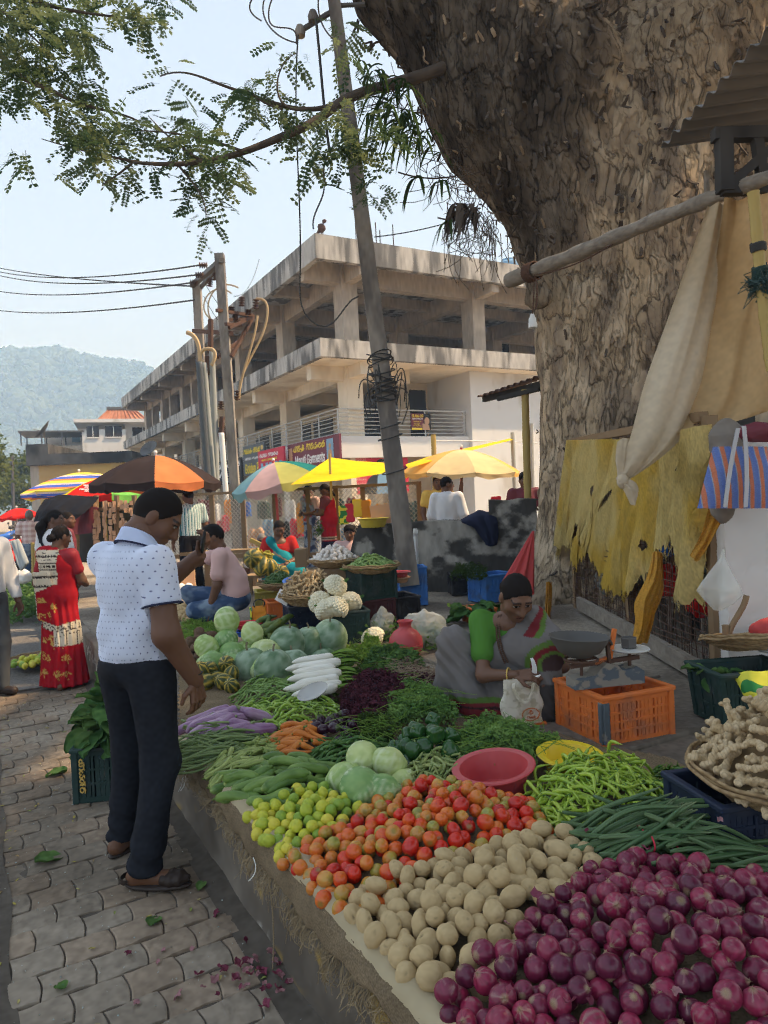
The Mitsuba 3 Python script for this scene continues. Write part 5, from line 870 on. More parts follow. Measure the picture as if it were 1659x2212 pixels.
put('handle', tr(thick(grid(np.stack([spline([[.05, .0, .24], [.06, -.01, .3], [.055, -.0, .35]], 12), spline([[.08, .0, .24], [.085, -.01, .3], [.07, -.0, .35]], 12)], 1)), .004), bagM), 'white_plastic', k, smooth=True)
put('emblem', tr(cat([strokes([arc(0, 0, .045, .032, 0, 360, 24)], .0022, 0, .003), fit(text('Thank', .01), -.022, -.02, .024, -.008), strokes([[(0, -.004), (0, .022)], arc(0, .008, .012, .006, 0, 360), arc(0, .018, .006, .004, 0, 360)], .0016, 0, .003)]), bagM @ move([.025, -.062, .075], rotm([1, 0, 0], pi / 2))), 'crate_orange', k); put('gusset', tr(cat([box(.03, .115, -.05, .04, -.002, .022)]), bagM), 'crate_orange', k)
k = soft_bag('orange and green shopping bag behind the pink shirted man', move(D(561, 1342, 6.3), rotz(.3)), .15, .14, .08, 'orange_cloth', 4); put('handle', tr(tube(spline([[-.04, -.02, .13], [-.03, -.02, .19], [.03, -.02, .19], [.04, -.02, .13]], 14), .005, 6), move(D(561, 1342, 6.3), rotz(.3))), 'black', k); put('side_strip', tr(box(-.08, -.072, -.042, .042, .0, .13), move(D(561, 1342, 6.3), rotz(.3))), 'leaf_pattern', k)
def poly_bag(label, c, s, seed, greens=True):
 k = thing('plastic_bag', label, 'bag'); m = tr(ico(4), move([0, 0, 0], s=s)); v = np.asarray(m.vertices); v[:, 2] = np.where(v[:, 2] < -.7 * s[2], -.7 * s[2], v[:, 2]); m = TM(v, m.faces); m.vertices = m.vertices + vnorm(m) * ((np.abs(nz(m.vertices, 9, 4, seed)) * .13 - .03)[:, None]); m.vertices[:, 2] += .12 * np.maximum(0, nz(m.vertices, 6, 3, seed + 3)) ; m.vertices += c + [0, 0, .7 * s[2]]; put('film', m, 'film', k, smooth=True)
 if greens: r_ = np.random.default_rng(seed); put('greens', leaf_cards(c + [0, 0, s[2] * .45] + r_.normal(size=(420, 3)) * np.array(s) * [.42, .42, .24], .07, r_, .5), 'leaf_green', k, kind='stuff')
leafmat('leaf_green', lambda p, n, uv: mix((.055, .13, .04), (.18, .29, .09), noise(p.x * 40, p.y * 40, p.z * 40)), .3)
poly_bag('large clear plastic bag of green leaves behind the red pot', C(920, 1402), [.2, .17, .19], 5); poly_bag('smaller clear plastic bag of dark leaves beside the green crate', C(828, 1385), [.12, .12, .17], 9)
k = soft_bag('white printed plastic bag with red cloth behind the seated woman', move(C(1010, 1400), rotz(.2)), .2, .1, .12, 'white_plastic', 6); put('cloth', bump(tr(ico(3), move(C(1028, 1410) + [0, -.02, .06], s=[.1, .06, .06])), .02, 14), 'red', k, smooth=True)
k = thing('jacket', 'navy jacket thrown over the top of the low wall', 'clothes'); put('cloth', thick(bump(grid(drape([[(1000, 1122, 9.05), (1035, 1103, 9.0), (1068, 1112, 8.9)], [(998, 1127, 8.72), (1038, 1114, 8.6), (1072, 1122, 8.62)], [(1022, 1140, 8.62), (1048, 1140, 8.5), (1076, 1142, 8.58)], [(1044, 1168, 8.6), (1058, 1172, 8.5), (1075, 1166, 8.58)], [(1050, 1176, 8.62), (1060, 1180, 8.55), (1072, 1174, 8.6)]], 30, 40, .05, 3, 2)), .02, 9), .02), 'navy_cloth', k, smooth=True)
# things on and behind the wall
k = thing('water_bottle', 'clear water bottle with blue label on the low wall', 'bottle'); put('bottle', tr(lathe([(0, 0), (.036, 0), (.038, .02), (.038, .15), (.016, .2), (.014, .23), (0, .23)], 16), move(D(855, 1138, 9.2))), 'white_plastic', k, smooth=40); put('paper_label', tr(lathe([(.0385, .07), (.0385, .13)], 16), move(D(855, 1138, 9.2))), 'blue_plastic', k)
r = np.random.default_rng(2)
for i, (x, y, c, lab) in enumerate(((742, 1112, 'leaf_pattern', 'lime green'), (756, 1108, 'sign_red', 'pink'), (772, 1098, 'yellow_plastic', 'yellow checked'), (790, 1100, 'orange_cloth', 'orange checked'), (812, 1112, 'crate_green', 'green'), (1072, 1092, 'sign_red', 'pink lattice'))):
 k = thing('cloth_bag', f'{lab} cloth bag hanging behind the low wall', 'bag'); put('bag', bump(tr(rbox(.16, .05, .3, .02).subdivide().subdivide(), move(D(x, y, 11.5))), .02, 9), c, k, smooth=True)
k = thing('stiff_board', 'pale cardboard sheet standing behind the yellow basin', 'board'); put('board', beam(D(828, 1132, 9.5), D(822, 1090, 9.5), .3, .02), 'tan_print', k)
# parasols
def umbrella(label, apex, d, R_, H_, cols, tilt=(0, 0), drop=.11, foot=None, n=8, rot=.2, polecol='steel', flip=True):
 k = thing('parasol', label, 'umbrella'); a = D(*apex, d); M = move(a, rotm([0, 1, 0], tilt[0]) @ rotm([1, 0, 0], tilt[1]))
 for i in range(n):
  G = []
  for t in np.r_[np.linspace(0.02, 1, 12), 1.012, 1.015]:
   row = []
   for u in np.linspace(0, 1, 9):
    th = rot + 2 * pi * (i + u) / n; sagf = math.sin(pi * u); rr = R_ * min(t, 1.0) * (math.cos(pi / n) / math.cos(pi / n * (2 * u - 1))) ; z = -H_ * min(t, 1) ** 1.75 - .035 * sagf * min(t, 1) ** 2
    if t > 1: z -= drop * (t - 1) / .015 * (1 + .2 * math.sin(u * 9 + i)); rr *= .99 + .012 * math.sin(u * 12 + i)
    row.append([rr * math.cos(th), rr * math.sin(th), z])
   G.append(row)
  put('panel', tr(grid(np.array(G)), M), cols[i % len(cols)], k, smooth=40)
 rb = cat([tube([[R_ * t * math.cos(rot + 2 * pi * i / n), R_ * t * math.sin(rot + 2 * pi * i / n), -H_ * t ** 1.75 - .012] for t in np.linspace(.02, 1, 8)], .006, 4) for i in range(n)])
 put('rib', tr(rb, M), 'dark_metal', k, kind='stuff'); ft = np.array(foot if foot is not None else [a[0], a[1], .0]); top = (M @ [0, 0, .05, 1])[:3]
 put('pole', rod(ft, top, .022, 8), polecol, k, smooth=True); put('tip', tr(ico(1, .03), move(top)), 'white_plastic', k)
 return k, M
def fab(key, c, t=.5): return thinmat(key, lambda p, n, uv: mi.Color3f(*c) * (.8 + .35 * fbm(p.x * 6, p.y * 6, p.z * 6, 3)), t)
for key, c in (('fab_orange', (.78, .25, .1)), ('fab_brown', (.055, .042, .042)), ('fab_yellow', (.85, .62, .03)), ('fab_red', (.72, .035, .03)), ('fab_green', (.2, .55, .12)), ('fab_teal', (.03, .2, .19)), ('fab_paleteal', (.25, .45, .5)), ('fab_pink', (.62, .42, .42)), ('fab_dkred', (.4, .05, .05)), ('fab_olive', (.5, .5, .16)), ('fab_apricot', (.85, .5, .16)), ('fab_cream', (.85, .68, .38)), ('fab_gold', (.9, .6, .05))): fab(key, c)
thinmat('fab_stripe', lambda p, n, uv: (lambda f: dr.select(f < .3, mi.Color3f(.85, .68, .1), dr.select(f < .5, mi.Color3f(.75, .25, .1), dr.select(f < .8, mi.Color3f(.1, .15, .55), mi.Color3f(.75, .6, .55)))))((p.z * 5.5 + .02 * p.x) - dr.floor(p.z * 5.5 + .02 * p.x)), .4)
umbrella('large black and orange market parasol behind the man in the white shirt', (336, 984), 10.9, .97, .42, ['fab_brown', 'fab_orange', 'fab_brown', 'fab_brown'], (.02, 0), rot=-2.62 + .55, foot=[D(345, 1100, 10.9)[0], 10.9, 0.0])
umbrella('tilted green, red and white parasol over the seated seller', (592, 999), 12.6, .86, .34, ['fab_green', 'fab_teal', 'fab_olive', 'fab_teal', 'fab_paleteal', 'fab_pink', 'fab_olive', 'fab_teal'], (-.2, .12), rot=.15, foot=D(606, 1200, 12.0), polecol='basin_red', drop=.13)
k, WM = umbrella('yellow, red and green parasol with white lettering at the left', (224, 1033), 14.0, .86, .33, ['fab_green', 'fab_yellow', 'fab_green', 'fab_yellow', 'fab_red', 'fab_green'], (0, 0), n=6, rot=-2.1 - 2 * pi / 6 * 4 + .0, drop=.14, polecol='bamboo')
tm_ = [fit(text(s, .05, True), x0, z, x1, z + .045) for s, x0, x1, z in (('North Karnataka', -.2, .2, .2), ('GTU Fencer', -.16, .16, .135), ('Citizens Association', -.24, .24, .07), ('Dharwad', -.12, .12, .005))]
thf = -2.1 + pi / 6; Rn = .86 * math.cos(pi / 6); sl = math.atan2(.33 * .75, Rn * .45)
fr = np.eye(4); ou = np.array([math.cos(thf), math.sin(thf), 0]); si_ = np.array([-math.sin(thf), math.cos(thf), 0]); upv = np.array([0, 0, 1]) * math.sin(sl) - ou * math.cos(sl); nn_ = np.cross(si_, upv); fr[:3, :3] = np.stack([si_, upv, nn_], 1); fr[:3, 3] = ou * Rn * .88 + [0, 0, -.33 * .88 ** 1.75 - .035 * .77 + .015]
put('lettering', tr(cat(tm_), WM @ fr), 'letter_white', k); fr2 = fr.copy(); fr2[:3, :3] = np.stack([si_, [0, 0, 1], ou], 1); fr2[:3, 3] = ou * (Rn + .012) + [0, 0, -.33 - .035 - .115]
put('lettering', tr(fit(text('WOLF', .06, True), -.22, 0, .1, .075), WM @ fr2), 'fab_pink', k)
umbrella('yellow, blue and orange striped parasol below the yellow house', (171, 1021), 15.5, 1.2, .36, ['fab_stripe'], (-.06, 0), rot=.4, foot=[D(150, 1100, 15.5)[0], 15.5, 0])
umbrella('small red parasol at the far left edge', (36, 1098), 22, .62, .25, ['fab_red'], (-.1, 0), drop=.06)
umbrella('big yellow and cream parasol lit by the sun beside the low wall', (996, 971), 11.6, .99, .36, ['fab_cream', 'fab_apricot', 'fab_gold', 'fab_apricot', 'fab_cream', 'fab_cream', 'fab_apricot', 'fab_cream'], (.04, .05), rot=.9, foot=D(998, 1112, 11.6), polecol='basin_red', drop=.07)
k = thing('cloth_canopy', 'bright yellow cloth canopy tied to a post over the fence', 'awning'); put('sheet', grid(drape([[(714, 988, 12.6), (770, 996, 12.8), (840, 1000, 13)], [(672, 1016, 11.6), (750, 1017, 11.7), (842, 1012, 11.8)], [(628, 1047, 10.9), (740, 1037, 10.9), (850, 1019, 10.9)]], 40, 30, .015, 3, 9)), 'fab_yellow', k, smooth=True); put('post', rod(D(712, 980, 11.4), D(716, 1080, 11.4), .02, 6), 'bamboo', k); put('side_sheet', grid(drape([[(700, 998, 12.3), (690, 1010, 12)], [(628, 1046, 10.95), (668, 1040, 10.95)]], 10, 10, .01, 2, 2)), 'fab_apricot', k, smooth=True)
k = thing('cloth_canopy', 'thin yellow awning stretched between posts above the yellow parasol', 'awning'); put('sheet', grid(drape([[(876, 1003, 11.0), (930, 985, 12), (1106, 946, 13.6)], [(880, 1012, 11.0), (960, 988, 11.4), (1108, 950, 12.9)]], 30, 8, .02, 2, 4)), 'fab_gold', k, smooth=True)
put('post', rod(D(936, 939, 12.8), D(941, 1100, 12.8), .045, 8), 'bamboo', k); put('post', rod(D(1107, 934, 13.2), D(1113, 1090, 13.2), .04, 8), 'steel', k); put('line', tube(qline([(938, 952, 12.8), (1107, 955, 13.2), (1170, 958, 13.2)], 13), .008, 4), 'letter_white', k)
k = thing('steel_post', 'thin grey post beside the bamboo post of the rusty awning', 'post'); put('post', rod(D(1147, 915, 12), D(1151, 1100, 12), .04, 8), 'steel', k)
# stools, benches and the market on the other side
k = thing('bench', 'rough timber bench with yellow rail behind the pink shirted man', 'bench'); bq = lambda x, y, d=10.6: D(x, y, d)
put('seat', beam(bq(395, 1196), bq(560, 1188), .3, .05), 'wood', k); put('rail', beam(bq(540, 1166), bq(566, 1178), .06, .06), 'bamboo', k)
for x in (404, 450, 548): put('leg', beam(bq(x, 1196), bq(x + 2, 1282), .1, .1), 'wood', k)
k = thing('box', 'worn wooden box beside the woman in teal', 'box'); put('box', beam(D(640, 1205, 8.8), D(664, 1203, 8.8), .3, .22), 'wood', k)
k = thing('table', 'low table carrying the melons and bananas', 'table'); put('top', beam(D(535, 1244, 9.6), D(590, 1240, 9.6), .5, .04), 'wood', k); put('leg', beam(D(540, 1244, 9.6), D(541, 1290, 9.6), .06, .06), 'wood', k); put('leg', beam(D(586, 1240, 9.6), D(587, 1288, 9.6), .06, .06), 'wood', k)
k = thing('paper_sheet', 'white printed paper sheet on the orange crate', 'paper'); put('paper', beam(D(606, 1302, 6.2), D(618, 1278, 6.2), .12, .004, 1.4), 'letter_white', k)
# clothes hung behind the fence
r = np.random.default_rng(44); cl = ['sky_print', 'maroon', 'black_cloth', 'white_plastic', 'sign_red', 'orange_cloth', 'sign_grey', 'blue_plastic', 'tan_print', 'green_dk']
for i in range(30):
 x = 420 + 16 * i + r.uniform(-5, 5); d = 16 + r.uniform(0, 3); y0 = r.uniform(1072, 1092) if i % 2 else r.uniform(1110, 1150); w, h = r.uniform(.2, .4), r.uniform(.35, .75)
 k = thing('garment', f'{["pale blue", "maroon", "black", "white", "red", "orange", "grey", "blue", "tan", "dark green"][i % 10]} garment hanging behind the wire fence, {["left", "middle", "right"][i // 10]} part', 'clothes', 'garments behind the fence'); c = D(x, y0, d); P = np.array([[[c[0] + w * (u - .5) * (1 - .25 * (v < .15)), c[1] + .05 * math.sin(u * 12 + i), c[2] - h * v + .02 * math.sin(u * 9)] for u in np.linspace(0, 1, 9)] for v in np.linspace(0, 1, 7)]); put('cloth', thick(grid(P), .02), cl[i % 10], k, smooth=True)
# motorbikes and goods far left
def motorbike(label, p, ang, col):
 k = thing('motorbike', label, 'motorbike', 'motorbikes parked far left'); M = move(p, rotz(ang)); th = np.linspace(0, 2 * pi, 20); ring = lambda x: tube(np.c_[x + .27 * np.cos(th), 0 * th, .3 + .27 * np.sin(th)], .05, 6, False)
 put('wheel', tr(ring(-.6), M), 'black', k, smooth=True); put('wheel', tr(ring(.6), M), 'black', k, smooth=True)
 put('body', tr(snet(lambda q: smins([cap(q, [-.5, 0, .7], [.1, 0, .75], .1, .12), cap(q, [.1, 0, .78], [.35, 0, .85], .14, .1), cap(q, [0, 0, .35], [.15, 0, .45], .15)], .1), [-.8, -.3, .1], [.6, .3, 1.1], .045), M), col, k, smooth=True)
 put('handlebar', tr(cat([rod([.6, 0, .3], [.4, 0, 1.0], .03), rod([.38, -.32, 1.02], [.38, .32, 1.02], .02), rod([.38, .3, 1.02], [.4, .32, 1.22], .01), ico(1, .05, [.4, .33, 1.25])]), M), 'dark_metal', k); put('headlight', tr(ico(2, .09, [.52, 0, .93]), M), 'white_plastic', k, smooth=True)
for i in range(9): x = [8, 22, 40, 66, 84, 100, 116, 14, 58][i]; motorbike(f'{["red", "black", "blue", "grey", "dark red"][i % 5]} motorbike parked beyond the road at the left, {["first", "second", "third", "fourth", "fifth", "sixth", "seventh", "eighth", "ninth"][i]} of the row', D(x, 1100, 19 + 1.3 * (i % 4) + (6 if i > 6 else 0)) * [1, 1, 0], 1.1 + .2 * (i % 3), ['red', 'black', 'blue_plastic', 'steel', 'maroon'][i % 5])
k = thing('market_shed', 'dim brown market shack hung with sachets behind the long haired woman', 'shack'); d = 13.2
put('wall', cat([beam(D(132, 1102, d), D(300, 1098, d), .1, .06)]), 'wood', k)
for x in (166, 208, 252, 290): put('post', rod(D(x, 1070, d), D(x, 1210, d), .05, 6), 'wood', k)
put('back', grid(np.array([[D(130, 1085, 14.2), D(310, 1080, 14.2)], [D(130, 1215, 14.2), D(310, 1215, 14.2)]])), 'timber_dark', k); sx = []
for i in range(150): x = r.choice([206, 212, 226, 238, 246, 262, 272, 284]) + r.normal() * 1.5; p = D(x, r.uniform(1085, 1190), 13.0); sx.append(tr(box(-.03, .03, -.006, .006, -.04, .04), move(p, rotz(r.normal() * .5))))
put('sachet', cat(sx), 'tan_print', k, kind='stuff'); put('tarpaulin', bump(grid(drape([[(100, 1080, 13.4), (130, 1068, 13.2), (215, 1075, 13)], [(75, 1110, 13), (120, 1105, 12.6), (180, 1110, 12.6)], [(70, 1128, 12.9), (115, 1122, 12.5), (150, 1125, 12.5)]], 30, 20, .06, 4, 2)), .03, 3), 'black_cloth', k, smooth=True); put('curtain', grid(drape([[(108, 1098, 13.1), (170, 1090, 13.1), (212, 1096, 13.1)], [(110, 1150, 13), (170, 1155, 13), (205, 1150, 13)]], 20, 8, .04, 4, 3)), 'maroon', k, smooth=True)
k = thing('parasol', 'folded grey parasol leaning at the far left stall', 'umbrella'); put('canopy', thick(grid(drape([[(24, 1170, 11), (40, 1165, 11)], [(46, 1232, 10.6), (62, 1215, 10.6)]], 10, 10, .03, 3, 1)), .03), 'pipe_grey', k, smooth=True)
for i in range(6): k = thing('cane_bundle', f'yellow cane post of the far left barrier, {["first", "second", "third", "fourth", "fifth", "sixth"][i]} from the left', 'post', 'yellow barrier posts'); put('post', rod(D(70 + 5.5 * i, 1172 + 3 * (i % 3), 11.5), D(72 + 5.5 * i, 1245, 11.5), .028, 6), 'bamboo', k)
k = thing('sack', 'white plastic sack by the yellow posts at the left', 'sack'); put('sack', bump(tr(ico(3), move(D(50, 1245, 10.8), s=[.14, .1, .12])), .03, 9), 'white_plastic', k, smooth=True)
# ---------------------------------------------------------------- heaps of vegetables
from scipy.interpolate import LinearNDInterpolator
import shapely
def inpoly(poly, p): return shapely.contains_xy(shapely.Polygon(poly).buffer(0), p[:, 0], p[:, 1])
class Heap:
 "a heap given by picture points with heights over the plinth: outline and inner points; E is its top surface"
 def __init__(s, outline, inner=(), base=PZ):
  s.o = np.array([Z(a, b, base + h) for a, b, h in outline]); s.i = np.array([Z(a, b, base + h) for a, b, h in inner]).reshape(-1, 3); p = np.vstack([s.o, s.i])
  s.f = LinearNDInterpolator(p[:, :2], p[:, 2]); s.base = base; s.poly = s.o[:, :2]; s.lo, s.hi = s.poly.min(0), s.poly.max(0)
  s.q = np.array([(a, b) for a, b, h in outline], float)
 def E(s, p): return np.nan_to_num(s.f(np.atleast_2d(p)[:, :2]), nan=s.base)
 def sample(s, n, r):
  out = np.zeros((0, 2))
  while len(out) < n: c = r.uniform(s.lo, s.hi, (4 * n, 2)); out = np.vstack([out, c[inpoly(s.poly, c)]])
  return out[:n]
 def where(s, p):
  d = p - EYE; cx = 829.5 + FPX * (d @ RIGHT) / (d @ FWD); cy = 1106 - FPX * (d @ UPV) / (d @ FWD); a, b = s.q.min(0), s.q.max(0); u, v = (cx - a[0]) / (b[0] - a[0]), (cy - a[1]) / (b[1] - a[1])
  return ('back', 'rear', 'middle', 'near', 'front')[int(np.clip(v * 5, 0, 4))] + ' ' + ('far left', 'left', 'centre', 'right', 'far right')[int(np.clip(u * 5, 0, 4))]
MOUNDS = []
def balls(heap, radii, cap_, seed, deep=1.6, pack=.88, avoid=(), tol=.5):
 "drop round things one by one into the heap; returns positions and radii"
 r = np.random.default_rng(seed); P, R = np.zeros((0, 3)), np.zeros(0); miss = 0; rm = np.mean(radii); MOUNDS.append((heap, deep * rm))
 while len(P) < cap_ and miss < 60:
  rad = r.uniform(*radii); c = heap.sample(14, r); e = heap.E(c); z = np.maximum(heap.base, e - deep * rm * 1.0) + rad * .9
  if len(P):
   d2 = ((c[:, None] - P[None, :, :2]) ** 2).sum(-1); s = (rad + R) * pack; h = np.where(d2 < s * s, P[:, 2] + np.sqrt(np.maximum(s * s - d2, 0)), -9).max(1); z = np.maximum(z, h)
  g = z - e
  for a in avoid: g = np.where(((c - a[:2]) ** 2).sum(1) < a[3] ** 2, np.where(z > a[2] - rad * .5, 9, g), g)
  ok_ = g <= rad * tol
  if not ok_.any(): miss += 1; continue
  i = np.where(ok_, z, 99).argmin()
  P = np.vstack([P, [*c[i], z[i]]]); R = np.r_[R, rad]
 return P, R
class Field:
 def __init__(s, heap, deep, cell=.006):
  s.h = heap; s.c = cell; s.lo = heap.lo - .1; s.n = ((heap.hi - heap.lo + .2) / cell).astype(int) + 1; g = np.stack(np.meshgrid(*[s.lo[k] + np.arange(s.n[k]) * cell for k in (0, 1)], indexing='ij'), -1).reshape(-1, 2)
  s.H = np.maximum(heap.base, heap.E(g) - deep).reshape(s.n); MOUNDS.append((heap, deep))
 def idx(s, p): return tuple(np.clip(np.round((p[:, :2] - s.lo) / s.c).astype(int), 0, np.array(s.n) - 1).T)
def sticks(heap, L, rad, cap_, seed, yaw=0, spread=3.2, deep=.03, tol=.008, curve=0.0, over=.03, sink=.8, avoid=()):
 "lay long things one by one on the heap; returns placings (centre, yaw, pitch, length, roll)"
 r = np.random.default_rng(seed); F = Field(heap, deep); out, miss = [], 0
 while len(out) < cap_ and miss < 250:
  best = None
  for c in heap.sample(5, r):
   l, w = r.uniform(*L), r.uniform(*rad); a = yaw + r.uniform(-1, 1) * spread; d = np.array([math.cos(a), math.sin(a)]); n_ = max(5, int(l / .012)); t = np.linspace(-.5, .5, n_); pts = c + np.outer(t * l, d) + np.outer((.25 - t * t) * curve * l, [-d[1], d[0]])
   h = F.H[F.idx(pts)]; k_ = np.polyfit(t * l, h, 1); k_[0] = np.clip(k_[0], -.7, .7); z = k_[0] * t * l; z0 = (h - z).max(); zc = z0 + w * sink
   if any(((pts - av[:2]) ** 2).sum(1).min() < av[3] ** 2 and zc > av[2] for av in avoid): continue
   g = zc - heap.E(c)[0]
   if best is None or g < best[0]: best = (g, c, a, k_[0], l, w, zc, pts, z)
  if best is None or best[0] > tol: miss += 1; continue
  g, c, a, sl, l, w, zc, pts, z = best; out.append((np.array([*c, zc]), a, math.atan(sl), l, w))
  for o in (-.7, 0, .7):
   q = pts + np.array([-math.sin(a), math.cos(a)]) * o * w; i = F.idx(q); F.H[i] = np.maximum(F.H[i], zc + z + w * sink * (1 if o == 0 else .5))
 return out
def cmix(a, b, t): return np.asarray(a)[None] * (1 - t[:, None]) + np.asarray(b)[None] * t[:, None]
def uvs(nu=26, nv=16):
 th = np.linspace(0, pi, nv); return lathe(np.c_[np.sin(th), -np.cos(th)], nu)
def sphv(m): v = np.asarray(m.vertices); return v, np.arctan2(v[:, 1], v[:, 0]), v[:, 2]
# onions: flattened bulbs with streaked skin, papery patches, neck and root
def onion(i):
 r = np.random.default_rng(100 + i); m = uvs(32, 22); v, a, z = sphv(m); v = v.copy(); s = np.sqrt(np.maximum(0, 1 - z * z)); k = np.clip((z - .82) / .18, 0, 1); v[:, 2] = z * (.86 + .1 * r.random()) + .16 * k ** 1.5 * (1 + .5 * np.cos(a * 3 + i)); v[:, :2] *= (1 - .55 * k ** 2)[:, None] * (1 + .03 * np.cos(2 * a + i) + .025 * np.cos(3 * a + 2 * i))[:, None]; v[:, 2] -= np.clip((-z - .9) / .1, 0, 1) * .0
 n = nz(np.c_[np.cos(a) * 4, np.sin(a) * 4, z * .6], 1.6, 3, i) + .5; st = .5 + .5 * np.cos(a * 16 + 3 * n); base = cmix([.085, .007, .026], [.27, .03, .078], np.clip(n * .9 + st * .35 - .2, 0, 1)); ba = [(1, 1, 1), (1.5, 1.1, 1.2), (.65, .8, .8), (1.3, 1.2, 1.15)][i % 4]; base *= ba
 pale = np.clip((nz(np.c_[np.cos(a) * 2.6, np.sin(a) * 2.6, z * .8], 1.5, 4, i + 9) + .5 - [.62, .56, .68, .6][i % 4]) * 9, 0, 1) * .65; base = base * (1 - pale[:, None]) + np.array([.3, .17, .16]) * pale[:, None]; e = np.clip((np.abs(z) - .9) / .1, 0, 1); base = base * (1 - .8 * e[:, None]) + np.array([.36, .27, .16]) * .8 * e[:, None]
 rt = [tube(np.array([[0, 0, -.84], [.12 * math.cos(t), .12 * math.sin(t), -.93 - .04 * (t % 1)], [.2 * math.cos(t + .4), .2 * math.sin(t + .4), -.9]]), .012, 3, False) for t in np.linspace(0, 6.2, 8)] + [tube(np.array([[.05 * math.cos(t), .05 * math.sin(t), .9], [.09 * math.cos(t), .07 * math.sin(t), 1.12], [.2 * math.cos(t), .16 * math.sin(t), 1.22]]), [.03, .025, .006], 4, False) for t in (0.3, 2.1, 4.4)]
 extra = cat(rt); return cat([TM(v, m.faces), extra]), np.vstack([base, np.tile([.36, .26, .16], (len(extra.vertices), 1))]), len(v), ('bulb', 'roots')
def split2(q, bs, smooth=True):
 "one part, or two where fn also gives the first part's vertex count and the names"
 m, c = q[:2]; v, f, c = np.asarray(m.vertices), np.asarray(m.faces), np.asarray(c)
 if len(q) < 4: return [('shape', m, bs, smooth, c)]
 k = q[2]; a = (f < k).all(1); return [(q[3][0], TM(v[:k], f[a]), bs, smooth, c[:k]), (q[3][1], TM(v[k:], f[~a] - k), bs, smooth, c[k:])]
def protos(name, fn, n, bs, smooth=True): return [proto(f'{name}_{i}', *split2(fn(i), bs, smooth)) for i in range(n)]
def rrot(r): q = r.normal(size=4); return trimesh.transformations.quaternion_matrix(q / np.linalg.norm(q))
def place_balls(P, R, gids, name, lab, cat_, grp, heap, seed, adj, sc=(1, 1, 1), upright=None):
 r = np.random.default_rng(seed)
 for p, q in zip(P, R):
  i = r.integers(len(gids)); rot = rrot(r) if upright is None else rotm([1, 0, 0], r.normal() * upright) @ rotm([0, 1, 0], r.normal() * upright) @ rotz(r.uniform(0, 6.3)); m = move(p, rot, q); copy(gids[i], name, M4(m), label=f'{adj[i % len(adj)]} {lab}, {heap.where(p)}', cat=cat_, group=grp)
H_on = Heap([(962, 2160, .05), (1000, 2110, .06), (1050, 2068, .07), (1108, 2030, .08), (1200, 1940, .1), (1275, 1888, .1), (1345, 1858, .1), (1415, 1855, .11), (1495, 1880, .11), (1560, 1885, .11), (1659, 1895, .12), (1760, 1920, .12), (1760, 2330, .1), (1010, 2330, .04), (985, 2240, .04)], [(1450, 1985, .17), (1250, 2090, .11), (1600, 2080, .17)])
P, R = balls(H_on, (.023, .033), 299, 1, deep=1.5, pack=.86, tol=.8); place_balls(P, R, protos('onion', onion, 8, 'vc_onion'), 'onion', 'red onion in the front corner heap', 'onion', 'red onions in the front heap', H_on, 2, ['dark streaked', 'bright glossy', 'deep purple', 'pale skinned'])
print('onions', len(P), file=__import__('sys').stderr)
def potato(i):
 r = np.random.default_rng(200 + i); m = uvs(22, 16); v = np.asarray(m.vertices).copy(); v *= [1, [.8, .9, .72, .86][i % 4], [1.15, 1.02, 1.4, 1.0, 1.25, .95][i % 6]]; v += vnorm(m) * (nz(v, .9, 3, i) * .3)[:, None]; c = cmix([.4, .29, .145], [.57, .44, .25], np.clip(nz(v, 3, 4, i) + .5, 0, 1))
 for _ in range(7): d = r.normal(size=3); d /= np.linalg.norm(d); u = v / np.linalg.norm(v, axis=1, keepdims=True); k = np.exp(-((u - d) ** 2).sum(1) / .012); v -= u * (k * .06)[:, None]; c *= (1 - .45 * k)[:, None]
 return TM(v, m.faces), c
H_po = Heap([(757, 1962, .04), (790, 1910, .05), (925, 1862, .08), (1070, 1822, .09), (1150, 1802, .09), (1205, 1797, .09), (1292, 1845, .09), (1275, 1888, .09), (1200, 1940, .09), (1110, 2030, .07), (1085, 2118, .05), (1010, 2125, .045), (950, 2150, .03), (880, 2115, .03), (800, 2030, .03)], [(1010, 1950, .1), (1130, 1880, .12), (930, 2020, .07)])
P, R = balls(H_po, (.026, .034), 210, 3, deep=1.5, pack=.84, tol=.65); place_balls(P, R, protos('potato', potato, 8, 'vc_matte'), 'potato', 'potato between tomatoes and onions', 'potato', 'potatoes in the front heap', H_po, 4, ['long dusty', 'round dusty', 'knobbly', 'small pale'])
print('potatoes', len(P), file=__import__('sys').stderr)
def tomato(i):
 m = uvs(20, 14); v, a, z = sphv(m); v = v.copy(); v[:, 2] *= [1.12, 1.0, 1.22, .95][i % 4]; v[:, :2] *= (1 + .02 * np.cos(4 * a + i))[:, None]; k = np.clip((z - .86) / .14, 0, 1); v[:, 2] -= .12 * k; red, orange, green = [.56, .025, .01], [.6, .14, .02], [.3, .3, .05]; A, B = [(red, orange), (red, red), (orange, [.5, .3, .06]), (orange, green), (orange, [.62, .06, .02]), ([.45, .22, .05], green), (red, [.4, .02, .015]), (orange, [.5, .22, .04])][i]
 c = cmix(A, B, np.clip((z + 1) / 2 + nz(v, 1.5, 3, i), 0, 1)); c = c * (1 - .7 * k[:, None]) + np.array([.2, .2, .05]) * .7 * k[:, None]; return TM(v, m.faces), c
H_to = Heap([(607, 1858, .03), (650, 1820, .045), (700, 1795, .06), (750, 1770, .07), (795, 1730, .08), (880, 1692, .09), (960, 1684, .1), (1000, 1688, .11), (1150, 1725, .1), (1195, 1800, .08), (1070, 1822, .08), (980, 1845, .08), (905, 1888, .06), (820, 1955, .035), (740, 1962, .03), (690, 1938, .025), (662, 1900, .025)], [(900, 1780, .13), (1020, 1740, .14), (800, 1850, .085)])
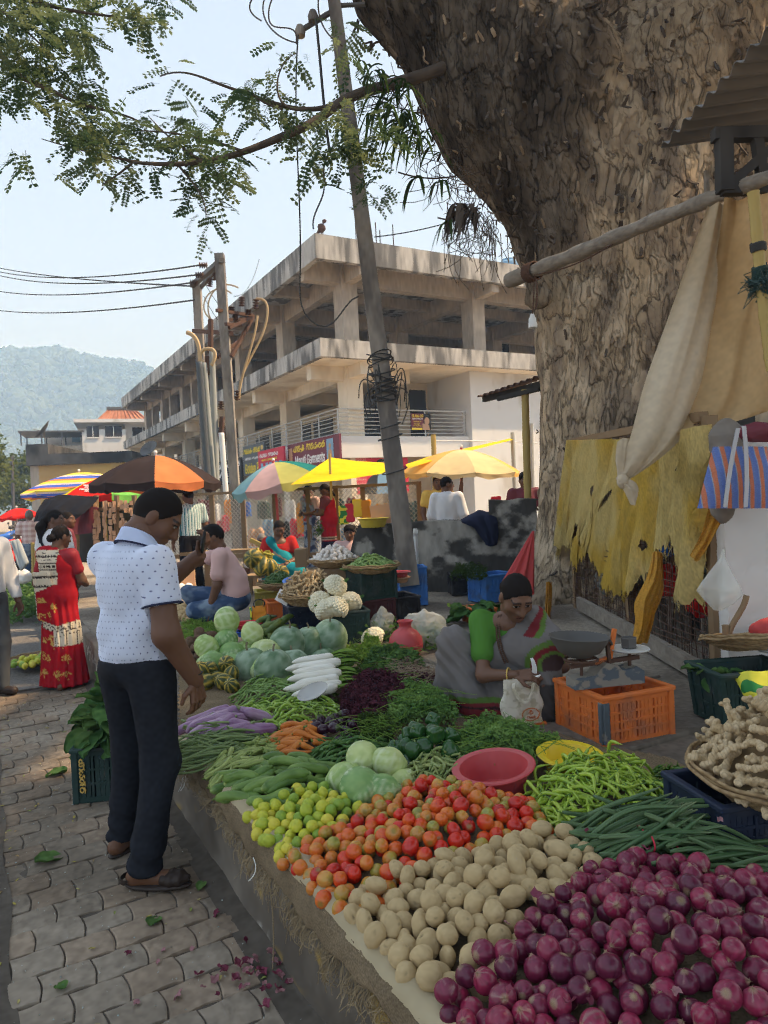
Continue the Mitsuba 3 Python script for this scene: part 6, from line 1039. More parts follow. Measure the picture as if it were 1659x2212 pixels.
P, R = balls(H_to, (.021, .0265), 290, 5, avoid=[(RB_[0], RB_[1], RB_[2], .125)]); tg = protos('tomato', tomato, 8, 'vc_gloss'); place_balls(P, R, tg, 'tomato', 'tomato in the front heap', 'tomato', 'tomatoes in the front heap', H_to, 6, ['red and orange', 'red', 'yellowish orange', 'half green', 'orange and red', 'greenish', 'deep red', 'orange'])
print('tomatoes', len(P), file=__import__('sys').stderr)
def lime(i):
 m = uvs(18, 12); v, a, z = sphv(m); v = v.copy(); k = np.clip((np.abs(z) - .9) / .1, 0, 1); v[:, 2] = z * (1.08 + .16 * k); A, B = [([.55, .52, .04], [.4, .46, .05]), ([.28, .4, .04], [.45, .48, .05]), ([.13, .27, .03], [.3, .4, .05]), ([.62, .55, .06], [.55, .5, .06])][i % 4]; return TM(v, m.faces), cmix(A, B, np.clip(nz(v, 1.4, 4, i) + .5, 0, 1)) * (1 - .5 * np.clip((nz(v, 5, 3, i + 4) - .2) * 8, 0, 1))[:, None]
H_li = Heap([(530, 1762, .03), (560, 1740, .045), (598, 1720, .06), (670, 1698, .08), (720, 1706, .08), (780, 1738, .08), (752, 1768, .07), (690, 1800, .055), (645, 1822, .04), (600, 1850, .025), (555, 1800, .025)], [(660, 1755, .085)])
P, R = balls(H_li, (.019, .0235), 170, 7); lg = protos('lime', lime, 8, 'vc_satin'); place_balls(P, R, lg, 'lime', 'lime in the heap beside the cucumbers', 'lime', 'limes in the front heap', H_li, 8, ['yellow', 'yellow green', 'green', 'bright yellow'])
print('limes', len(P), file=__import__('sys').stderr)
# long things
def pod(i, rad=.5, bend=.12, col=((.1, .2, .03), (.2, .34, .05)), tip=(.3, .3, .1), n=14, sides=8, prof=None, stalk=.12, stalkcol=(.14, .22, .05), seed=0, ridges=0, wob=.03):
 "a unit-length pod along x; radius in units of 1 (scaled apart)"
 r = np.random.default_rng(seed + i); t = np.linspace(0, 1, n); b = bend * r.uniform(-1, 1); P = np.c_[t - .5, b * (1 - (2 * t - 1) ** 2) + wob * np.sin(t * 7 + i), .4 * b * np.sin(t * 4 + i) * 0]; pr = np.interp(t, *zip(*(prof or [(0, .25), (.06, .7), (.2, 1), (.6, .85), (.9, .45), (1, .06)])))
 return t, P, pr, r
def podmesh(i, L, rad, **k):
 t, P, pr, r = pod(i, **k); m = tube(P * [L, L, L], pr * rad, k.get('sides', 8)); sd = k.get('sides', 8); n = len(t); v = np.asarray(m.vertices)
 if k.get('ridges'):
  ang = np.tile(np.arange(sd), n); c_ = np.repeat(P * L, sd, 0); v[:n * sd] = c_ + (v[:n * sd] - c_) * (1 + .14 * np.where(ang % 2 == 0, 1, -1))[:, None]
 A, B = k['col']; tt = np.r_[np.repeat(t, sd), 0, 1]; c = cmix(A, B, np.clip(nz(v / L, 5, 3, i) + .5 + r.uniform(-.25, .25), 0, 1)); tip = np.clip((tt - .9) / .1, 0, 1); c = c * (1 - tip[:, None]) + np.array(k.get('tip', (.3, .3, .1))) * tip[:, None]
 if k.get('ridges'): c *= np.r_[np.tile([1.18, .8] * (sd // 2), n), 1, 1][:, None]
 st = k.get('stalk', .12)
 if st:
  s = tube(np.array([P[0] * L, P[0] * L + [-st * L * .5, .02 * L, .02 * L], P[0] * L + [-st * L, .05 * L, .06 * L]]), [rad * .38, rad * .25, rad * .2], 5); m = cat([m, s]); kk_ = len(c); c = np.vstack([c, np.tile(k.get('stalkcol', (.14, .22, .05)), (len(s.vertices), 1))])
  if st > .05: return m, c, kk_, ('pod', 'stalk')
 return m, c
def lay(pl, gids, L0, name, lab, cat_, grp, heap, seed, adj=('',), flip=True, group=True):
 r = np.random.default_rng(seed)
 for c, a, pt, l, w in pl:
  i = r.integers(len(gids)); R_ = rotz(a + (pi if flip and r.random() < .5 else 0)); pt_ = pt if R_[0, 0] * math.cos(a) > 0 or abs(R_[0, 0] - math.cos(a)) < 1e-6 else -pt; M = move(c, R_ @ rotm([0, 1, 0], -pt_) @ rotm([1, 0, 0], r.uniform(0, 6.3) if name not in ('eggplant',) else r.normal() * .3), l / L0); copy(gids[i], name, M4(M), label=f'{adj[i % len(adj)]} {lab}, {heap.where(c)}'.strip(), cat=cat_, group=grp)
def kind(name, cnt, L, rad, bs, **k): return [proto(f"{name}_{i}", *split2(podmesh(i, L, rad, **k), bs)) for i in range(cnt)]
chi = dict(bend=.3, col=((.22, .36, .03), (.4, .52, .06)), tip=(.4, .5, .1), wob=.05, stalk=.22, stalkcol=(.12, .24, .04), prof=[(0, .5), (.08, .95), (.4, 1), (.75, .75), (1, .08)])
H_ch = Heap([(1108, 1745, .08), (1140, 1700, .1), (1190, 1655, .12), (1260, 1625, .14), (1345, 1616, .15), (1385, 1650, .12), (1432, 1700, .08), (1440, 1755, .05), (1360, 1780, .05), (1250, 1795, .06), (1160, 1778, .07)], [(1280, 1680, .16), (1340, 1690, .14)])
gl = kind('chilli', 10, .115, .0068, 'vc_gloss', **chi); avR = [(RB_[0], RB_[1], RB_[2] - .02, .15)]
lay(sticks(H_ch, (.09, .14), (.006, .0075), 299, 9, 0, 3.2, .035, .01, .2, avoid=avR), gl, .115, 'green_chilli', 'light green chilli in the tall heap', 'chilli', 'bright green chillies in the front heap', H_ch, 10, ['curved', 'long', 'bent', 'pale', 'glossy'])
H_dc = Heap([(1385, 1690, .07), (1400, 1660, .09), (1450, 1650, .09), (1530, 1670, .09), (1540, 1770, .05), (1470, 1785, .04), (1430, 1760, .05)], [(1470, 1700, .09)])
gd = kind('dchilli', 8, .1, .006, 'vc_gloss', **{**chi, 'col': ((.035, .1, .02), (.09, .19, .035)), 'bend': .2}); lay(sticks(H_dc, (.08, .12), (.005, .0065), 170, 11, 0, 3.2, .03), gd, .1, 'dark_chilli', 'dark green chilli in the heap beside the navy crate', 'chilli', 'dark green chillies by the navy crate', H_dc, 12, ['slender', 'curved', 'short', 'glossy'])
H_mc = Heap([(520, 1520, .07), (560, 1505, .09), (640, 1500, .11), (720, 1510, .1), (745, 1540, .08), (690, 1560, .07), (630, 1575, .07), (560, 1585, .06)], [(640, 1530, .13)])
gm = kind('mchilli', 8, .1, .0075, 'vc_gloss', **{**chi, 'col': ((.17, .32, .03), (.33, .47, .06))}); lay(sticks(H_mc, (.08, .12), (.006, .008), 190, 13, 0, 3.2, .03), gm, .1, 'chilli', 'green chilli in the heap behind the carrots', 'chilli', 'green chillies behind the carrots', H_mc, 14, ['short', 'curved', 'bright', 'bent'])
bean = dict(bend=.15, col=((.1, .2, .04), (.22, .34, .08)), tip=(.2, .3, .08), wob=.03, stalk=.06, prof=[(0, .4), (.1, 1), (.85, 1), (1, .15)])
H_gb = Heap([(500, 1500, .07), (540, 1462, .09), (620, 1445, .1), (680, 1462, .09), (720, 1490, .08), (700, 1512, .08), (620, 1502, .1), (540, 1512, .07)], [(610, 1475, .13)]); gb = kind('bean', 8, .13, .0055, 'vc_satin', **bean)
lay(sticks(H_gb, (.1, .15), (.005, .006), 210, 15, .3, 1.2, .03), gb, .13, 'green_bean', 'french bean in the heap before the radishes', 'bean', 'french beans before the radishes', H_gb, 16, ['straight', 'thin', 'bent', 'pale'])
H_yb = Heap([(872, 1690, .07), (890, 1650, .09), (940, 1630, .1), (1000, 1635, .1), (995, 1690, .08), (930, 1712, .07)], [(940, 1660, .11)]); gy = kind('ybean', 8, .12, .006, 'vc_satin', **{**bean, 'col': ((.14, .2, .06), (.36, .4, .14)), 'bend': .25})
lay(sticks(H_yb, (.09, .14), (.005, .0065), 130, 17, 0, 3.2, .03, avoid=avR), gy, .12, 'yellow_bean', 'yellow green bean between the cabbages and the red basin', 'bean', 'yellow green beans by the red basin', H_yb, 18, ['curved', 'pale', 'mottled', 'long'])
# yard-long beans, okra, cucumbers, carrots, eggplants
H_lb = Heap([(392, 1645, .04), (396, 1605, .06), (450, 1582, .08), (512, 1568, .08), (524, 1588, .07), (462, 1635, .05), (402, 1662, .03)]); g = kind('lbean', 6, .36, .0055, 'vc_satin', **{**bean, 'bend': .06, 'n': 22, 'col': ((.13, .2, .07), (.26, .34, .14))})
lay(sticks(H_lb, (.3, .38), (.005, .006), 110, 19, .55, .22, .04, .012), g, .36, 'long_bean', 'yard long bean in the bundle at the stall edge', 'bean', 'yard long beans at the stall edge', H_lb, 20, ['pale', 'straight', 'thin'])
okr = dict(bend=.06, col=((.22, .3, .07), (.4, .46, .16)), tip=(.3, .36, .12), sides=10, ridges=1, stalk=.08, prof=[(0, .8), (.08, 1), (.3, .95), (.7, .7), (1, .1)]); H_ok = Heap([(448, 1655, .035), (470, 1632, .05), (540, 1605, .06), (602, 1598, .06), (606, 1632, .06), (545, 1652, .06), (472, 1688, .03)]); g = kind('okra', 6, .13, .0125, 'vc_satin', **okr)
lay(sticks(H_ok, (.11, .15), (.011, .013), 75, 21, .9, .7, .03), g, .13, 'ridge_gourd', 'pale ribbed young gourd beside the cucumbers', 'gourd', 'pale ribbed gourds', H_ok, 22, ['short', 'long', 'thick'])
H_do = Heap([(668, 1640, .07), (690, 1600, .08), (750, 1580, .09), (830, 1590, .09), (870, 1620, .09), (850, 1650, .08), (800, 1640, .08), (730, 1660, .07)], [(760, 1615, .1)]); g = kind('dokra', 6, .12, .0085, 'vc_satin', **{**okr, 'col': ((.05, .13, .03), (.12, .23, .06))})
lay(sticks(H_do, (.09, .13), (.008, .0095), 130, 23, .2, 1.0, .03), g, .12, 'okra', 'dark green okra behind the front cabbages', 'okra', 'okra behind the cabbages', H_do, 24, ['slim', 'short', 'bent'])
cuc = dict(bend=.1, col=((.035, .1, .02), (.2, .31, .07)), tip=(.25, .34, .1), sides=12, n=16, stalk=.03, prof=[(0, .3), (.05, .75), (.15, 1), (.85, 1), (.95, .75), (1, .25)]); H_cu = Heap([(482, 1690, .04), (500, 1660, .06), (560, 1632, .08), (605, 1615, .09), (665, 1632, .09), (710, 1655, .08), (722, 1700, .07), (700, 1725, .06), (620, 1728, .06), (550, 1742, .035), (515, 1730, .03)], [(620, 1675, .12)]); g = kind('cuke', 6, .19, .021, 'vc_satin', **cuc)
lay(sticks(H_cu, (.16, .2), (.018, .021), 42, 25, .25, .75, .05, .015), g, .19, 'cucumber', 'cucumber in the heap above the limes', 'cucumber', 'cucumbers in the heap', H_cu, 26, ['dark green', 'light striped', 'thick', 'bent', 'short', 'pale'])
car = dict(bend=.05, col=((.5, .14, .02), (.62, .22, .04)), tip=(.5, .2, .06), sides=10, n=12, stalk=.07, prof=[(0, .5), (.05, .95), (.3, .9), (.8, .55), (1, .1)]); H_ca = Heap([(570, 1600, .07), (590, 1575, .09), (640, 1562, .1), (700, 1568, .09), (705, 1605, .08), (640, 1628, .07), (590, 1625, .06)], [(640, 1590, .12)]); g = kind('carrot', 6, .14, .018, 'vc_satin', **car)
lay(sticks(H_ca, (.12, .15), (.015, .018), 30, 27, .1, .6, .04, .012), g, .14, 'carrot', 'orange carrot between the eggplants and cucumbers', 'carrot', 'carrots in the small heap', H_ca, 28, ['thick', 'tapered', 'short'])
egg = dict(bend=.12, col=((.2, .08, .2), (.42, .28, .4)), tip=(.3, .18, .3), sides=14, n=18, stalk=.1, stalkcol=(.2, .26, .1), prof=[(0, .3), (.04, .55), (.2, .75), (.6, 1), (.88, .9), (.97, .5), (1, .1)]); H_eg = Heap([(392, 1600, .05), (402, 1560, .09), (460, 1528, .11), (535, 1520, .11), (575, 1545, .09), (562, 1585, .07), (480, 1592, .06)], [(480, 1555, .13)]); g = kind('leggplant', 5, .24, .034, 'vc_gloss', **egg)
lay(sticks(H_eg, (.2, .25), (.024, .028), 17, 29, .45, .35, .05, .02), g, .24, 'eggplant', 'long mauve striped eggplant beside the standing man', 'eggplant', 'long mauve eggplants', H_eg, 30, ['slim', 'pale', 'plump'])
def eggp(i):
 m = uvs(20, 16); v, a, z = sphv(m); v = v.copy(); v[:, 2] *= 1.2; v[:, :2] *= (.88 - .12 * z)[:, None]; c = cmix([.016, .006, .014], [.045, .012, .03], np.clip(nz(v, 2, 3, i) + .5, 0, 1)); cx = thick(lathe([(.02, 1.24), (.25, 1.2), (.45, 1.05), (.58, .82)], 15), .03); cv = np.asarray(cx.vertices); cv[:, 2] -= .16 * np.cos(5 * np.arctan2(cv[:, 1], cv[:, 0])) * (np.hypot(cv[:, 0], cv[:, 1]) > .5); s = tube([[0, 0, 1.15], [.06, 0, 1.45], [.16, 0, 1.65]], [.13, .1, .09], 6); e = cat([cx, s]); return cat([TM(v, m.faces), e]), np.vstack([c, np.tile([.07, .09, .03], (len(e.vertices), 1))]), len(v), ('fruit', 'calyx')
H_re = Heap([(655, 1580, .08), (680, 1548, .1), (730, 1535, .11), (775, 1552, .1), (765, 1590, .08), (700, 1602, .07)], [(715, 1560, .14)]); P, R = balls(H_re, (.027, .034), 17, 31); place_balls(P, R, protos('eggp', eggp, 4, 'vc_gloss'), 'eggplant', 'round black purple eggplant behind the carrots', 'eggplant', 'round dark eggplants', H_re, 32, ['shiny', 'plump'])
def pepper(i):
 m = uvs(28, 18); v, a, z = sphv(m); v = v.copy(); lob = 1 + .13 * np.cos((3 + i % 2) * a + i) * np.sqrt(np.maximum(0, 1 - z ** 4)); v[:, :2] *= (lob * (.95 + .08 * z))[:, None]; v[:, 2] = z * 1.05 - .25 * np.clip((z - .75) / .25, 0, 1) ** 2; c = cmix([.012, .05, .012], [.03, .1, .02], np.clip(nz(v, 1.5, 3, i) + .5, 0, 1)); s = tube([[0, 0, .75], [.03, 0, 1.0], [.12, .02, 1.2]], [.12, .1, .11], 7); return cat([TM(v, m.faces), s]), np.vstack([c, np.tile([.16, .25, .08], (len(s.vertices), 1))]), len(v), ('fruit', 'stalk')
H_bp = Heap([(842, 1630, .1), (850, 1585, .15), (890, 1556, .18), (950, 1562, .17), (985, 1605, .13), (975, 1640, .09), (900, 1645, .09)], [(900, 1585, .21), (940, 1590, .19)]); P, R = balls(H_bp, (.036, .043), 20, 33, deep=2.2); place_balls(P, R, protos('pepper', pepper, 4, 'vc_gloss'), 'bell_pepper', 'dark green bell pepper behind the cabbages', 'pepper', 'green bell peppers', H_bp, 34, ['shiny', 'lobed'], upright=.8)
# cabbages: wrapped leaves
def cabbage(i):
 m = uvs(40, 26); v, a, z = sphv(m); v = v.copy(); r = np.random.default_rng(300 + i); d = np.zeros(len(v)); vein = np.zeros(len(v))
 for k in range(5):
  a0 = r.uniform(0, 6.3); da = np.angle(np.exp(1j * (a - a0))); edge = .75 - .35 * (da / 1.2) ** 2 + .06 * np.sin(da * 9 + k); inside = np.clip((edge - z) * 10, 0, 1) * np.clip((1.25 - np.abs(da)) * 8, 0, 1); d = np.maximum(d, inside * (.035 + .014 * k)); vein = np.maximum(vein, inside * np.exp(-(np.abs(da) - .0) ** 2 / .004)); vein = np.maximum(vein, .6 * inside * np.clip(np.cos(da * 9 + z * 3) ** 14, 0, 1))
 v *= (1 + 1.5 * d + .03 * nz(v, 3, 3, i))[:, None]; v[:, 2] *= .92; A, B = [((.36, .46, .15), (.58, .64, .3)), ((.13, .27, .08), (.28, .42, .15)), ((.26, .4, .11), (.46, .56, .22))][i % 3]; c = cmix(A, B, np.clip(.5 + nz(v, 2.5, 4, i) * 1.2 - d * 4, 0, 1)); c = c * (1 - .75 * vein[:, None]) + np.array([.62, .68, .45]) * .75 * vein[:, None]; return TM(v, m.faces), c
cg = protos('cabbage', cabbage, 6, 'vc_satin')
def one(gid, name, q, d, rad, lab, cat_, grp=None, rot=None, sc=(1, 1, 1)): c = D(q[0], q[1], d); return copy(gid, name, M4(move(c, rot if rot is not None else rotz(q[0]), np.array(sc) * rad)), label=lab, cat=cat_, group=grp)
for i, (q, d, rad, lab) in enumerate((((783, 1636), 2.95, .064, 'pale round cabbage on top of the front group, left'), ((841, 1647), 2.92, .068, 'pale round cabbage on top of the front group, right'), ((742, 1682), 2.85, .07, 'green cabbage at the left end of the front group'), ((778, 1700), 2.72, .074, 'dark leafed cabbage at the front of the front group'), ((828, 1708), 2.72, .068, 'dark leafed cabbage touching the tomatoes at the right'), ((870, 1690), 2.85, .055, 'small pale cabbage between the front group and the beans'))):
 one(cg[(0, 3, 2, 1, 4, 0)[i]], 'cabbage', q, d, rad, lab, 'cabbage', 'front cabbages', rotz(i * 2.1) @ rotm([1, 0, 0], .5))
H_cb = Heap([(440, 1440, .08), (448, 1390, .2), (490, 1350, .3), (540, 1360, .27), (595, 1400, .16), (600, 1440, .08), (520, 1462, .05)], [(510, 1385, .3)]); P, R = balls(H_cb, (.08, .105), 24, 35, deep=3.6); place_balls(P, R, cg, 'cabbage', 'green cabbage in the tall heap behind the gourds', 'cabbage', 'cabbages in the rear heap', H_cb, 36, ['pale', 'dark', 'mid'], upright=.9)
def gourd(i):
 m = uvs(32, 22); v, a, z = sphv(m); v = v.copy(); v[:, 2] *= [1.0, 1.06, 1.12][i % 3]; v[:, :2] *= (1 + .01 * np.cos(5 * a + i))[:, None]; v[:, 2] -= .12 * np.exp(-(1 - z) / .03); n = np.clip(nz(v, 3.2, 4, i) * 3 + .5, 0, 1); c = cmix([.09, .17, .08], [.3, .4, .28], n); s = tube([[0, 0, .75], [.02, 0, 1.1], [.1, 0, 1.28]], [.07, .045, .05], 6); return cat([TM(v, m.faces), s]), np.vstack([c, np.tile([.2, .16, .1], (len(s.vertices), 1))]), len(v), ('fruit', 'stalk')
gg = protos('gourd', gourd, 3, 'vc_satin')
for i, (q, d, rad, lab) in enumerate((((543, 1443), 4.95, .175, 'pale ash gourd leftmost at the front of the gourd row'), ((592, 1447), 4.75, .165, 'bluish ash gourd second at the front of the gourd row'), ((634, 1446), 4.85, .155, 'grey ash gourd behind the radishes'), ((621, 1391), 5.2, .165, 'notched green ash gourd on top at the left'), ((668, 1390), 5.3, .15, 'round green ash gourd in the middle on top'), ((713, 1379), 5.35, .165, 'grey ash gourd with a stalk on top at the right'), ((700, 1432), 5.2, .14, 'ash gourd half hidden behind the radish leaves'))):
 one(gg[i % 3], 'ash_gourd', q, d, rad * .82, lab, 'gourd', 'ash gourds', rotz(i) @ rotm([0, 1, 0], .2 * (i % 3 - 1)))
def melon(i):
 m = uvs(28, 14); v, a, z = sphv(m); v = v.copy(); v[:, 2] *= 1.35; s = np.clip(np.cos(a * 7) * 3 + nz(v, 4, 3, i) * 4, 0, 1); return TM(v, m.faces), cmix([.06, .08, .03], [.5, .36, .06], s)
H_me = Heap([(425, 1476, .05), (432, 1440, .13), (470, 1430, .14), (508, 1445, .1), (505, 1482, .05)]); P, R = balls(H_me, (.05, .06), 10, 37, deep=2.5); place_balls(P, R, protos('melon', melon, 3, 'vc_satin'), 'striped_cucumber', 'yellow and green striped field cucumber beside the man', 'cucumber', 'striped field cucumbers', H_me, 38, ['fat', 'dark', 'bright'])
def taro(i):
 m = uvs(16, 12); v = np.asarray(m.vertices) * [1, .9, 1.1]; v = v * (1 + .15 * nz(v, 1.4, 3, i))[:, None]; return TM(v, m.faces), cmix([.06, .035, .022], [.2, .13, .085], np.clip(nz(v, 3, 4, i) + .5, 0, 1))
H_ta = Heap([(400, 1425, .05), (405, 1380, .14), (430, 1360, .17), (460, 1372, .13), (462, 1420, .05)]); P, R = balls(H_ta, (.042, .052), 30, 39, deep=3); place_balls(P, R, protos('taro', taro, 4, 'vc_matte'), 'beetroot', 'brown beetroot in the heap left of the cabbages', 'beetroot', 'beetroots in the heap', H_ta, 40, ['round', 'dark'])
H_p2 = Heap([(382, 1330, .05), (388, 1300, .1), (430, 1278, .12), (475, 1290, .09), (468, 1330, .05), (420, 1345, .04)]); P, R = balls(H_p2, (.036, .046), 50, 41, deep=2.5); place_balls(P, R, [f'group_potato_{i}' for i in range(8)], 'potato', 'potato in the far heap before the pink shirted man', 'potato', 'potatoes in the far heap', H_p2, 42, ['long', 'round'])
# drumsticks in bound bundles
dr_ = dict(bend=.1, col=((.05, .11, .04), (.13, .2, .09)), tip=(.16, .2, .1), sides=8, n=26, wob=.02, ridges=1, stalk=0, prof=[(0, .6), (.02, .95), (.5, 1), (.85, .8), (1, .2)]); g = kind('drumstick', 6, .42, .0085, 'vc_satin', **dr_)
H_dr = Heap([(1225, 1822, .06), (1250, 1790, .1), (1330, 1755, .13), (1420, 1750, .13), (1560, 1765, .12), (1590, 1800, .1), (1610, 1850, .1), (1560, 1885, .08), (1440, 1880, .08), (1320, 1860, .07)], [(1350, 1800, .17), (1450, 1810, .15)]); pl = sticks(H_dr, (.36, .44), (.0075, .009), 85, 43, .02, .2, .07, .01); lay(pl, g, .42, 'drumstick', 'long green drumstick pod in the bound bundles', 'drumstick', 'drumstick pods', H_dr, 44, ['ridged', 'curved', 'dark'], flip=False)
for i, q in enumerate(((1385, 1790, .16), (1405, 1806, .16), (1462, 1830, .13), (1500, 1862, .11))): c = Z(q[0], q[1], PZ + q[2]); th = np.linspace(0, 2 * pi, 20); k = thing('rubber_band', f'pink rubber band round the {["upper", "middle", "lower", "lowest"][i]} drumstick bundle', 'band'); put('band', tube(np.c_[c[0] + 0 * th, c[1] + .035 * np.cos(th), c[2] - .018 + .022 * np.sin(th)], .0028, 5), 'sign_red', k)
# radishes with leaves
rad_ = dict(bend=.05, col=((.7, .68, .58), (.78, .77, .7)), tip=(.7, .66, .55), sides=14, n=16, stalk=0, prof=[(0, .08), (.06, .4), (.2, .78), (.5, 1), (.92, .98), (1, .5)]); g = kind('radish', 4, .27, .031, 'vc_satin', **rad_)
for i, (x, y, d, a) in enumerate(((675, 1425, 4.55, .1), (690, 1436, 4.4, .05), (678, 1448, 4.35, -.05), (690, 1458, 4.3, .0), (668, 1462, 4.28, .12), (684, 1472, 4.22, .06), (690, 1485, 4.15, .18), (660, 1480, 4.15, .25), (662, 1440, 4.45, .15), (680, 1494, 4.05, .22))): copy(g[i % 4], 'radish', M4(move(D(x, y, d), rotz(a + .1) @ rotm([0, 1, 0], -.05))), label=f'white radish of the bunch on the ash gourds, {["topmost", "second", "third", "fourth", "fifth", "sixth", "seventh", "eighth", "ninth", "lowest"][i]} from the top', cat='radish', group='white radishes')
leafmat('leaf_bright', lambda p, n, uv: mix((.12, .26, .04), (.3, .42, .1), noise(p.x * 25, p.y * 25, p.z * 25)), .35); r = np.random.default_rng(9)
k = thing('radish_leaves', 'bright green radish leaves lying behind the radish bunch', 'leaves')
for i in range(16): y = 1405 + 5.2 * i; m = strap(D(710 + r.uniform(-6, 6), y + 8, 4.65 - .035 * i), r.uniform(-.25, .5), r.uniform(.25, .45), r.uniform(.012, .05), .3, r); put('leaf', thick(m, .003), 'leaf_bright', k, smooth=True)
for i in range(14): y = 1432 + 4 * i; put('stalk', tube(spline([D(705, y, 4.5), D(735, y - 8, 4.6), D(770 + r.uniform(-10, 15), y - 22, 4.8)], 8), .008, 6), 'leaf_bright', k, smooth=True)
# leafy heaps
def clear_of(c): return np.all([np.hypot(*(c - np.array(b)[:2]).T) > w for b, w in ((RB_, .19), (YB_, .16))], axis=0)
def greens(label, outline, inner, n, size, m, seed, asp=.5, stems=0, scol='leaf_bright', name='greens_heap', deep=.05, base=PZ):
 r_ = np.random.default_rng(seed); h = Heap(outline, inner, base); c = h.sample(n, r_); c = c[clear_of(c)]; n = len(c); e = h.E(c); P = np.c_[c, e - deep * r_.random(n) ** 2 + .012 * r_.normal(size=n)]; P[:, 2] += .06 * (meshkit.fbm(P * 11, 3, seed) - .5); MOUNDS.append((h, deep * .8)); k = thing(name, label, 'greens'); labels[k]['kind'] = 'stuff'; ms = leaf_cards(P, size, r_, asp); put('leaf', ms, m, k, kind='stuff')
 if stems:
  c = h.sample(stems, r_); c = c[clear_of(c)]; put('stem', cat([tube(spline([[*q, h.E(q)[0] + .0], [*(q + r_.normal(size=2) * .05), h.E(q)[0] + .022], [*(q + r_.normal(size=2) * .1), h.E(q)[0] + .0]], 6), .0016, 3, False) for q in c]), scol, k, kind='stuff')
 return h
leafmat('leaf_cori', lambda p, n, uv: mix((.07, .17, .045), (.26, .4, .12), noise(p.x * 22, p.y * 22, p.z * 22)), .3); leafmat('leaf_purple', lambda p, n, uv: mix((.035, .02, .025), (.16, .05, .07), noise(p.x * 30, p.y * 30, p.z * 30)), .25)
greens('heap of fresh coriander in front of the cream cloth bag', [(985, 1640, .09), (990, 1585, .12), (1040, 1545, .15), (1120, 1560, .13), (1190, 1590, .1), (1235, 1612, .08), (1170, 1625, .08), (1160, 1650, .08), (1050, 1640, .09)], [(1060, 1590, .17)], 9000, .022, 'leaf_cori', 51, .8, 90)
greens('heap of green fenugreek leaves between peppers and amaranth', [(835, 1560, .12), (840, 1500, .14), (880, 1470, .15), (940, 1490, .15), (990, 1530, .14), (985, 1548, .12), (940, 1545, .13), (890, 1545, .14)], [(900, 1515, .18)], 6000, .024, 'leaf_cori', 52, .7, 40)
greens('heap of dark purple amaranth leaves in the middle', [(735, 1545, .1), (738, 1490, .14), (790, 1445, .17), (850, 1450, .17), (880, 1480, .15), (850, 1520, .13), (840, 1560, .1), (780, 1570, .09)], [(800, 1500, .2)], 3800, .036, 'leaf_purple', 53, .5, 60, 'leaf_purple')
greens('bunches of reddish amaranth with roots beside the seated woman', [(850, 1440, .12), (880, 1425, .13), (960, 1460, .1), (985, 1505, .06), (940, 1495, .1), (880, 1475, .13)], [(910, 1458, .15)], 1600, .03, 'leaf_purple', 54, .5, 160, 'bark_pale')
greens('leafy green spinach heap in front of the red pot', [(770, 1450, .09), (800, 1410, .15), (850, 1390, .18), (900, 1410, .14), (920, 1440, .1), (860, 1450, .12), (810, 1462, .1)], [(840, 1420, .22)], 2200, .05, 'leaf_green', 55, .55, 40)
greens('green herbs spread left of the beetroots', [(388, 1400, .05), (392, 1345, .1), (440, 1330, .1), (480, 1345, .08), (480, 1372, .06), (420, 1380, .07)], [], 1800, .03, 'leaf_bright', 56, .6, 60)
greens('dark bitter gourd leaves and stalks behind the okra', [(770, 1590, .1), (775, 1545, .13), (830, 1540, .14), (850, 1565, .13), (845, 1600, .1)], [], 1200, .028, 'leaf_deep', 57, .35, 60)
greens('green stalks heaped in the black crate by the wall', [(972, 1242, .36), (985, 1222, .4), (1020, 1215, .41), (1052, 1225, .38), (1050, 1245, .34)], [], 700, .05, 'leaf_deep', 58, .3)
greens('leafy bunches behind the vegetables, right of the ash gourds', [(740, 1418, .05), (745, 1395, .08), (800, 1385, .08), (830, 1400, .05), (800, 1425, .04)], [], 900, .04, 'leaf_bright', 59, .5, 30)
greens('cauliflower leaves and scraps at the corner of the green crate', [(785, 1400, .05), (790, 1365, .14), (815, 1362, .14), (820, 1395, .05)], [], 400, .05, 'leaf_bright', 60, .5)
for i, (o, lab) in enumerate(((([(-30, 1345), (-20, 1265), (40, 1240), (100, 1255), (150, 1280), (165, 1335), (80, 1345)]), 'large heap of mixed greens across the road at the left'), (([(-30, 1260), (0, 1225), (60, 1222), (110, 1235), (60, 1262)]), 'bright leafy bunches behind the far left heap'))): greens(lab, [(x, y, .04 + .28 * (i == 0) * (y < 1300)) for x, y in o], [(70, 1290, .4)] if i == 0 else [], 3600, .085, 'leaf_green' if i == 0 else 'leaf_bright', 70 + i, .6, 0, deep=.2, base=.0)
# broad leaves: greens on the pavement crate, cabbage leaves behind the woman, spilled leaf
def broad(i):
 u, v = np.meshgrid(np.linspace(-1, 1, 9), np.linspace(0, 1, 10)); w = np.sin(np.clip(v * .93 + .05, 0, 1) * pi) ** .7 * .46; z = .1 * (u * u) * np.sign(1) - .28 * v * v + .05 * np.sin(u * 6 + i) * np.abs(u) + .03 * np.sin(v * 14 + 3 * u + i); return thick(grid(np.stack([v, u * w, z], -1)), .006)
leafmat('leaf_mid', lambda p, n, uv: mix((.05, .13, .04), (.12, .24, .08), noise(p.x * 40, p.y * 40, p.z * 40)), .3)
bl = [proto(f'broad_leaf_{i}', ('leaf', broad(i), 'leaf_green' if i % 3 else 'leaf_mid', True)) for i in range(4)]; r = np.random.default_rng(77)
k = thing('leafy_greens', 'big bunch of broad green leaves standing in the pavement crate', 'greens'); gcen = (GM @ [.2, .15, .3, 1])[:3]
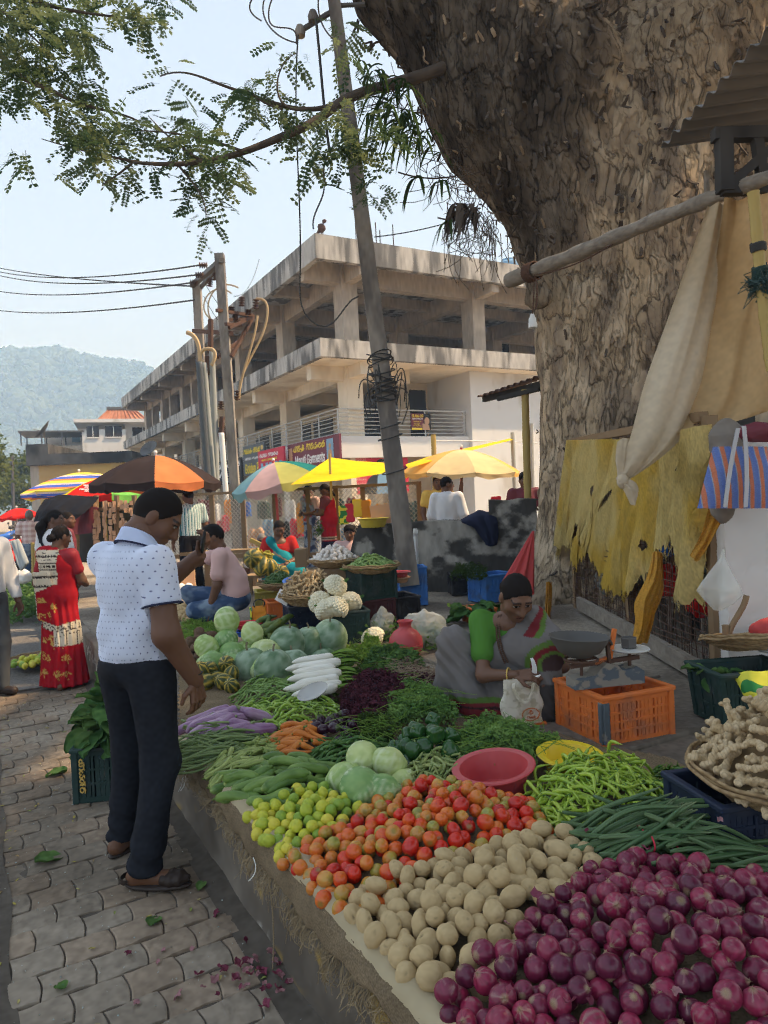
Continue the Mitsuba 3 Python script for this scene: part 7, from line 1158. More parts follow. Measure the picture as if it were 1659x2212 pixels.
for i in range(120): a, el = r.uniform(0, 6.3), r.uniform(-.3, 1.4); c = gcen + [math.cos(a) * .1 * (1.5 - el), math.sin(a) * .07 * (1.5 - el), r.uniform(-.02, .2) + .06 * el]; copy(bl[r.integers(4)], 'leaf', M4(move(c, rotz(a) @ rotm([0, 1, 0], -el + .3) @ rotm([1, 0, 0], r.normal() * .5), r.uniform(.1, .17))), parent=k)
k = thing('cabbage_leaves', 'wilting cabbage leaves over the small orange crate behind the woman', 'leaves'); cc = D(1035, 1318, 6.6)
for i in range(34): a = r.uniform(0, 6.3); copy(bl[r.integers(4)], 'leaf', M4(move(cc + r.normal(size=3) * [.13, .1, .03], rotz(a) @ rotm([0, 1, 0], r.uniform(-.2, 1.0)), r.uniform(.12, .24))), parent=k)
k = thing('spinach_bunch', 'green leaves hanging over the rim of the tapered green crate', 'greens'); cc = D(1548, 1452, 3.6)
for i in range(14): a = r.uniform(0, 6.3); copy(bl[r.integers(4)], 'leaf', M4(move(cc + r.normal(size=3) * [.05, .03, .02], rotz(a) @ rotm([0, 1, 0], r.uniform(-.3, 1.1)), r.uniform(.06, .12))), parent=k)
# ginger: knobbly rhizomes from a distance field
def ginger(i, h=.14):
 r_ = np.random.default_rng(400 + i); pts = [np.zeros(3)]; segs = []; d = np.array([1.0, 0, 0])
 for k_ in range(6): d = d + r_.normal(size=3) * [.3, .5, .4]; d /= np.linalg.norm(d); q = pts[-1] + d * r_.uniform(.5, .8); segs.append((pts[-1], q, r_.uniform(.46, .6), r_.uniform(.4, .52))); pts.append(q)
 for k_ in range(6): b = pts[r_.integers(1, len(pts))]; dd = r_.normal(size=3) * [.6, 1, .8]; dd /= np.linalg.norm(dd); segs.append((b, b + dd * r_.uniform(.45, .75), r_.uniform(.42, .5), r_.uniform(.3, .42)))
 allp = np.vstack([np.array([s[0], s[1]]).reshape(-1, 3) for s in segs]); lo, hi = allp.min(0) - .6, allp.max(0) + .6; m = snet(lambda p: smins([cap(p, *s) for s in segs], .09) + .02 * np.sin(np.linalg.norm(p, axis=1) * 22) + .12 * (meshkit.noise(p * 2.2, i) - .5), lo, hi, h); m.vertices = m.vertices - (lo + hi) / 2; e = (hi - lo).max(); m.vertices = m.vertices / e; v = np.asarray(m.vertices); return m, cmix([.38, .27, .14], [.6, .48, .31], np.clip(nz(v, 5, 4, i) * 1.6 + .5, 0, 1)) * (1 - .28 * np.clip(np.sin(v[:, 0] * 60 + v[:, 1] * 20) * 3 - 2.0, 0, 1))[:, None]
gq = protos('ginger', lambda i: ginger(i, .12), 6, 'vc_matte')
def round_heap(c, R_, h, base, n=18, power=1.4):
 H = Heap.__new__(Heap); H.base = base; th = np.linspace(0, 2 * pi, n, endpoint=False); H.poly = np.c_[c[0] + R_ * np.cos(th), c[1] + R_ * np.sin(th)]; H.lo, H.hi = H.poly.min(0), H.poly.max(0); H.f = lambda p: base + .02 + h * np.maximum(0, 1 - (((p - np.array(c[:2])) ** 2).sum(1) / R_ ** 2)) ** power; pr = []
 for p in np.c_[H.poly, np.full(n, base)]: d = p - EYE; pr.append([829.5 + FPX * (d @ RIGHT) / (d @ FWD), 1106 - FPX * (d @ UPV) / (d @ FWD)])
 H.q = np.array(pr); return H
def gingers(H, n, rad, lab, grp, seed):
 P, R = balls(H, rad, n, seed, deep=1.5, pack=.62, tol=.9); MOUNDS.pop(); r_ = np.random.default_rng(seed)
 for p, q in zip(P, R): copy(gq[r_.integers(6)], 'ginger_root', M4(move(p, rotz(r_.uniform(0, 6.3)) @ rotm([0, 1, 0], r_.normal() * .4) @ rotm([1, 0, 0], r_.uniform(0, 6.3)), q * 2.7)), label=f'{lab}, {H.where(p)}', cat='ginger', group=grp)
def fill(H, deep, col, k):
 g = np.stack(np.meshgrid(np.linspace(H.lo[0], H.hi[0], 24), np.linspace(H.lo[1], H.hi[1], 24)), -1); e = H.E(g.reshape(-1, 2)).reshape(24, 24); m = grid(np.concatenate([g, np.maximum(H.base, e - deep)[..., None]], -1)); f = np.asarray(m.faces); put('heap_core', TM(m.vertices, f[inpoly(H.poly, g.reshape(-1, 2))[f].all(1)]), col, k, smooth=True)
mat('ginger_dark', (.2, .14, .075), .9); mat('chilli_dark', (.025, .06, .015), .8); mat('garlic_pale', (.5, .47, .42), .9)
H = round_heap(GR, .325, .3, GR[2] + .05, power=1.2); gingers(H, 130, (.036, .046), 'pale ginger root in the right edge basket', 'ginger in the right basket', 61); fill(H, .07, 'ginger_dark', 'basket_004' if 'basket_004' in labels else 'basket')
H = round_heap(GIN, .235, .26, GIN[2] - .0, power=1.1); gingers(H, 170, (.022, .03), 'brown ginger root in the rear basket', 'ginger in the rear basket', 62); fill(H, .05, 'ginger_dark', 'basket_002')
def garlic(i):
 m = uvs(14, 10); v, a, z = sphv(m); v = v.copy(); v[:, :2] *= (1 + .07 * np.cos(7 * a + i))[:, None]; v[:, 2] = z * .8 + .7 * np.clip((z - .75) / .25, 0, 1) ** 2; v[:, :2] *= (1 - .5 * np.clip((z - .7) / .3, 0, 1))[:, None]; return TM(v, m.faces), cmix([.62, .56, .52], [.78, .75, .7], np.clip(nz(v, 3, 3, i) + .5, 0, 1))
H = round_heap(GARL, .225, .13, GARL[2]); P, R = balls(H, (.019, .026), 190, 63, deep=1.6); MOUNDS.pop(); place_balls(P, R, protos('garlic', garlic, 4, 'vc_matte'), 'garlic_bulb', 'white garlic bulb in the wall basket', 'garlic', 'garlic bulbs in the basket', H, 64, ['small', 'round']); fill(H, .04, 'garlic_pale', 'basket_001')
H = round_heap(BEAN, .245, .1, BEAN[2]); pl = sticks(H, (.08, .13), (.007, .009), 220, 65, 0, 3.2, .04, .012); MOUNDS.pop(); g = kind('bbean', 6, .11, .008, 'vc_satin', **{**bean, 'col': ((.12, .22, .06), (.24, .36, .12))}); lay(pl, g, .11, 'bean_pod', 'green bean pod heaped in the wide basket', 'bean', 'bean pods in the basket', H, 66, ['flat', 'straight', 'bent']); fill(H, .04, 'chilli_dark', 'basket')
H = round_heap(GCH, .2, .13, GCH[2]); pl = sticks(H, (.06, .1), (.006, .0075), 170, 67, 0, 3.2, .04, .012); MOUNDS.pop(); lay(pl, gd, .1, 'dark_chilli', 'dark chilli heaped in the small rear basket', 'chilli', 'dark chillies in the rear basket', H, 68, ['slim', 'short']); fill(H, .04, 'chilli_dark', 'basket_003')
# cauliflowers
def cauli(i):
 r_ = np.random.default_rng(500 + i); n = 130; g = np.arange(n) + .5; ph = np.arccos(1 - 1.35 * g / n); th = pi * (1 + 5 ** .5) * g; C_ = np.c_[np.cos(th) * np.sin(ph), np.sin(th) * np.sin(ph), np.cos(ph) * .85]; ms = [ico(1, r_.uniform(.13, .19), c * .95) for c in C_]; core = ico(2, .93, s=(1, 1, .85)); m = bump(cat(ms + [core]), .015, 14); v = np.asarray(m.vertices); return m, cmix([.62, .55, .36], [.76, .72, .55], np.clip(np.linalg.norm(v, axis=1) * 3 - 2.2 + nz(v, 6, 2, i), 0, 1))
cq = protos('cauli', cauli, 3, 'vc_matte')
for i, (x, y, d, lab) in enumerate(((692, 1302, 5.95, 'left cauliflower on the green crate'), (724, 1266, 6.0, 'topmost cauliflower on the green crate'), (727, 1312, 5.85, 'middle front cauliflower on the green crate'), (756, 1302, 6.0, 'right cauliflower on the green crate'), (706, 1318, 5.85, 'lower left cauliflower on the green crate'), (806, 1380, 5.75, 'pale leafy cauliflower on the ground by the crate corner'))):
 k = thing('cauliflower', lab, 'cauliflower', 'cauliflowers'); c = D(x, y, d); copy(cq[i % 3], 'curd', M4(move(c, rotz(i) @ rotm([1, 0, 0], .7), .096)), parent=k)
 for j in range(5): a = r.uniform(0, 6.3); copy(bl[j % 4], 'leaf', M4(move(c + [.05 * math.cos(a), .04 + .04 * math.sin(a), -.02], rotz(a) @ rotm([0, 1, 0], -1.0), .1)), parent=k)
# bananas, melons on the table, pumpkins, limes across the road, lone tomato things
ban = dict(bend=.5, col=((.05, .09, .02), (.16, .22, .05)), tip=(.03, .03, .02), sides=9, n=12, stalk=.12, wob=0, prof=[(0, .45), (.15, .95), (.5, 1), (.85, .85), (1, .25)]); g = kind('banana', 4, .19, .022, 'vc_satin', **ban); g2 = kind('ybanana', 3, .14, .016, 'vc_satin', **{**ban, 'col': ((.5, .36, .04), (.3, .3, .05))})
for i in range(16): copy(g[i % 4], 'green_banana', M4(move(D(560 + 14 * (i % 5) + r.uniform(-4, 4), 1368 - 11 * (i // 5), 5.9 + .06 * (i // 5)), rotz(r.uniform(.2, .9)) @ rotm([0, 1, 0], r.uniform(-.6, -.1)) @ rotm([1, 0, 0], r.uniform(0, 6)), 1.2)), label=f'green cooking banana in the bunch by the navy crate, row {["one", "two", "three", "four"][i // 5]}', cat='banana', group='green bananas')
for i in range(26): copy(g2[i % 3], 'banana', M4(move(D(568 + r.uniform(-16, 18), 1206 + r.uniform(-16, 14), 9.3 + r.normal() * .06), rrot(r), 1)), label='small yellow banana in the bunch beside the woman in teal', cat='banana', group='yellow bananas')
for i, (x, y, q) in enumerate(((548, 1208, .13), (566, 1222, .12), (584, 1228, .1), (608, 1238, .1))): copy('group_melon_%d' % (i % 3), 'melon', M4(move(D(x, y, 9.2), rotm([1, 0, 0], 1.3 + i), q)), label=f'yellow melon on the low table, {["first", "second", "third", "fourth"][i]} from the left', cat='melon', group='melons on the table')
H = round_heap(Z(78, 1432, .06), .22, .1, .05); P, R = balls(H, (.03, .036), 34, 73, deep=2.5); MOUNDS.pop(); place_balls(P, R, lg, 'lime', 'lime in the basket on the road by the red sari', 'lime', 'limes in the road basket', H, 74, ['yellow', 'green']); basket('flat basket of limes on the road beside the woman in red', Z(78, 1432, .02), .25, .06)
mat('pumpkin', lambda p, n, uv: mix((.6, .22, .03), (.62, .3, .06), noise(p.x * 9, p.y * 9, p.z * 9)), .5)
for i, x in enumerate((108, 126, 142)): k = thing('pumpkin_piece', f'cut orange pumpkin across the road, {["left", "middle", "right"][i]} one', 'pumpkin', 'cut pumpkins'); put('flesh', bump(tr(ico(3), move(D(x, 1333, 9.3), s=[.1, .06, .085])), .012, 8), 'pumpkin', k, smooth=True)
# jute and plastic sheet under the stall's heaps
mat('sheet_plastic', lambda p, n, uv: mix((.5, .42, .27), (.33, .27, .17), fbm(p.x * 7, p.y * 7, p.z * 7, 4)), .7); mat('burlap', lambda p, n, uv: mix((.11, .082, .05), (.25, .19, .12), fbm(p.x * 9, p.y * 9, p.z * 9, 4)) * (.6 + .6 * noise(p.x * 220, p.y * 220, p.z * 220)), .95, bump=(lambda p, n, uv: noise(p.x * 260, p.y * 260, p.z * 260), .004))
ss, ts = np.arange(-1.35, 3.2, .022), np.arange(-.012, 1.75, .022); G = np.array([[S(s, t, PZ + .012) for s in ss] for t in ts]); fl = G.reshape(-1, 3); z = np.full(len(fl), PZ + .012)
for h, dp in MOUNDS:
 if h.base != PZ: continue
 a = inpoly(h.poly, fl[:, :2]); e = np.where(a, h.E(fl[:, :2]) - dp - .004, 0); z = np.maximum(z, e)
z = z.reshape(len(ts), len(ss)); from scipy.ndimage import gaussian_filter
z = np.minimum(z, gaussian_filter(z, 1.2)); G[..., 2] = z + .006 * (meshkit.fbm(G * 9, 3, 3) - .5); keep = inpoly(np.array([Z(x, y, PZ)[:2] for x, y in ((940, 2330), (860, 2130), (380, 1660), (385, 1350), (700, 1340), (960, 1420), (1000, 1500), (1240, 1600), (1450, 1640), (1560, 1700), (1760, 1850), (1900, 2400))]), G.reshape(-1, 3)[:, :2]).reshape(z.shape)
g = grid(G); f = np.asarray(g.faces); f = f[keep.ravel()[f].all(1)]; JS = thing('ground_sheet', 'beige plastic and jute sacking spread under the vegetables and hanging over the plinth edge', 'sheet'); put('sheet', TM(g.vertices, f), 'burlap', JS, smooth=True)  # dark jute colour under the heaps stands in for shade between the vegetables
r = np.random.default_rng(15); ss = np.arange(-1.5, 1.62, .012); n_ = len(ss); wav = lambda a, b: meshkit.fbm(np.c_[ss * a, ss * 0 + b, ss * 0], 3, 4) - .5
def edge_strip(prof, name, col, amp):
 "prof: (t, z) pairs across; displaced along the edge"
 w1, w2 = wav(7, 1), wav(5, 9); P = np.array([[S(s, t + amp * w1[i] * (j > 0) - .0, PZ + z * (1 + 1.5 * w2[i] * (j > 2)) + .02 * w2[i]) for i, s in enumerate(ss)] for j, (t, z) in enumerate(prof)]); P += (nz(P, 20, 3) * .02)[..., None] * np.r_[-V2, .5]; return put(name, thick(grid(P), .006), col, JS, smooth=True), P
edge_strip([(.06, .02), (.02, .03), (-.008, .02), (-.018, .0), (-.02, -.018)], 'plastic_hem', 'sheet_plastic', .02)
_, PB = edge_strip([(.05, .012), (.0, .016), (-.016, .004), (-.028, -.02), (-.03, -.04), (-.03, -.06), (-.028, -.075)], 'jute_flap', 'burlap', .03)
fr_ = []
for i in range(900):
 k_ = r.integers(0, n_); p = PB[-1, k_] + r.normal(size=3) * .004; L = r.uniform(.015, .06) * (1.5 if -.6 < ss[k_] < .5 else .8); fr_.append(tube(spline([p, p + np.r_[-V2 * r.uniform(.002, .02), -L * .5] + r.normal(size=3) * .008, p + np.r_[-V2 * r.uniform(0, .03), -L] + r.normal(size=3) * .014], 5), .0013, 3, False))
put('fringe', cat(fr_), 'jute', JS, kind='stuff')
for i, (s0, L) in enumerate(((1.35, .12), (1.3, .1), (.12, .42), (.28, .08))): p = S(s0, -.055, PZ - .06); put('string', tube(spline([p, p + [.01, -.01, -L * .4], p + np.r_[-V2 * .02, -L]], 12), .0022, 4), 'letter_white' if i != 2 else 'jute', JS)
# ---------------------------------------------------------------- people
def frame(f, u=(0, 0, 1)):
 "columns right, forward, up for a head that looks along f"
 f = np.asarray(f, float) / np.linalg.norm(f); r_ = np.cross(f, u); r_ /= np.linalg.norm(r_); return np.stack([r_, f, np.cross(r_, f)], 1)
def prim(p, q): return cap(p, *q[1:]) if q[0] == 'c' else ell(p, *q[1:])
def blob(prims, k, h, mod=None, cut=None):
 pts = []
 for q in prims:
  if q[0] == 'c': rr = max(q[3], q[4] if len(q) > 4 else q[3]); pts += [np.asarray(q[1]) - rr, np.asarray(q[1]) + rr, np.asarray(q[2]) - rr, np.asarray(q[2]) + rr]
  else: pts += [np.asarray(q[1]) - max(q[2]), np.asarray(q[1]) + max(q[2])]
 pts = np.array(pts)
 def f(p):
  d = smins([prim(p, q) for q in prims], k)
  if mod: d = d + mod(p)
  if cut: d = np.maximum(d, cut(p))
  return d
 return snet(f, pts.min(0) - .04, pts.max(0) + .04, h)
def hand(w, d, n, side, curl=.5, s=1.0, spread=.12, thumb=.8):
 "wrist w, direction d of the forearm, n out of the back of the hand; side = +1 puts the thumb towards n x d; separate fingers with two bends"
 d = np.asarray(d, float) / np.linalg.norm(d); n = np.asarray(n, float) - d * (np.asarray(n) @ d); n /= np.linalg.norm(n); t = np.cross(n, d) * side; pr = []; k0 = w + d * .085 * s
 for i, (o, L) in enumerate(((.033, .068), (.012, .078), (-.011, .072), (-.032, .056))):
  b = k0 + t * o * s - d * abs(o) * .12 * s; c1, c2, c3 = curl * .8 + i * .05, curl * 1.9 + i * .07, curl * 2.7; seg = L * s; p0 = b
  pr.append(('c', w + t * o * .55 * s, b, .014 * s, .0105 * s))
  for a, l, r_ in ((c1, .45, .0088), (c2, .3, .0078), (c3, .25, .0068)): dd = d * math.cos(a) - n * math.sin(a) + t * spread * (1.5 - i) * .35; p1 = p0 + dd * seg * l; pr.append(('c', p0, p1, r_ * s, (r_ - .0008) * s)); p0 = p1
 b0 = w + d * .02 * s + t * .024 * s; b1 = b0 + (d * .55 + t * thumb - n * .25) * .045 * s; b2 = b1 + (d * .85 + t * .25 - n * .35) * .036 * s
 return pr + [('c', b0, b1, .0135 * s, .0105 * s), ('c', b1, b2, .0098 * s, .008 * s)]
def skin_col(c): return np.array(c)
def head_mesh(c, F, s, skin, h=.006, lips=(.16, .05, .045), age=0, bald=False):
 loc = lambda p: ((p - c) @ F) / s
 def f(p):
  q = loc(p); d = ell(q, [0, -.008, .018], [.074, .092, .098]); d = smin(d, ell(q, [0, .022, -.052], [.056, .064, .062]), .04); d = smin(d, cap(q, [0, .058, -.088], [0, .066, -.084], .024), .03)
  d = smin(d, cap(q, [0, .088, .012], [0, .108, -.026], .009, .0125), .014); d = smin(d, cap(q, [-.014, .09, -.03], [.014, .09, -.03], .011), .012)
  d = smin(d, cap(q, [-.04, .076, .03], [.04, .076, .03], .013), .016); d = smin(d, cap(q, [-.016, .086, -.058], [.016, .086, -.058], .009), .01)
  for x in (-1, 1): d = np.maximum(d, -ell(q, [x * .031, .096, .012], [.017, .013, .010])); d = smin(d, ell(q, [x * .031, .076, .011], [.0135, .012, .010]), .004); d = smin(d, ell(q, [x * .076, -.008, -.008], [.009, .02, .032]), .008); d = smin(d, ell(q, [x * .045, .055, -.022], [.02, .02, .02]), .03)
  d = smin(d, cap(q, [0, -.012, -.05], [0, -.03, -.105], .05, .052), .03); return d * s
 b = .19 * s; m = snet(f, c - b, c + b, h); q = loc(np.asarray(m.vertices)); col = np.tile(np.asarray(skin, float), (len(q), 1)) * (.92 + .2 * (meshkit.fbm(q * 30, 3, 2)[:, None]))
 def paint(msk, cc, k=1.0): col[:] = np.where(msk[:, None], col * (1 - k) + np.asarray(cc) * k, col)
 ax = np.abs(q[:, 0]); fr = q[:, 1] > .04
 paint(fr & (np.abs(q[:, 2] + .058) < .011) & (ax < .02), lips, .35); paint(fr & (np.abs(q[:, 2] + .058) < .0025) & (ax < .022), (.03, .012, .01), .8)
 e = ((ax - .031) / .015) ** 2 + ((q[:, 2] - .011) / .007) ** 2 < 1; paint(fr & e, (.26, .23, .2)); paint(fr & (((ax - .031) / .0065) ** 2 + ((q[:, 2] - .010) / .0075) ** 2 < 1), (.012, .008, .006)); paint(fr & (np.abs(q[:, 2] - .0185) < .0035) & (np.abs(ax - .031) < .018), (.02, .012, .01))
 paint(fr & (np.abs(q[:, 2] - .036 + .25 * (ax - .03) ** 2 * 20) < .0048) & (np.abs(ax - .032) < .021), (.015, .01, .008), .85)
 return m, np.clip(col, .004, 1)
def hair_mesh(c, F, s, style, h=.008, r_=None):
 q_ = lambda p: ((p - c) @ F) / s
 def f(p):
  q = q_(p); d = ell(q, [0, -.010, .0205], [.0765, .0945, .0995]) + .003 * np.sin(q[:, 0] * 260 + q[:, 1] * 30) * (.0 if style == 'crop' else .4 if style == 'pulled' else 1)
  cutp = q[:, 1] * .8 - q[:, 2] * .75 - {'short': .012, 'crop': .004, 'pulled': .006, 'old': .01}.get(style, .012) - 2.4 * q[:, 0] ** 2; d = np.maximum(d, cutp)
  d = np.maximum(d, -(q[:, 2] + (.075 if style in ('pulled', 'tail', 'crop') else .055)))
  if style == 'thick': d = smin(d, np.maximum(ell(q, [0, .012, .06], [.083, .095, .075]), q[:, 1] * .5 - q[:, 2] * .75 + .0), .02)
  if style in ('pulled', 'bun', 'old'): d = smin(d, ell(q, [0, -.11, -.03], [.045, .036, .042]), .015)
  if style == 'tail': d = smin(d, smins([cap(q, [0, -.1, .0], [.03, -.14, -.1], .045, .055), cap(q, [.03, -.14, -.1], [.02, -.12, -.26], .055, .035)], .03) + .016 * (meshkit.fbm(q * 40, 2, 3) - .5), .02)
  if style == 'plait': d = smin(d, cap(q, [0, -.1, -.02], [-.05, -.15, -.2], .034, .02), .02)
  return d * s
 b = .34 * s if style in ('tail', 'plait') else .2 * s; return snet(f, c - b, c + b, h)
class Fig:
 def __init__(s, label, O, ang, sc=1.0, group=None, skin=(.15, .075, .042), h=.014):
  s.k = thing('person', label, 'person', group); s.M = move(O, rotz(ang), sc); s.h = h; s.skin = skin; s.sc = sc; s.body = []
 def add(s, name, m, mat_, col=None, smooth=True, label=None): return put(name, tr(m, s.M), mat_, s.k, smooth=smooth, color=col, label=label)
 def garment(s, name, prims, k, mat_, h=None, fold=.006, ff=(9, 9, 5), cut=None, mod=None, colf=None, label=None):
  md = (lambda p: fold * 2 * (meshkit.fbm(p * np.array(ff), 3, 7) - .5) + (mod(p) if mod else 0)); m = blob(prims, k, h or s.h, md, cut); c = colf(np.asarray(m.vertices)) if colf else None; return s.add(name, m, 'vc_matte' if colf else mat_, c, label=label)
 def skinparts(s, limbs, headc, headF, hs=1.0, hands=(), hh=.007, hf=None, extra=None, **kw):
  hm, hc = head_mesh(np.asarray(headc, float), headF, hs, s.skin, hh, **kw); ms, cs = [hm], [hc]
  if limbs: b = blob(limbs, .03, s.h * .85); ms.append(b); cs.append(np.tile(s.skin, (len(b.vertices), 1)) * (.9 + .2 * meshkit.fbm(np.asarray(b.vertices) * 18, 3, 1)[:, None]))
  for hd in hands: b = blob(hd, .006, hf or max(.0045, s.h * .45)); ms.append(b); cs.append(np.tile(np.asarray(s.skin) * 1.05, (len(b.vertices), 1)))
  s.add('body', cat(ms), 'vc_satin2', np.vstack(cs)); s.headc, s.F, s.hs = np.asarray(headc, float), headF, hs
 def hair(s, style, mat_='hair', h=None): s.add('hair', hair_mesh(s.headc, s.F, s.hs, style, h or max(.007, s.h * .6)), mat_)
mat('vc_satin2', VC, .5, specular=.4)
V3 = lambda *a: np.array(a, float)
def arm(sh, el, wr, r=(.05, .042, .029)): return [('c', sh, el, r[0], r[1]), ('c', el, wr, r[1], r[2])]
def torso(pel, chest, neck, shL, shR, w=1.0, depth=1.0):
 "hips to shoulders as blended ellipsoids"
 R_ = frame(np.cross(shR - shL, [0, 0, 1.0]) * -1 if False else np.cross([0, 0, 1.0], shR - shL)); return [('e', pel, [.165 * w, .125 * depth, .13], R_), ('e', (pel + chest) / 2, [.15 * w, .115 * depth, .17], R_), ('e', chest, [.165 * w, .12 * depth, .17], R_), ('c', shL * .93 + chest * .07, shR * .93 + chest * .07, .068, .068), ('c', chest, neck - [0, 0, .02], .09, .065)]
# --- the man in the white polo shirt
O = Z(318, 1868, 0.0); hd = math.radians(-35)
mn = Fig('man in a white dotted polo shirt and black trousers, phone held to his face', O, hd, .99, skin=(.13, .062, .036), h=.011)
shR, shL, pel, che, nek = V3(.198, -.01, 1.385), V3(-.198, .0, 1.40), V3(0, -.005, .93), V3(0, -.005, 1.26), V3(.005, .02, 1.45)
eR, wR, eL, wL = V3(.262, -.03, 1.075), V3(.275, .1, .85), V3(-.2, .26, 1.19), V3(-.015, .4, 1.37)
hF = frame(V3(.55, .58, -.68)); hc = V3(.06, .105, 1.575); O0 = np.array(O, float)
mn.skinparts(arm(shR, eR, wR, (.055, .057, .037)) + arm(shL, eL, wL, (.055, .052, .035)) + [('c', nek - [0, .02, .06], hc - [0.02, .045, .05], .064, .062)], hc, hF, 1.13, [hand(wR, V3(.02, .12, -1), V3(1, .1, .05), -1, .42, 1.08), hand(wL, V3(.45, .2, .75), V3(.7, .5, -.3), 1, .75, 1.05)], .006)
mn.hair('crop', 'hair', .006)
def polo_cut(p): return np.maximum(np.maximum(.895 - .03 * p[:, 1] - p[:, 2], (p[:, 2] - 1.49)), .056 - np.linalg.norm((p - [.02, .045, 1.52]) * [1, 1, .8], axis=1))
def slv(sh, el, t, r0, r1): return ('c', sh, sh + (el - sh) * t, r0, r1)
bel = [('e', pel + [0, .02, .06], [.2, .165, .16]), ('e', V3(0, .015, 1.08), [.196, .16, .17]), ('e', che, [.188, .135, .2]), ('c', shL * .9, shR * .9, .085, .085), ('c', shL * V3(.94, 1, .985), shR * V3(.94, 1, .985), .062, .062), ('c', che + [0, 0, .1], nek - [0, 0, .02], .1, .078), slv(shR, eR, .62, .074, .079), slv(shL, eL, .62, .074, .078)]
bel[3] = ('c', shL * V3(.8, 1, .98), shR * V3(.8, 1, .98), .08, .08)
cM = np.linalg.inv(mn.M)
def polo(p, n, uv):
 x = p.x - float(O0[0]); y = p.y - float(O0[1]); z = p.z; u = dr.atan2(x, y) * .19 / .031; v = z / .027; r0 = dr.floor(v); u2 = u + .5 * (r0 - 2 * dr.floor(r0 * .5)); a = u2 - dr.floor(u2) - .5; b = v - r0 - .5; 
 dd = dr.sqrt(dr.square(a * .031) + dr.square(b * .027)); return mix((.13, .15, .3), (.6, .66, .8), smoothstep(.002, .0046, dd))
mat('polo', polo, .85); mat('polo_trim', (.5, .58, .78), .85); mat('navy_trim', (.03, .035, .07), .85)
def wrinkle(p): a = np.abs(np.sin(p[:, 2] * 17 - p[:, 0] * 13 + 5 * meshkit.noise(p * 4, 3))); return (.016 * a ** 3 * np.clip(meshkit.noise(p * 4.5, 8) * 2.2 - .5, 0, 1) + .009 * np.sin(p[:, 2] * 42 + p[:, 0] * 26 + 7 * meshkit.noise(p * 6, 2)) * np.clip(meshkit.noise(p * 6, 5) * 2 - .7, 0, 1)) * np.clip((1.36 - p[:, 2]) * 5, .15, 1)
sc_ = lambda p: np.minimum(0, 1) + np.where(((p - shR) @ (eR - shR)) / ((eR - shR) @ (eR - shR)) > .6, ((p - shR) @ ((eR - shR) / np.linalg.norm(eR - shR))) - .6 * np.linalg.norm(eR - shR), -1.0) * (p[:, 0] > .19) - 1.0 * (p[:, 0] <= .19)
mn.garment('shirt', bel, .045, 'polo', .009, .009, (8, 8, 5), lambda p: np.maximum(polo_cut(p), sc_(p)), wrinkle)
def ring(c, ax_, r_, w, n_=28, up=None): R = along(ax_); th = np.linspace(0, 2 * pi, n_); return tube(np.asarray(c) + (R @ np.c_[0 * th, r_[0] * np.cos(th), r_[1] * np.sin(th)].T).T, w, 6, False)
cr_ = np.linspace(-.5, 2 * pi - .9, 30) + pi * .75; C0 = V3(.018, .035, 1.478)
col_ = lambda rr, dz: np.c_[C0[0] + rr * .98 * np.cos(cr_), C0[1] + rr * .9 * np.sin(cr_), C0[2] + dz - .045 * np.sin(cr_)]
mn.add('collar', thick(grid(np.stack([col_(.078, .018), col_(.094, -.012), col_(.112, -.04)], 0)), .006), 'polo_trim'); mn.add('collar_edge', tube(col_(.114, -.042), .0045, 5), 'navy_trim')
mn.add('sleeve_band', tube(shR + (eR - shR) * .6 + (along(eR - shR) @ np.c_[0 * cr_, .083 * np.cos(np.linspace(0, 2 * pi, 30)), .083 * np.sin(np.linspace(0, 2 * pi, 30))].T).T, .005, 5), 'navy_trim')
kL, kR, aL, aR = V3(-.155, .05, .49), V3(.135, .0, .49), V3(-.205, .02, .09), V3(.155, -.12, .09)
cloth_black = [('e', pel, [.178, .142, .12]), ('c', V3(-.1, 0, .88), kL, .106, .08), ('c', V3(.1, 0, .88), kR, .106, .08), ('c', kL, aL, .079, .067), ('c', kR, aR, .079, .069)]
mat('trousers', lambda p, n, uv: mi.Color3f(.016, .018, .024) * (.8 + .4 * noise(p.x * 60, p.y * 60, p.z * 60)), .75)
mn.garment('trousers', cloth_black, .03, 'trousers', .011, .012, (10, 10, 6), lambda p: np.maximum(p[:, 2] - .96, .062 - p[:, 2]), lambda p: .007 * np.sin(p[:, 2] * 70 + p[:, 0] * 30) * np.clip((.3 - p[:, 2]) * 5, 0, 1))
for a, f, nm in ((aL, V3(-.25, 1, 0), 'left'), (aR, V3(.75, .45, 0), 'right')):
 f /= np.linalg.norm(f); g0 = V3(a[0], a[1], 0); sd = V3(f[1], -f[0], 0); R_ = np.stack([f, -sd, V3(0, 0, 1)], 1)
 mn.add('foot', blob([('c', g0 - f * .05 + [0, 0, .045], g0 + [0, 0, .09], .036, .042), ('c', g0 - f * .03 + [0, 0, .045], g0 + f * .13 + [0, 0, .035], .036, .034)], .02, .009), 'brown_skin')
 mn.add('sandal', blob([('e', g0 + f * .055 + [0, 0, .012], [.148, .052, .017], R_)], .02, .007, cut=lambda p: .002 - p[:, 2]), 'leather'); mn.add('strap', blob([('e', g0 + f * .12 + [0, 0, .038], [.072, .047, .034], R_)], .01, .007, lambda p: .0035 * np.sin((p @ f) * 160), lambda p: .012 - p[:, 2]), 'leather')
 if nm == 'right': mn.add('strap', thick(grid(np.array([[g0 + f * (-.075 + .04 * abs(math.cos(t)) * 0) + sd * .042 * math.sin(t) - f * .03 * math.cos(t) + [0, 0, z] for t in np.linspace(-1.9, 1.9, 16)] for z in (.03, .05)])), .004), 'leather')
ph = V3(.07, .36, 1.44); mn.add('wristband', ring(wR + [0, -.006, .03], V3(0, -.1, 1), (.034, .036), .004), 'black')
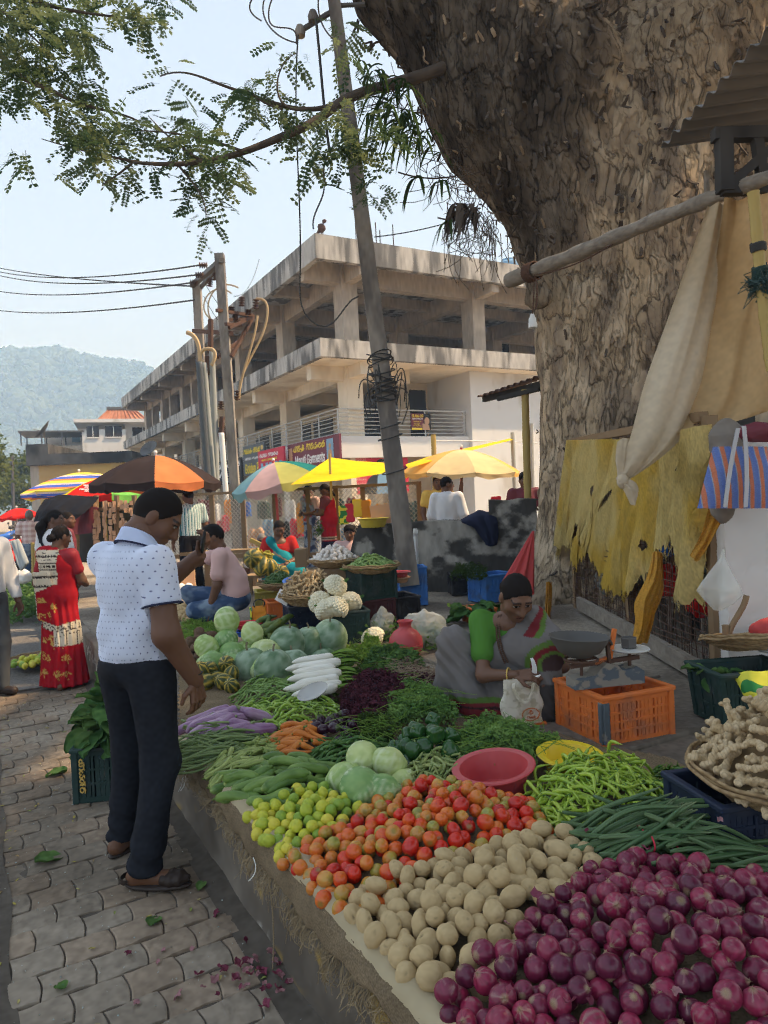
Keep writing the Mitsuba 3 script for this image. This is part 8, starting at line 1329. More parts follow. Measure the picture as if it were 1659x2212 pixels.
k = thing('phone', 'black phone held to the face of the man in the polo shirt', 'phone'); fr_ = frame(V3(.6, .6, -.2)); put('case', tr(rbox(.075, .012, .15, .006), mn.M @ move(ph, fr_ @ rotm([0, 1, 0], 1.2)[:3, :3])), 'black', k, smooth=40)
# --- skirts and saris
def skirt(z0, z1, r0, r1, pl=16, amp=.012, c=(0, 0)):
 def f(p):
  t = np.clip((p[:, 2] - z0) / (z1 - z0), 0, 1); rx = r1[0] + (r0[0] - r1[0]) * t ** .8; ry = r1[1] + (r0[1] - r1[1]) * t ** .8; x, y = p[:, 0] - c[0], p[:, 1] - c[1]; th = np.arctan2(x, y); k = np.hypot(x / rx, y / ry); rr = np.minimum(rx, ry)
  return np.maximum(np.maximum((k - 1) * rr + amp * np.sin(th * pl + 3 * np.sin(p[:, 2] * 3)) * (1 - t) ** .6, z0 - p[:, 2]), p[:, 2] - z1)
 return f
def sari_fig(label, O, ang, sc, h, skin, blouse, colf, arms, headc, headF, hair='bun', hs=.95, hairmat='hair', pallu=None, hands=(), base=(.2, .17), wst=(.15, .115), extra_prims=(), chest=V3(0, -.005, 1.2), foot=True, bl_arm=.55):
 F_ = Fig(label, O, ang, sc, skin=skin, h=h); (shL, eL, wL), (shR, eR, wR) = arms; nek = V3(0, .0, 1.37)
 F_.skinparts(arm(shL, eL, wL, (.05, .043, .029)) + arm(shR, eR, wR, (.05, .043, .029)) + [('c', nek - [0, .01, .05], np.asarray(headc) - [0, .02, .06], .055, .05), ('e', V3(0, 0, 1.27), [.13, .09, .1])], headc, headF, hs, hands, max(.0065, h * .6)); F_.hair(hair, hairmat)
 tp = torso(V3(0, -.01, .92), chest, nek, shL, shR, .93, .95); F_.garment('blouse', tp[1:4] + [slv(shL, eL, bl_arm, .06, .062), slv(shR, eR, bl_arm, .06, .062)], .04, blouse, h, .005, cut=lambda p: np.maximum(p[:, 2] - 1.385, .09 - np.linalg.norm((p - [0, 0, 1.42]) * [.8, .9, 1.0], axis=1)))
 sk = skirt(.03, 1.04, wst, base, 17, .014); pr = [('e', V3(0, -.015, .93), [.185, .15, .16]), *extra_prims]; rg = lambda p: smin(sk(p), smins([prim(p, q) for q in pr], .05), .05)
 def f(p):
  d = rg(p)
  if pallu: d = smin(d, pallu(p), .015)
  return d + .008 * 2 * (meshkit.fbm(p * [7, 7, 3.5], 3, 5) - .5)
 m = snet(f, V3(-.34, -.32, -.0), V3(.34, .34, 1.5), h); F_.add('sari', m, 'vc_matte', np.clip(colf(np.asarray(m.vertices)), .003, 1))
 if foot: F_.add('foot', cat([blob([('c', V3(x, y - .08, .035), V3(x, y + .1, .028), .036, .032)], .02, .012) for x, y in ((-.09, .05), (.09, -.08))]), 'brown_skin')
 return F_
def torso_d(p, w=.0): return smins([ell(p, [0, -.005, 1.2], [.17 + w, .12 + w, .17]), ell(p, [0, -.005, 1.05], [.155 + w, .115 + w, .17]), cap(p, [-.15, 0, 1.31], [.15, 0, 1.31], .066 + w)], .04)
def col3(n_, c): return np.tile(np.asarray(c, float), (n_, 1))
# the woman in the red sari walking away
def redsari(v):
 x, y, z = v[:, 0], v[:, 1], v[:, 2]; th = np.arctan2(x, -y); c = col3(len(v), (.36, .012, .02)); w = np.array((.62, .55, .43)); dk = np.array((.03, .02, .02)); gd_ = np.array((.55, .36, .1))
 z2 = z + .25 * (x + .1); m1 = (y < .06) & (x < .09) & (z > 1.0 + .35 * x) & (z < 1.36) & (x > -.19); m1 |= (x < -.14) & (z > .62) & (z < 1.0) & (y < .08); m2 = (y < .05) & (z2 > .60) & (z2 < .67) & (x > -.13); m3 = (y < .1) & (x > .03) & (z > .42) & (z < .6 + .3 * (x - .0)) 
 for m_ in (m1, m2, m3): c[m_] = w
 ln = m1 & (np.abs((z / .032) % 1 - .5) < .1); c[ln] = dk; dt = m1 & ((np.abs((z / .096) % 1 - .5) < .14) & (np.abs((x / .02) % 1 - .5) < .3)); c[dt] = dk; c[m2 & (np.abs((z2 / .02) % 1 - .5) < .12)] = dk; c[m3 & (np.abs((th * .2 / .022) % 1 - .5) < .1)] = dk
 u = th * .2; red = ~(m1 | m2 | m3) & (z < .98)
 for (a, b) in ((-.09, .86), (.06, .8), (-.02, .72), (-.13, .71), (-.1, .47), (.02, .45), (.13, .44), (-.14, .33), (0, .5), (-.09, .17), (.07, .15), (.17, .3), (.2, .6), (-.18, .15), (.16, .14), (-.03, .3)):
  du, dz_ = u - a, z - b; rr = np.hypot(du, dz_); an = np.arctan2(dz_, du); fl = (rr < .046) & (dz_ > -.008) & ((np.cos(an * 11 + a * 50) > -.05) | (rr < .012)); fl |= (np.abs(du + dz_ * .5) < .004) & (dz_ < 0) & (dz_ > -.045); c[red & fl] = gd_
 return c
shb = lambda p: np.maximum(torso_d(p, .022), np.maximum(-(1.02 - .0 * p[:, 0] + .0) + 0 * p[:, 2] - p[:, 2] * -0 + (.95 - p[:, 2]) + 1.02, (p[:, 0] - .16 + .55 * (1.32 - p[:, 2]) * (p[:, 1] > .0) - .0)))
def pallu_back(p):
 sh = np.maximum(torso_d(p, .024), (.9 - p[:, 2])); sh = np.maximum(sh, p[:, 0] * .75 + (p[:, 2] - 1.3) * .62 - .075); fallp = np.maximum(np.maximum(np.abs(p[:, 1] + .15 + .02 * np.sin(p[:, 0] * 40) - .06 * (1.1 - p[:, 2])) - .012, np.abs(p[:, 0] + .06 - .0 * p[:, 2]) - .12), np.maximum(.62 - p[:, 2] - .5 * p[:, 0], p[:, 2] - 1.15)); return smin(sh, fallp, .03)
O = Z(140, 1482, 0.0); W1 = sari_fig('woman in a red and cream flower printed sari walking away', O, -.28, .93, .0125, (.13, .065, .04), 'crimson', redsari, ((V3(-.165, 0, 1.3), V3(-.235, -.03, 1.03), V3(-.235, .07, .82)), (V3(.165, 0, 1.3), V3(.2, .08, 1.04), V3(.12, .24, .98))), V3(.015, .04, 1.475), frame(V3(.3, 1, -.25)), 'bun', .97, pallu=pallu_back, base=(.235, .2), hands=[hand(V3(-.235, .07, .82), V3(0, .1, -1), V3(-1, 0, 0), 1, .5, .95)])
# --- seated woman with the grey sari
O = D(1100, 1470, 3.93); O[2] = PZ
sw = Fig('woman in a grey sari and green blouse squatting behind the coriander heap', O, 0, 1.0, skin=(.15, .076, .047), h=.011)
shL, shR, eL, wL, eR, wR = V3(-.145, .02, .51), V3(.145, .03, .50), V3(-.165, -.17, .25), V3(-.005, -.25, .262), V3(.285, -.06, .255), V3(.185, -.205, .262)
che, pel, nek, hc = V3(-.005, .03, .41), V3(-.01, .12, .15), V3(.012, -.02, .56), V3(.04, -.095, .65)
sw.skinparts(arm(shL, eL, wL, (.043, .037, .025)) + arm(shR, eR, wR, (.043, .037, .025)) + [('c', nek - [0, -.02, .05], hc - [0.0, -.045, .06], .05, .047), ('e', V3(0, .0, .49), [.11, .075, .07])], hc, frame(V3(.2, -1, -.72)), 1.08, [hand(wL, V3(1, -.25, .05), V3(-.05, -.6, .75), -1, .55, .92), hand(wR, V3(-1, -.25, -.1), V3(.1, -.7, .6), 1, .7, .92)], .0055)
sw.hair('pulled', 'hair', .006)
mat('blouse_green', (.075, .2, .035), .85); mat('blouse_teal', (.45, .03, .03), .85)
sw.garment('blouse', [('e', che, [.145, .105, .13]), ('c', shL * .95, shR * .95, .06, .06), slv(shL, eL, .62, .062, .064), slv(shR, eR, .5, .058, .058)], .04, 'blouse_green', .011, .006, cut=lambda p: np.maximum(p[:, 2] - .585, .085 - np.linalg.norm((p - [.01, -.05, .585]) * [1, .8, .8], axis=1)))
gkL, gkR, gaL, gaR = V3(-.30, .0, .39), V3(.19, -.13, .39), V3(-.2, -.1, .05), V3(.14, -.2, .05)
sp = [('e', pel, [.2, .18, .17]), ('c', V3(-.1, .08, .15), gkL, .14, .085), ('c', V3(.1, .08, .15), gkR, .14, .09), ('c', gkL, gaL, .085, .09), ('c', gkR, gaR, .09, .08), ('c', gkL, V3(-.36, .05, .08), .07, .08), ('c', V3(-.35, .06, .06), V3(-.04, -.17, .04), .075, .06), ('c', V3(0, .05, .2), V3(0, -.06, .1), .15, .15), ('e', V3(-.01, .02, .33), [.14, .11, .1]), ('c', V3(-.1, -.06, .3), V3(.13, -.035, .53), .05, .045), ('c', V3(0.02, -.07, .36), V3(.17, .0, .5), .06, .05), ('c', V3(.16, .02, .53), V3(.19, -.1, .42), .05, .075), ('c', V3(.05, -.08, .33), V3(.17, -.16, .4), .06, .055)]
def greysari(v):
 x, y, z = v[:, 0], v[:, 1], v[:, 2]; c = col3(len(v), (.17, .155, .15)) * (1 + .25 * nz(v, 9)[:, None]); red, grn, dk = np.array((.17, .025, .03)), np.array((.1, .17, .04)), np.array((.04, .02, .02))
 hem = z + .25 * np.maximum(0, -x - .3); g_ = (x < .05); c[g_ & (hem < .125)] = grn; c[g_ & (hem < .1)] = red; c[g_ & (np.abs(hem - .075) < .008)] = dk; c[g_ & (hem < .03)] = grn * .7
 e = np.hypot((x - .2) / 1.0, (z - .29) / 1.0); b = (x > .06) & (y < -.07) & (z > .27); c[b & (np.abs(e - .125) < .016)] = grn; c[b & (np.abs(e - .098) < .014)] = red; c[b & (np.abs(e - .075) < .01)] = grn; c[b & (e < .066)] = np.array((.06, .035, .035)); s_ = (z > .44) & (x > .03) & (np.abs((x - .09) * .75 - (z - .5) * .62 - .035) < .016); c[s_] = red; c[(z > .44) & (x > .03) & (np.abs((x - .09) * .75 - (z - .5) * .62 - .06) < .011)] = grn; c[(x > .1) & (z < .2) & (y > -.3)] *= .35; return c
sw.garment('sari', sp, .055, None, .0095, .009, (7, 7, 7), lambda p: .006 - p[:, 2], lambda p: .007 * np.sin((p[:, 0] + p[:, 2] * .8) * 75 + 5 * meshkit.noise(p * 5, 3)) * np.clip(meshkit.noise(p * 5, 6) * 2 - .4, 0, 1), greysari)
for i, (w_, d_) in enumerate(((eL + (wL - eL) * .78, wL - eL), (eR + (wR - eR) * .74, wR - eR))): sw.add('bangle', ring(w_, d_, (.036, .036), .0042), 'gold')
bd = spline([nek + [-.062, -.02, -.02], V3(-.07, -.075, .46), V3(-.062, -.118, .36), V3(-.04, -.125, .3)], 26); sw.add('bead_necklace', cat([ico(1, .0062, p) for p in bd] + [ico(1, .0062, p + [.014, -.004, .004]) for p in bd]), 'rust'); sw.add('nose_stud', ico(1, .003, hc + sw.F @ V3(-.014, .106, -.028)), 'gold'); sw.add('nail_polish', ico(1, .007, V3(.0, -.25, .262)), 'white_plastic')
k = thing('bean_pod', 'pale pod held in the fingers of the seated woman', 'bean'); put('pod', tr(tube(spline([[.05, -.27, .24], [.085, -.275, .25], [.12, -.268, .262]], 8), [.003, .007, .008, .008, .008, .007, .006, .002], 7), sw.M), 'letter_white', k, smooth=True)
# --- crouching man in the pink T-shirt (faces left)
O = C(500, 1350); pk = Fig('young man in a pink T-shirt and jeans crouching and reaching out to the left', O, math.radians(97), 1.02, skin=(.14, .07, .042), h=.013)
pel, che, nek = V3(-.02, -.06, .27), V3(.0, .02, .56), V3(0, .08, .76); shL, shR = V3(-.18, .06, .71), V3(.18, .06, .71); eL, wL = V3(-.17, .1, .42), V3(-.13, .2, .16); eR, wR = V3(.2, .32, .63), V3(.17, .58, .60); hc = V3(.0, .125, .885)
pk.skinparts(arm(shL, eL, wL, (.052, .046, .032)) + arm(shR, eR, wR, (.052, .045, .03)) + [('c', nek - [0, .02, .05], hc - [0, .04, .05], .055, .053), ('c', V3(-.1, .34, .17), V3(-.1, .12, .05), .055, .04), ('c', V3(.12, .42, .3), V3(.12, .3, .05), .052, .04), ('c', V3(.12, .27, .04), V3(.12, .42, .035), .036, .034)], hc, frame(V3(.05, 1, -.3)), 1.0, [hand(wL, V3(0, .3, -1), V3(-.5, .8, 0), -1, .3), hand(wR, V3(0, 1, -.05), V3(0, .1, 1), -1, .5)], .0065)
pk.hair('thick', 'hair', .008); mat('tee_pink', lambda p, n, uv: mi.Color3f(.62, .42, .4) * (.93 + .14 * noise(p.x * 12, p.y * 12, p.z * 12)), .85); mat('denim', lambda p, n, uv: mix((.045, .08, .16), (.2, .27, .36), smoothstep(.4, .7, fbm(p.x * 9, p.y * 9, p.z * 9, 3))), .85)
pk.garment('t_shirt', [('e', pel + [0, 0, .06], [.17, .14, .13]), ('e', (pel + che) / 2 + [0, -.03, .02], [.165, .13, .17]), ('e', che, [.172, .13, .18]), ('c', shL * [.9, 1, 1] - [0, 0, .01], shR * [.9, 1, 1] - [0, 0, .01], .072, .072), ('c', che + [0, .03, .08], nek - [0, 0, .03], .09, .06), slv(shL, eL, .6, .07, .078), slv(shR, eR, .55, .068, .074)], .045, 'tee_pink', .011, .009, (8, 8, 6), lambda p: np.maximum(.2 - p[:, 2], .062 - np.linalg.norm((p - [0, .11, .79]), axis=1)))
pk.garment('jeans', [('e', pel, [.16, .15, .13]), ('c', V3(-.09, -.02, .24), V3(-.1, .34, .18), .1, .075), ('c', V3(.09, -.02, .25), V3(.12, .42, .33), .1, .075), ('c', V3(.12, .42, .33), V3(.12, .36, .2), .075, .07), ('c', V3(-.1, .34, .18), V3(-.1, .2, .1), .075, .06)], .03, 'denim', .012, .01); pk.add('wrist_thread', ring(eR + (wR - eR) * .85, wR - eR, (.034, .034), .007), 'black')
# --- seated woman in teal
def teal_fig():
 O = D(606, 1232, 9.9); F_ = Fig('woman in a teal sari and red blouse sitting with hands folded in her lap', [O[0], O[1], D(606, 1262, 9.9)[2]], math.pi + .25, .98, skin=(.13, .062, .038), h=.016); shL, shR = V3(-.175, 0, .62), V3(.175, 0, .62); eL, eR = V3(-.25, .06, .36), V3(.25, .06, .36); wL, wR = V3(-.05, .27, .30), V3(.05, .27, .28); hc = V3(0, .07, .80)
 F_.skinparts(arm(shL, eL, wL, (.058, .05, .033)) + arm(shR, eR, wR, (.058, .05, .033)) + [('c', V3(0, 0, .63), V3(0, .03, .76), .06, .055), ('e', V3(0, .01, .58), [.13, .09, .09])], hc, frame(V3(.0, 1, -.62)), 1.0, [hand(wL, V3(1, .3, -.2), V3(0, .6, .8), 1, .7), hand(wR, V3(-1, .3, -.2), V3(0, .6, .8), -1, .7)], .009); F_.hair('pulled')
 F_.garment('blouse', [('e', V3(0, 0, .5), [.17, .12, .15]), ('c', shL * .93, shR * .93, .068, .068), slv(shL, eL, .5, .07, .072), slv(shR, eR, .5, .07, .072)], .04, 'blouse_teal', cut=lambda p: .085 - np.linalg.norm((p - [0, .02, .66]) * [.9, .9, 1], axis=1))
 def cf(v):
  c = col3(len(v), (.02, .24, .29)) * (1 + .5 * nz(v, 12)[:, None]); e = np.abs(v[:, 0] * .6 - (v[:, 2] - .45) * .8 + .06); c[(v[:, 1] > .05) & (v[:, 2] > .33) & (np.abs(e - .1) < .012)] = (.45, .3, .2); return c
 F_.garment('sari', [('e', V3(0, -.02, .2), [.21, .17, .17]), ('c', V3(-.1, .05, .18), V3(-.17, .42, .2), .15, .12), ('c', V3(.1, .05, .18), V3(.17, .42, .2), .15, .12), ('c', V3(-.17, .42, .2), V3(-.14, .42, -.15), .12, .13), ('c', V3(.17, .42, .2), V3(.14, .42, -.15), .12, .13), ('e', V3(0, .02, .38), [.165, .13, .12]), ('c', V3(-.08, .09, .36), V3(.13, .04, .62), .075, .055), ('c', V3(.13, .03, .62), V3(.16, -.1, .4), .06, .07)], .06, None, .016, .012, (7, 7, 5), colf=cf)
 F_.add('bangle', ring(eL + (wL - eL) * .82, wL - eL, (.042, .042), .007), 'gold')
teal_fig()
# --- standing women by the fence
plain = lambda a, b=None, zb=.0: (lambda v: np.where((v[:, 2] < zb)[:, None], np.asarray(b if b is not None else a), np.asarray(a)) * (1 + .4 * nz(v, 11)[:, None]))
def floral(v): n_ = meshkit.fbm(v * 14, 2, 3); c = col3(len(v), (.27, .33, .42)); c[n_ > .58] = (.06, .08, .16); c[(n_ < .38) & (v[:, 2] > .9)] = (.45, .07, .06); return c
def redborder(v):
 c = col3(len(v), (.42, .015, .03)) * (1 + .4 * nz(v, 9)[:, None]); z = v[:, 2]; c[(z > .55) & (z < .62)] = (.5, .42, .38); c[(z > .575) & (z < .595)] = (.03, .02, .03); c[(z > .34) & (z < .55)] = (.02, .02, .05); c[(z < .34) & (np.abs(v[:, 0]) < .12)] = (.35, .2, .07); c[(v[:, 0] > .02) & (z > 1.15)] = (.33, .3, .1); return c
gz = PZ - .06
def stand_z(qx, d, z=gz): p = D(qx, 1090, d); return V3(p[0], p[1], z)
armsA = ((V3(-.165, 0, 1.3), V3(-.22, .04, 1.05), V3(-.06, .24, 1.04)), (V3(.165, 0, 1.3), V3(.22, .04, 1.05), V3(.06, .24, 1.02)))
pal = lambda p: np.maximum(torso_d(p, .024), np.maximum(.95 - p[:, 2], -(p[:, 0] * .7 - (p[:, 2] - 1.15) * .6 + .12)))
sari_fig('woman in a blue grey flowered sari and pink blouse standing by the fence', stand_z(671, 13.3), math.pi - .7, 1.0, .02, (.12, .058, .036), 'fab_pinkb' if False else 'tee_pink', floral, armsA, V3(0, .04, 1.475), frame(V3(.25, 1, -.25)), 'bun', pallu=pal, foot=False)
sari_fig('woman in a red sari with a dark border looking down at her hands', stand_z(708, 12.9), math.pi - 1.9, 1.0, .02, (.13, .062, .038), 'maroon', redborder, armsA, V3(0, .05, 1.47), frame(V3(0, 1, -.5)), 'plait', pallu=pal, foot=False)
k = thing('leaf_bunch', 'small bunch of leaves in the hands of the woman in red by the fence', 'leaves'); r = np.random.default_rng(3); put('leaf', leaf_cards(D(690, 1145, 12.75) + r.normal(size=(60, 3)) * [.04, .04, .08], .08, r), 'leaf_green', k, kind='stuff')
# --- plain dressed people further off
def plain_fig(label, O, ang, sc, top, legs, hair='short', h=.02, skin=(.13, .062, .038), armsj=None, hF=None, hm='hair', sl=.6, hc=V3(0, .03, 1.515), hands=True, wide=1.0):
 F_ = Fig(label, O, ang, sc, skin=skin, h=h); (shL, eL, wL), (shR, eR, wR) = armsj or ((V3(-.19, 0, 1.34), V3(-.25, .0, 1.06), V3(-.24, .1, .82)), (V3(.19, 0, 1.34), V3(.25, .0, 1.06), V3(.24, .1, .82))); nek = V3(0, 0, 1.41)
 hs = [hand(w_, w_ - e_, V3(1 if w_[0] > 0 else -1, .1, .1), -1 if w_[0] > 0 else 1, .45) for e_, w_ in ((eL, wL), (eR, wR))] if hands else []
 F_.skinparts(arm(shL, eL, wL) + arm(shR, eR, wR) + [('c', nek - [0, 0, .06], hc - [0, .02, .05], .056, .053)], hc, hF if hF is not None else frame(V3(0, 1, -.15)), 1.0, hs, max(.0065, h * .55)); F_.hair(hair, hm)
 ch = V3(0, 0, 1.22); F_.garment('shirt', [('e', V3(0, 0, .95), [.17 * wide, .13, .13]), ('e', V3(0, 0, 1.08), [.165 * wide, .125, .17]), ('e', ch, [.175 * wide, .125, .18]), ('c', shL * V3(.88, 1, .99), shR * V3(.88, 1, .99), .072, .072), ('c', ch + [0, 0, .1], nek - [0, 0, .03], .09, .062), slv(shL, eL, min(sl, 1), .066, .07), slv(shR, eR, min(sl, 1), .066, .07)] + ([('c', eL, eL + (wL - eL) * .85, .06, .048), ('c', eR, eR + (wR - eR) * .85, .06, .048)] if sl > 1 else []), .04, top, h, .008, cut=lambda p: np.maximum(.85 - p[:, 2], .062 - np.linalg.norm(p - [0, .03, 1.46], axis=1)))
 F_.garment('trousers', [('e', V3(0, 0, .9), [.165, .13, .12]), ('c', V3(-.09, 0, .86), V3(-.1, .03, .47), .1, .075), ('c', V3(.09, 0, .86), V3(.1, .03, .47), .1, .075), ('c', V3(-.1, .03, .47), V3(-.11, .0, .08), .075, .06), ('c', V3(.1, .03, .47), V3(.12, -.02, .08), .075, .06)], .03, legs, h, .008)
 F_.add('shoe', cat([blob([('c', V3(x, -.05, .04), V3(x, .13, .035), .04, .038)], .02, .016) for x in (-.11, .12)]), 'leather'); return F_
mat('tee_white', lambda p, n, uv: mi.Color3f(.68, .69, .71) * (.92 + .14 * noise(p.x * 9, p.y * 9, p.z * 9)), .85); mat('check_pink', lambda p, n, uv: mix((.68, .6, .58), (.45, .28, .27), smoothstep(.2, .3, dr.abs((p.z * 9) - dr.floor(p.z * 9) - .5)) * .5 + smoothstep(.2, .3, dr.abs((p.x * 9) - dr.floor(p.x * 9) - .5)) * .4), .85)
def vstripe(p): f = (p.x * .8 + p.y * .6) * 22; f = f - dr.floor(f); return dr.select(f < .3, mi.Color3f(.06, .2, .23), dr.select(f < .42, mi.Color3f(.6, .62, .6), dr.select(f < .62, mi.Color3f(.2, .42, .45), mi.Color3f(.62, .64, .62))))
mat('stripe_shirt', lambda p, n, uv: vstripe(p), .85); mat('tee_yellow', (.72, .48, .12), .85)
wt = plain_fig('long haired woman in a white T-shirt behind the woman in red, seen from behind', Z(112, 1400, 0) * 0 + stand_z(112, 8.3, 0), -.45, 1.0, 'tee_white', 'black_cloth', 'tail', .015, hF=frame(V3(.75, .55, -.1)), sl=.55, wide=.92); wt.add('bag_strap', tube(spline([V3(-.1, -.11, 1.36), V3(0.02, -.155, 1.2), V3(.16, -.1, 1.0)], 12), .016, 6, flat=.4), 'black_cloth')
plain_fig('man in profile with a dark shirt beyond the long haired woman', stand_z(139, 9.6, 0), -1.0, .985, 'maroon', 'black_cloth', 'short', .02, hF=frame(V3(.5, .8, 0)))
plain_fig('man in a pink checked shirt and jeans far away on the left', stand_z(62, 15.5, .0), .5, 1.03, 'check_pink', 'denim', 'short', .022, hF=frame(V3(.3, 1, 0)), hm='hair_grey', sl=.6)
plain_fig('man in a white long sleeved shirt cut off by the left edge', stand_z(-40, 6.2, 0), -1.9, 1.0, 'tee_white', 'pipe_dark', 'short', .016, sl=2)
plain_fig('man in a green and white striped shirt behind the man with the phone', stand_z(409, 10.6, .24), .75, 1.0, 'stripe_shirt', 'black_cloth', 'short', .018, hF=frame(V3(0, 1, -.2)), sl=.62)
k = thing('paper_bag', 'tan paper bag held by the man in the striped shirt', 'bag'); put('bag', bump(tr(rbox(.24, .1, .38, .02).subdivide().subdivide(), move(D(403, 1240, 10.2), rotz(.4))), .012, 7), 'tan_print', k, smooth=True)
for x in (392, 408): k = thing('sack', f'small white sack at the feet of the striped shirt man, {"left" if x < 400 else "right"} one', 'sack'); put('sack', bump(tr(ico(3), move(D(x, 1280, 10.0), s=[.08, .07, .14])), .02, 9), 'white_plastic', k, smooth=True)
plain_fig('bearded young man in a yellow T-shirt holding the parasol pole', stand_z(947, 11.0, .28), math.pi + .1, 1.0, 'tee_yellow', 'denim', 'short', .018, hF=frame(V3(.05, 1, 0)), armsj=((V3(-.19, 0, 1.34), V3(-.33, .04, 1.2), V3(-.36, .1, 1.5)), (V3(.19, 0, 1.34), V3(.25, 0, 1.06), V3(.22, .12, .84))), sl=.5)
plain_fig('man in a pale shirt with his back to the low wall, looking right', stand_z(966, 10.2, .28), -.35, .97, 'tee_white', 'black_cloth', 'short', .018, hF=frame(V3(.85, .5, -.05)), sl=2)
plain_fig('dark haired person half hidden behind the bamboo post by the trunk', stand_z(1134, 10.6, .25), math.pi, 1.0, 'maroon', 'black_cloth', 'thick', .022)
plain_fig('dark haired person low behind the big yellow basin', stand_z(752, 10.6, -.42), math.pi, 1.0, 'tee_pink', 'black_cloth', 'thick', .022)
plain_fig('old seller with grey hair in a white top sitting behind the bananas', stand_z(562, 10.9, -.5), math.pi + .2, 1.0, 'tee_white', 'black_cloth', 'bun', .022, hm='hair_grey')
k = thing('person', 'child with brown skin peeking from behind the long haired woman', 'person'); del labels[k]; USED.discard(k)
# ---------------------------------------------------------------- litter on the pavement
r = np.random.default_rng(90); lf = [proto(f'dry_leaf_{i}', ('leaf', thick(grid(np.array([[[.5 * u, .2 * v * math.sin(pi * (u * .5 + .5) ** .8), .08 * v * v + .07 * math.sin(u * 3 + i)] for v in (-1, -.5, 0, .5, 1)] for u in np.linspace(-1, 1, 7)])), .02), 'vc_matte', True, col3(70, [(.36, .3, .07), (.3, .2, .09), (.24, .28, .08), (.42, .36, .14)][i]))) for i in range(4)]
for i in range(110): s_, t_ = r.uniform(-1.0, 4.6), r.uniform(-.88, -.06) if i % 3 else r.uniform(-.88, -.78); i4 = r.integers(4); p = S(s_, t_, .008); copy(lf[i4], 'fallen_leaf', M4(move(p, rotz(r.uniform(0, 6.3)), r.uniform(.012, .03))), label=f'{["yellow", "brown", "greenish", "pale"][i4]} fallen leaf on the {["nearest", "near", "middle", "far"][int(np.clip((s_ + 1) / 1.4, 0, 3))]} paving stones, {"by the plinth" if t_ > -.3 else "by the gutter" if t_ < -.7 else "midway across"}', cat='leaf', group='fallen leaves on the pavement')
ps = [proto(f'onion_skin_{i}', ('skin', thick(grid(np.array([[[.5 * u, .4 * v + .1 * math.sin(u * 4 + i), .25 * u * u + .2 * v * v * math.sin(3 * u + i) + .05 * math.sin(9 * v + u * 5)] for v in np.linspace(-1, 1, 6)] for u in np.linspace(-1, 1, 6)])), .02), 'vc_matte', True, col3(72, [(.2, .05, .08), (.3, .15, .16), (.13, .03, .05)][i]))) for i in range(3)]
for i in range(52):
 if i < 34: c = S(.12 + r.normal() * .07, -.12 + r.normal() * .06, .012 + .02 * r.random())
 elif i < 52: c = S(r.uniform(-.5, .6), r.uniform(-.5, -.1), .01)
 else: c = S(r.uniform(.2, 1.6), -.84 + r.normal() * .02, .012)
 copy(ps[r.integers(3)], 'onion_peel', M4(move(c, rotz(r.uniform(0, 6.3)) @ rotm([1, 0, 0], r.normal() * .5), r.uniform(.015, .035))), label=f'purple onion peel {"in the pile at the plinth foot" if i < 34 else "scattered on the near pavement" if i < 52 else "in the gutter at the left"}', cat='peel', group='onion peels on the pavement')
for i in range(14): copy(ps[r.integers(3)], 'onion_peel', M4(move(Z(*H_on.q[:12][r.integers(12)] * .5 + np.array([1400, 2050]) * .5 + r.normal(size=2) * 120, PZ + .17), rotz(r.uniform(0, 6.3)) @ rotm([1, 0, 0], r.normal() * .5), r.uniform(.015, .03))), label='loose purple skin lying on the onion heap', cat='peel', group='loose onion skins')
for i, (q, sc_l, lab) in enumerate((((75, 1862), .12, 'large torn green leaf lying on the pavement at the left'), ((325, 2000), .07, 'small dark green leaf on the pavement before the man'), ((140, 2135), .05, 'crumpled dark leaf on the near pavement'), ((145, 1665), .12, 'pale torn leaf by the pavement crate'), ((440, 1905), .05, 'pale scrap of leaf by the plinth foot'))): copy(bl[1 + i % 2], 'torn_leaf', M4(move(Z(*q, .012), rotz(.5 + i) @ rotm([0, 1, 0], -.1), sc_l)), label=lab, cat='leaf')
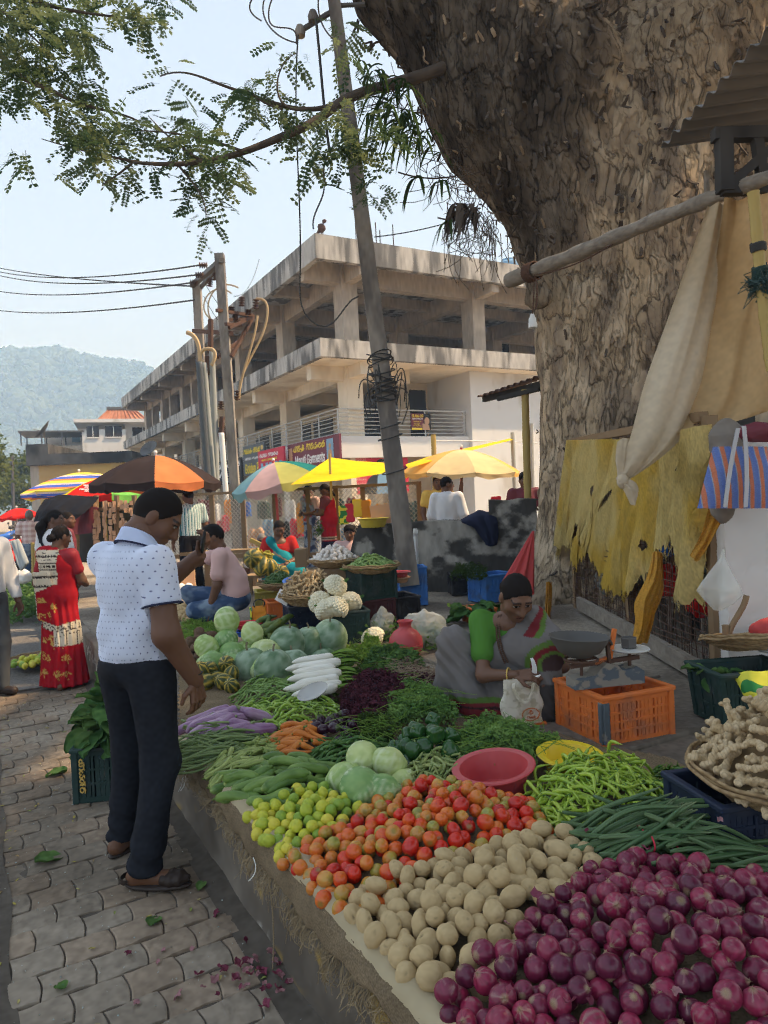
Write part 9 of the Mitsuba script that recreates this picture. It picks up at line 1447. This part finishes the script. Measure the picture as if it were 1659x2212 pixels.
k = thing('paper_scrap', 'torn white paper between the feet of the man with the phone', 'paper'); put('scrap', thick(grid(np.array([[Z(300 + 12 * u, 1835 + 22 * v, .012 + .012 * math.sin(u * 3 + v * 4)) for u in np.linspace(-1, 1, 8)] for v in np.linspace(-1, 1, 8)])), .002), 'white_plastic', k)
gt = [S(s_, -.885 + .012 * math.sin(s_ * 7), .0) for s_ in np.arange(-1.2, 4.3, .05)]; P = np.array([[p + np.r_[V2 * w, .004 + .012 * (meshkit.noise(np.array([p[0] * 20, w * 30, 1.0])) ) * (1 - abs(w) / .06)] for w in np.linspace(-.055, .055, 7)] for p in gt]); put('gutter_dirt', grid(P), 'mortar', label='dark dirt filling the gutter along the pavement', cat='dirt', kind='stuff')
P = np.array([[S(s_, t_ * .12 + .005, .0015 + .035 * (1 + t_) ** 2 * (.4 + .8 * meshkit.noise(np.array([s_ * 4, t_ * 3, 2.0])))) for t_ in np.linspace(-1, 0, 9)] for s_ in np.arange(-1.4, 5, .05)]); put('swept_dust', grid(P), 'mortar', smooth=True, label='grey dust drifted along the foot of the plinth', cat='dust', kind='stuff')
k = thing('pavement_grit', 'pale grit and crumbs scattered over the paving stones', 'grit'); tag(k, kind='stuff'); P = np.array([S(r.uniform(-1.2, 4.6), r.uniform(-.9, -.02), .006) for _ in range(700)]); put('crumb', leaf_cards(P, .007, r, .7), 'rubbish_pale', k, kind='stuff')
# look-alikes that share a label are told apart by their order in the picture
same = {}
for q, d in labels.items():
 if d.get('group') and '__' not in q: same.setdefault((d['group'], d['label']), []).append(q)
def screen_x(q):
 e = scene.get(q) or next((v for n_, v in scene.items() if n_.startswith(q + '__')), None); m = np.array(e['to_world'].matrix, float) if e and 'to_world' in e else np.eye(4); d = m[:3, 3] - EYE; return (d @ RIGHT) / (d @ FWD)
for (g_, l_), qs in same.items():
 if 1 < len(qs) <= 5 and len(l_.split()) <= 13:
  for i, q in enumerate(sorted(qs, key=screen_x)): labels[q]['label'] = l_ + ', ' + ('leftmost' if i == 0 else 'rightmost' if i == len(qs) - 1 else ('second', 'third', 'fourth')[i - 1] + ' from left')
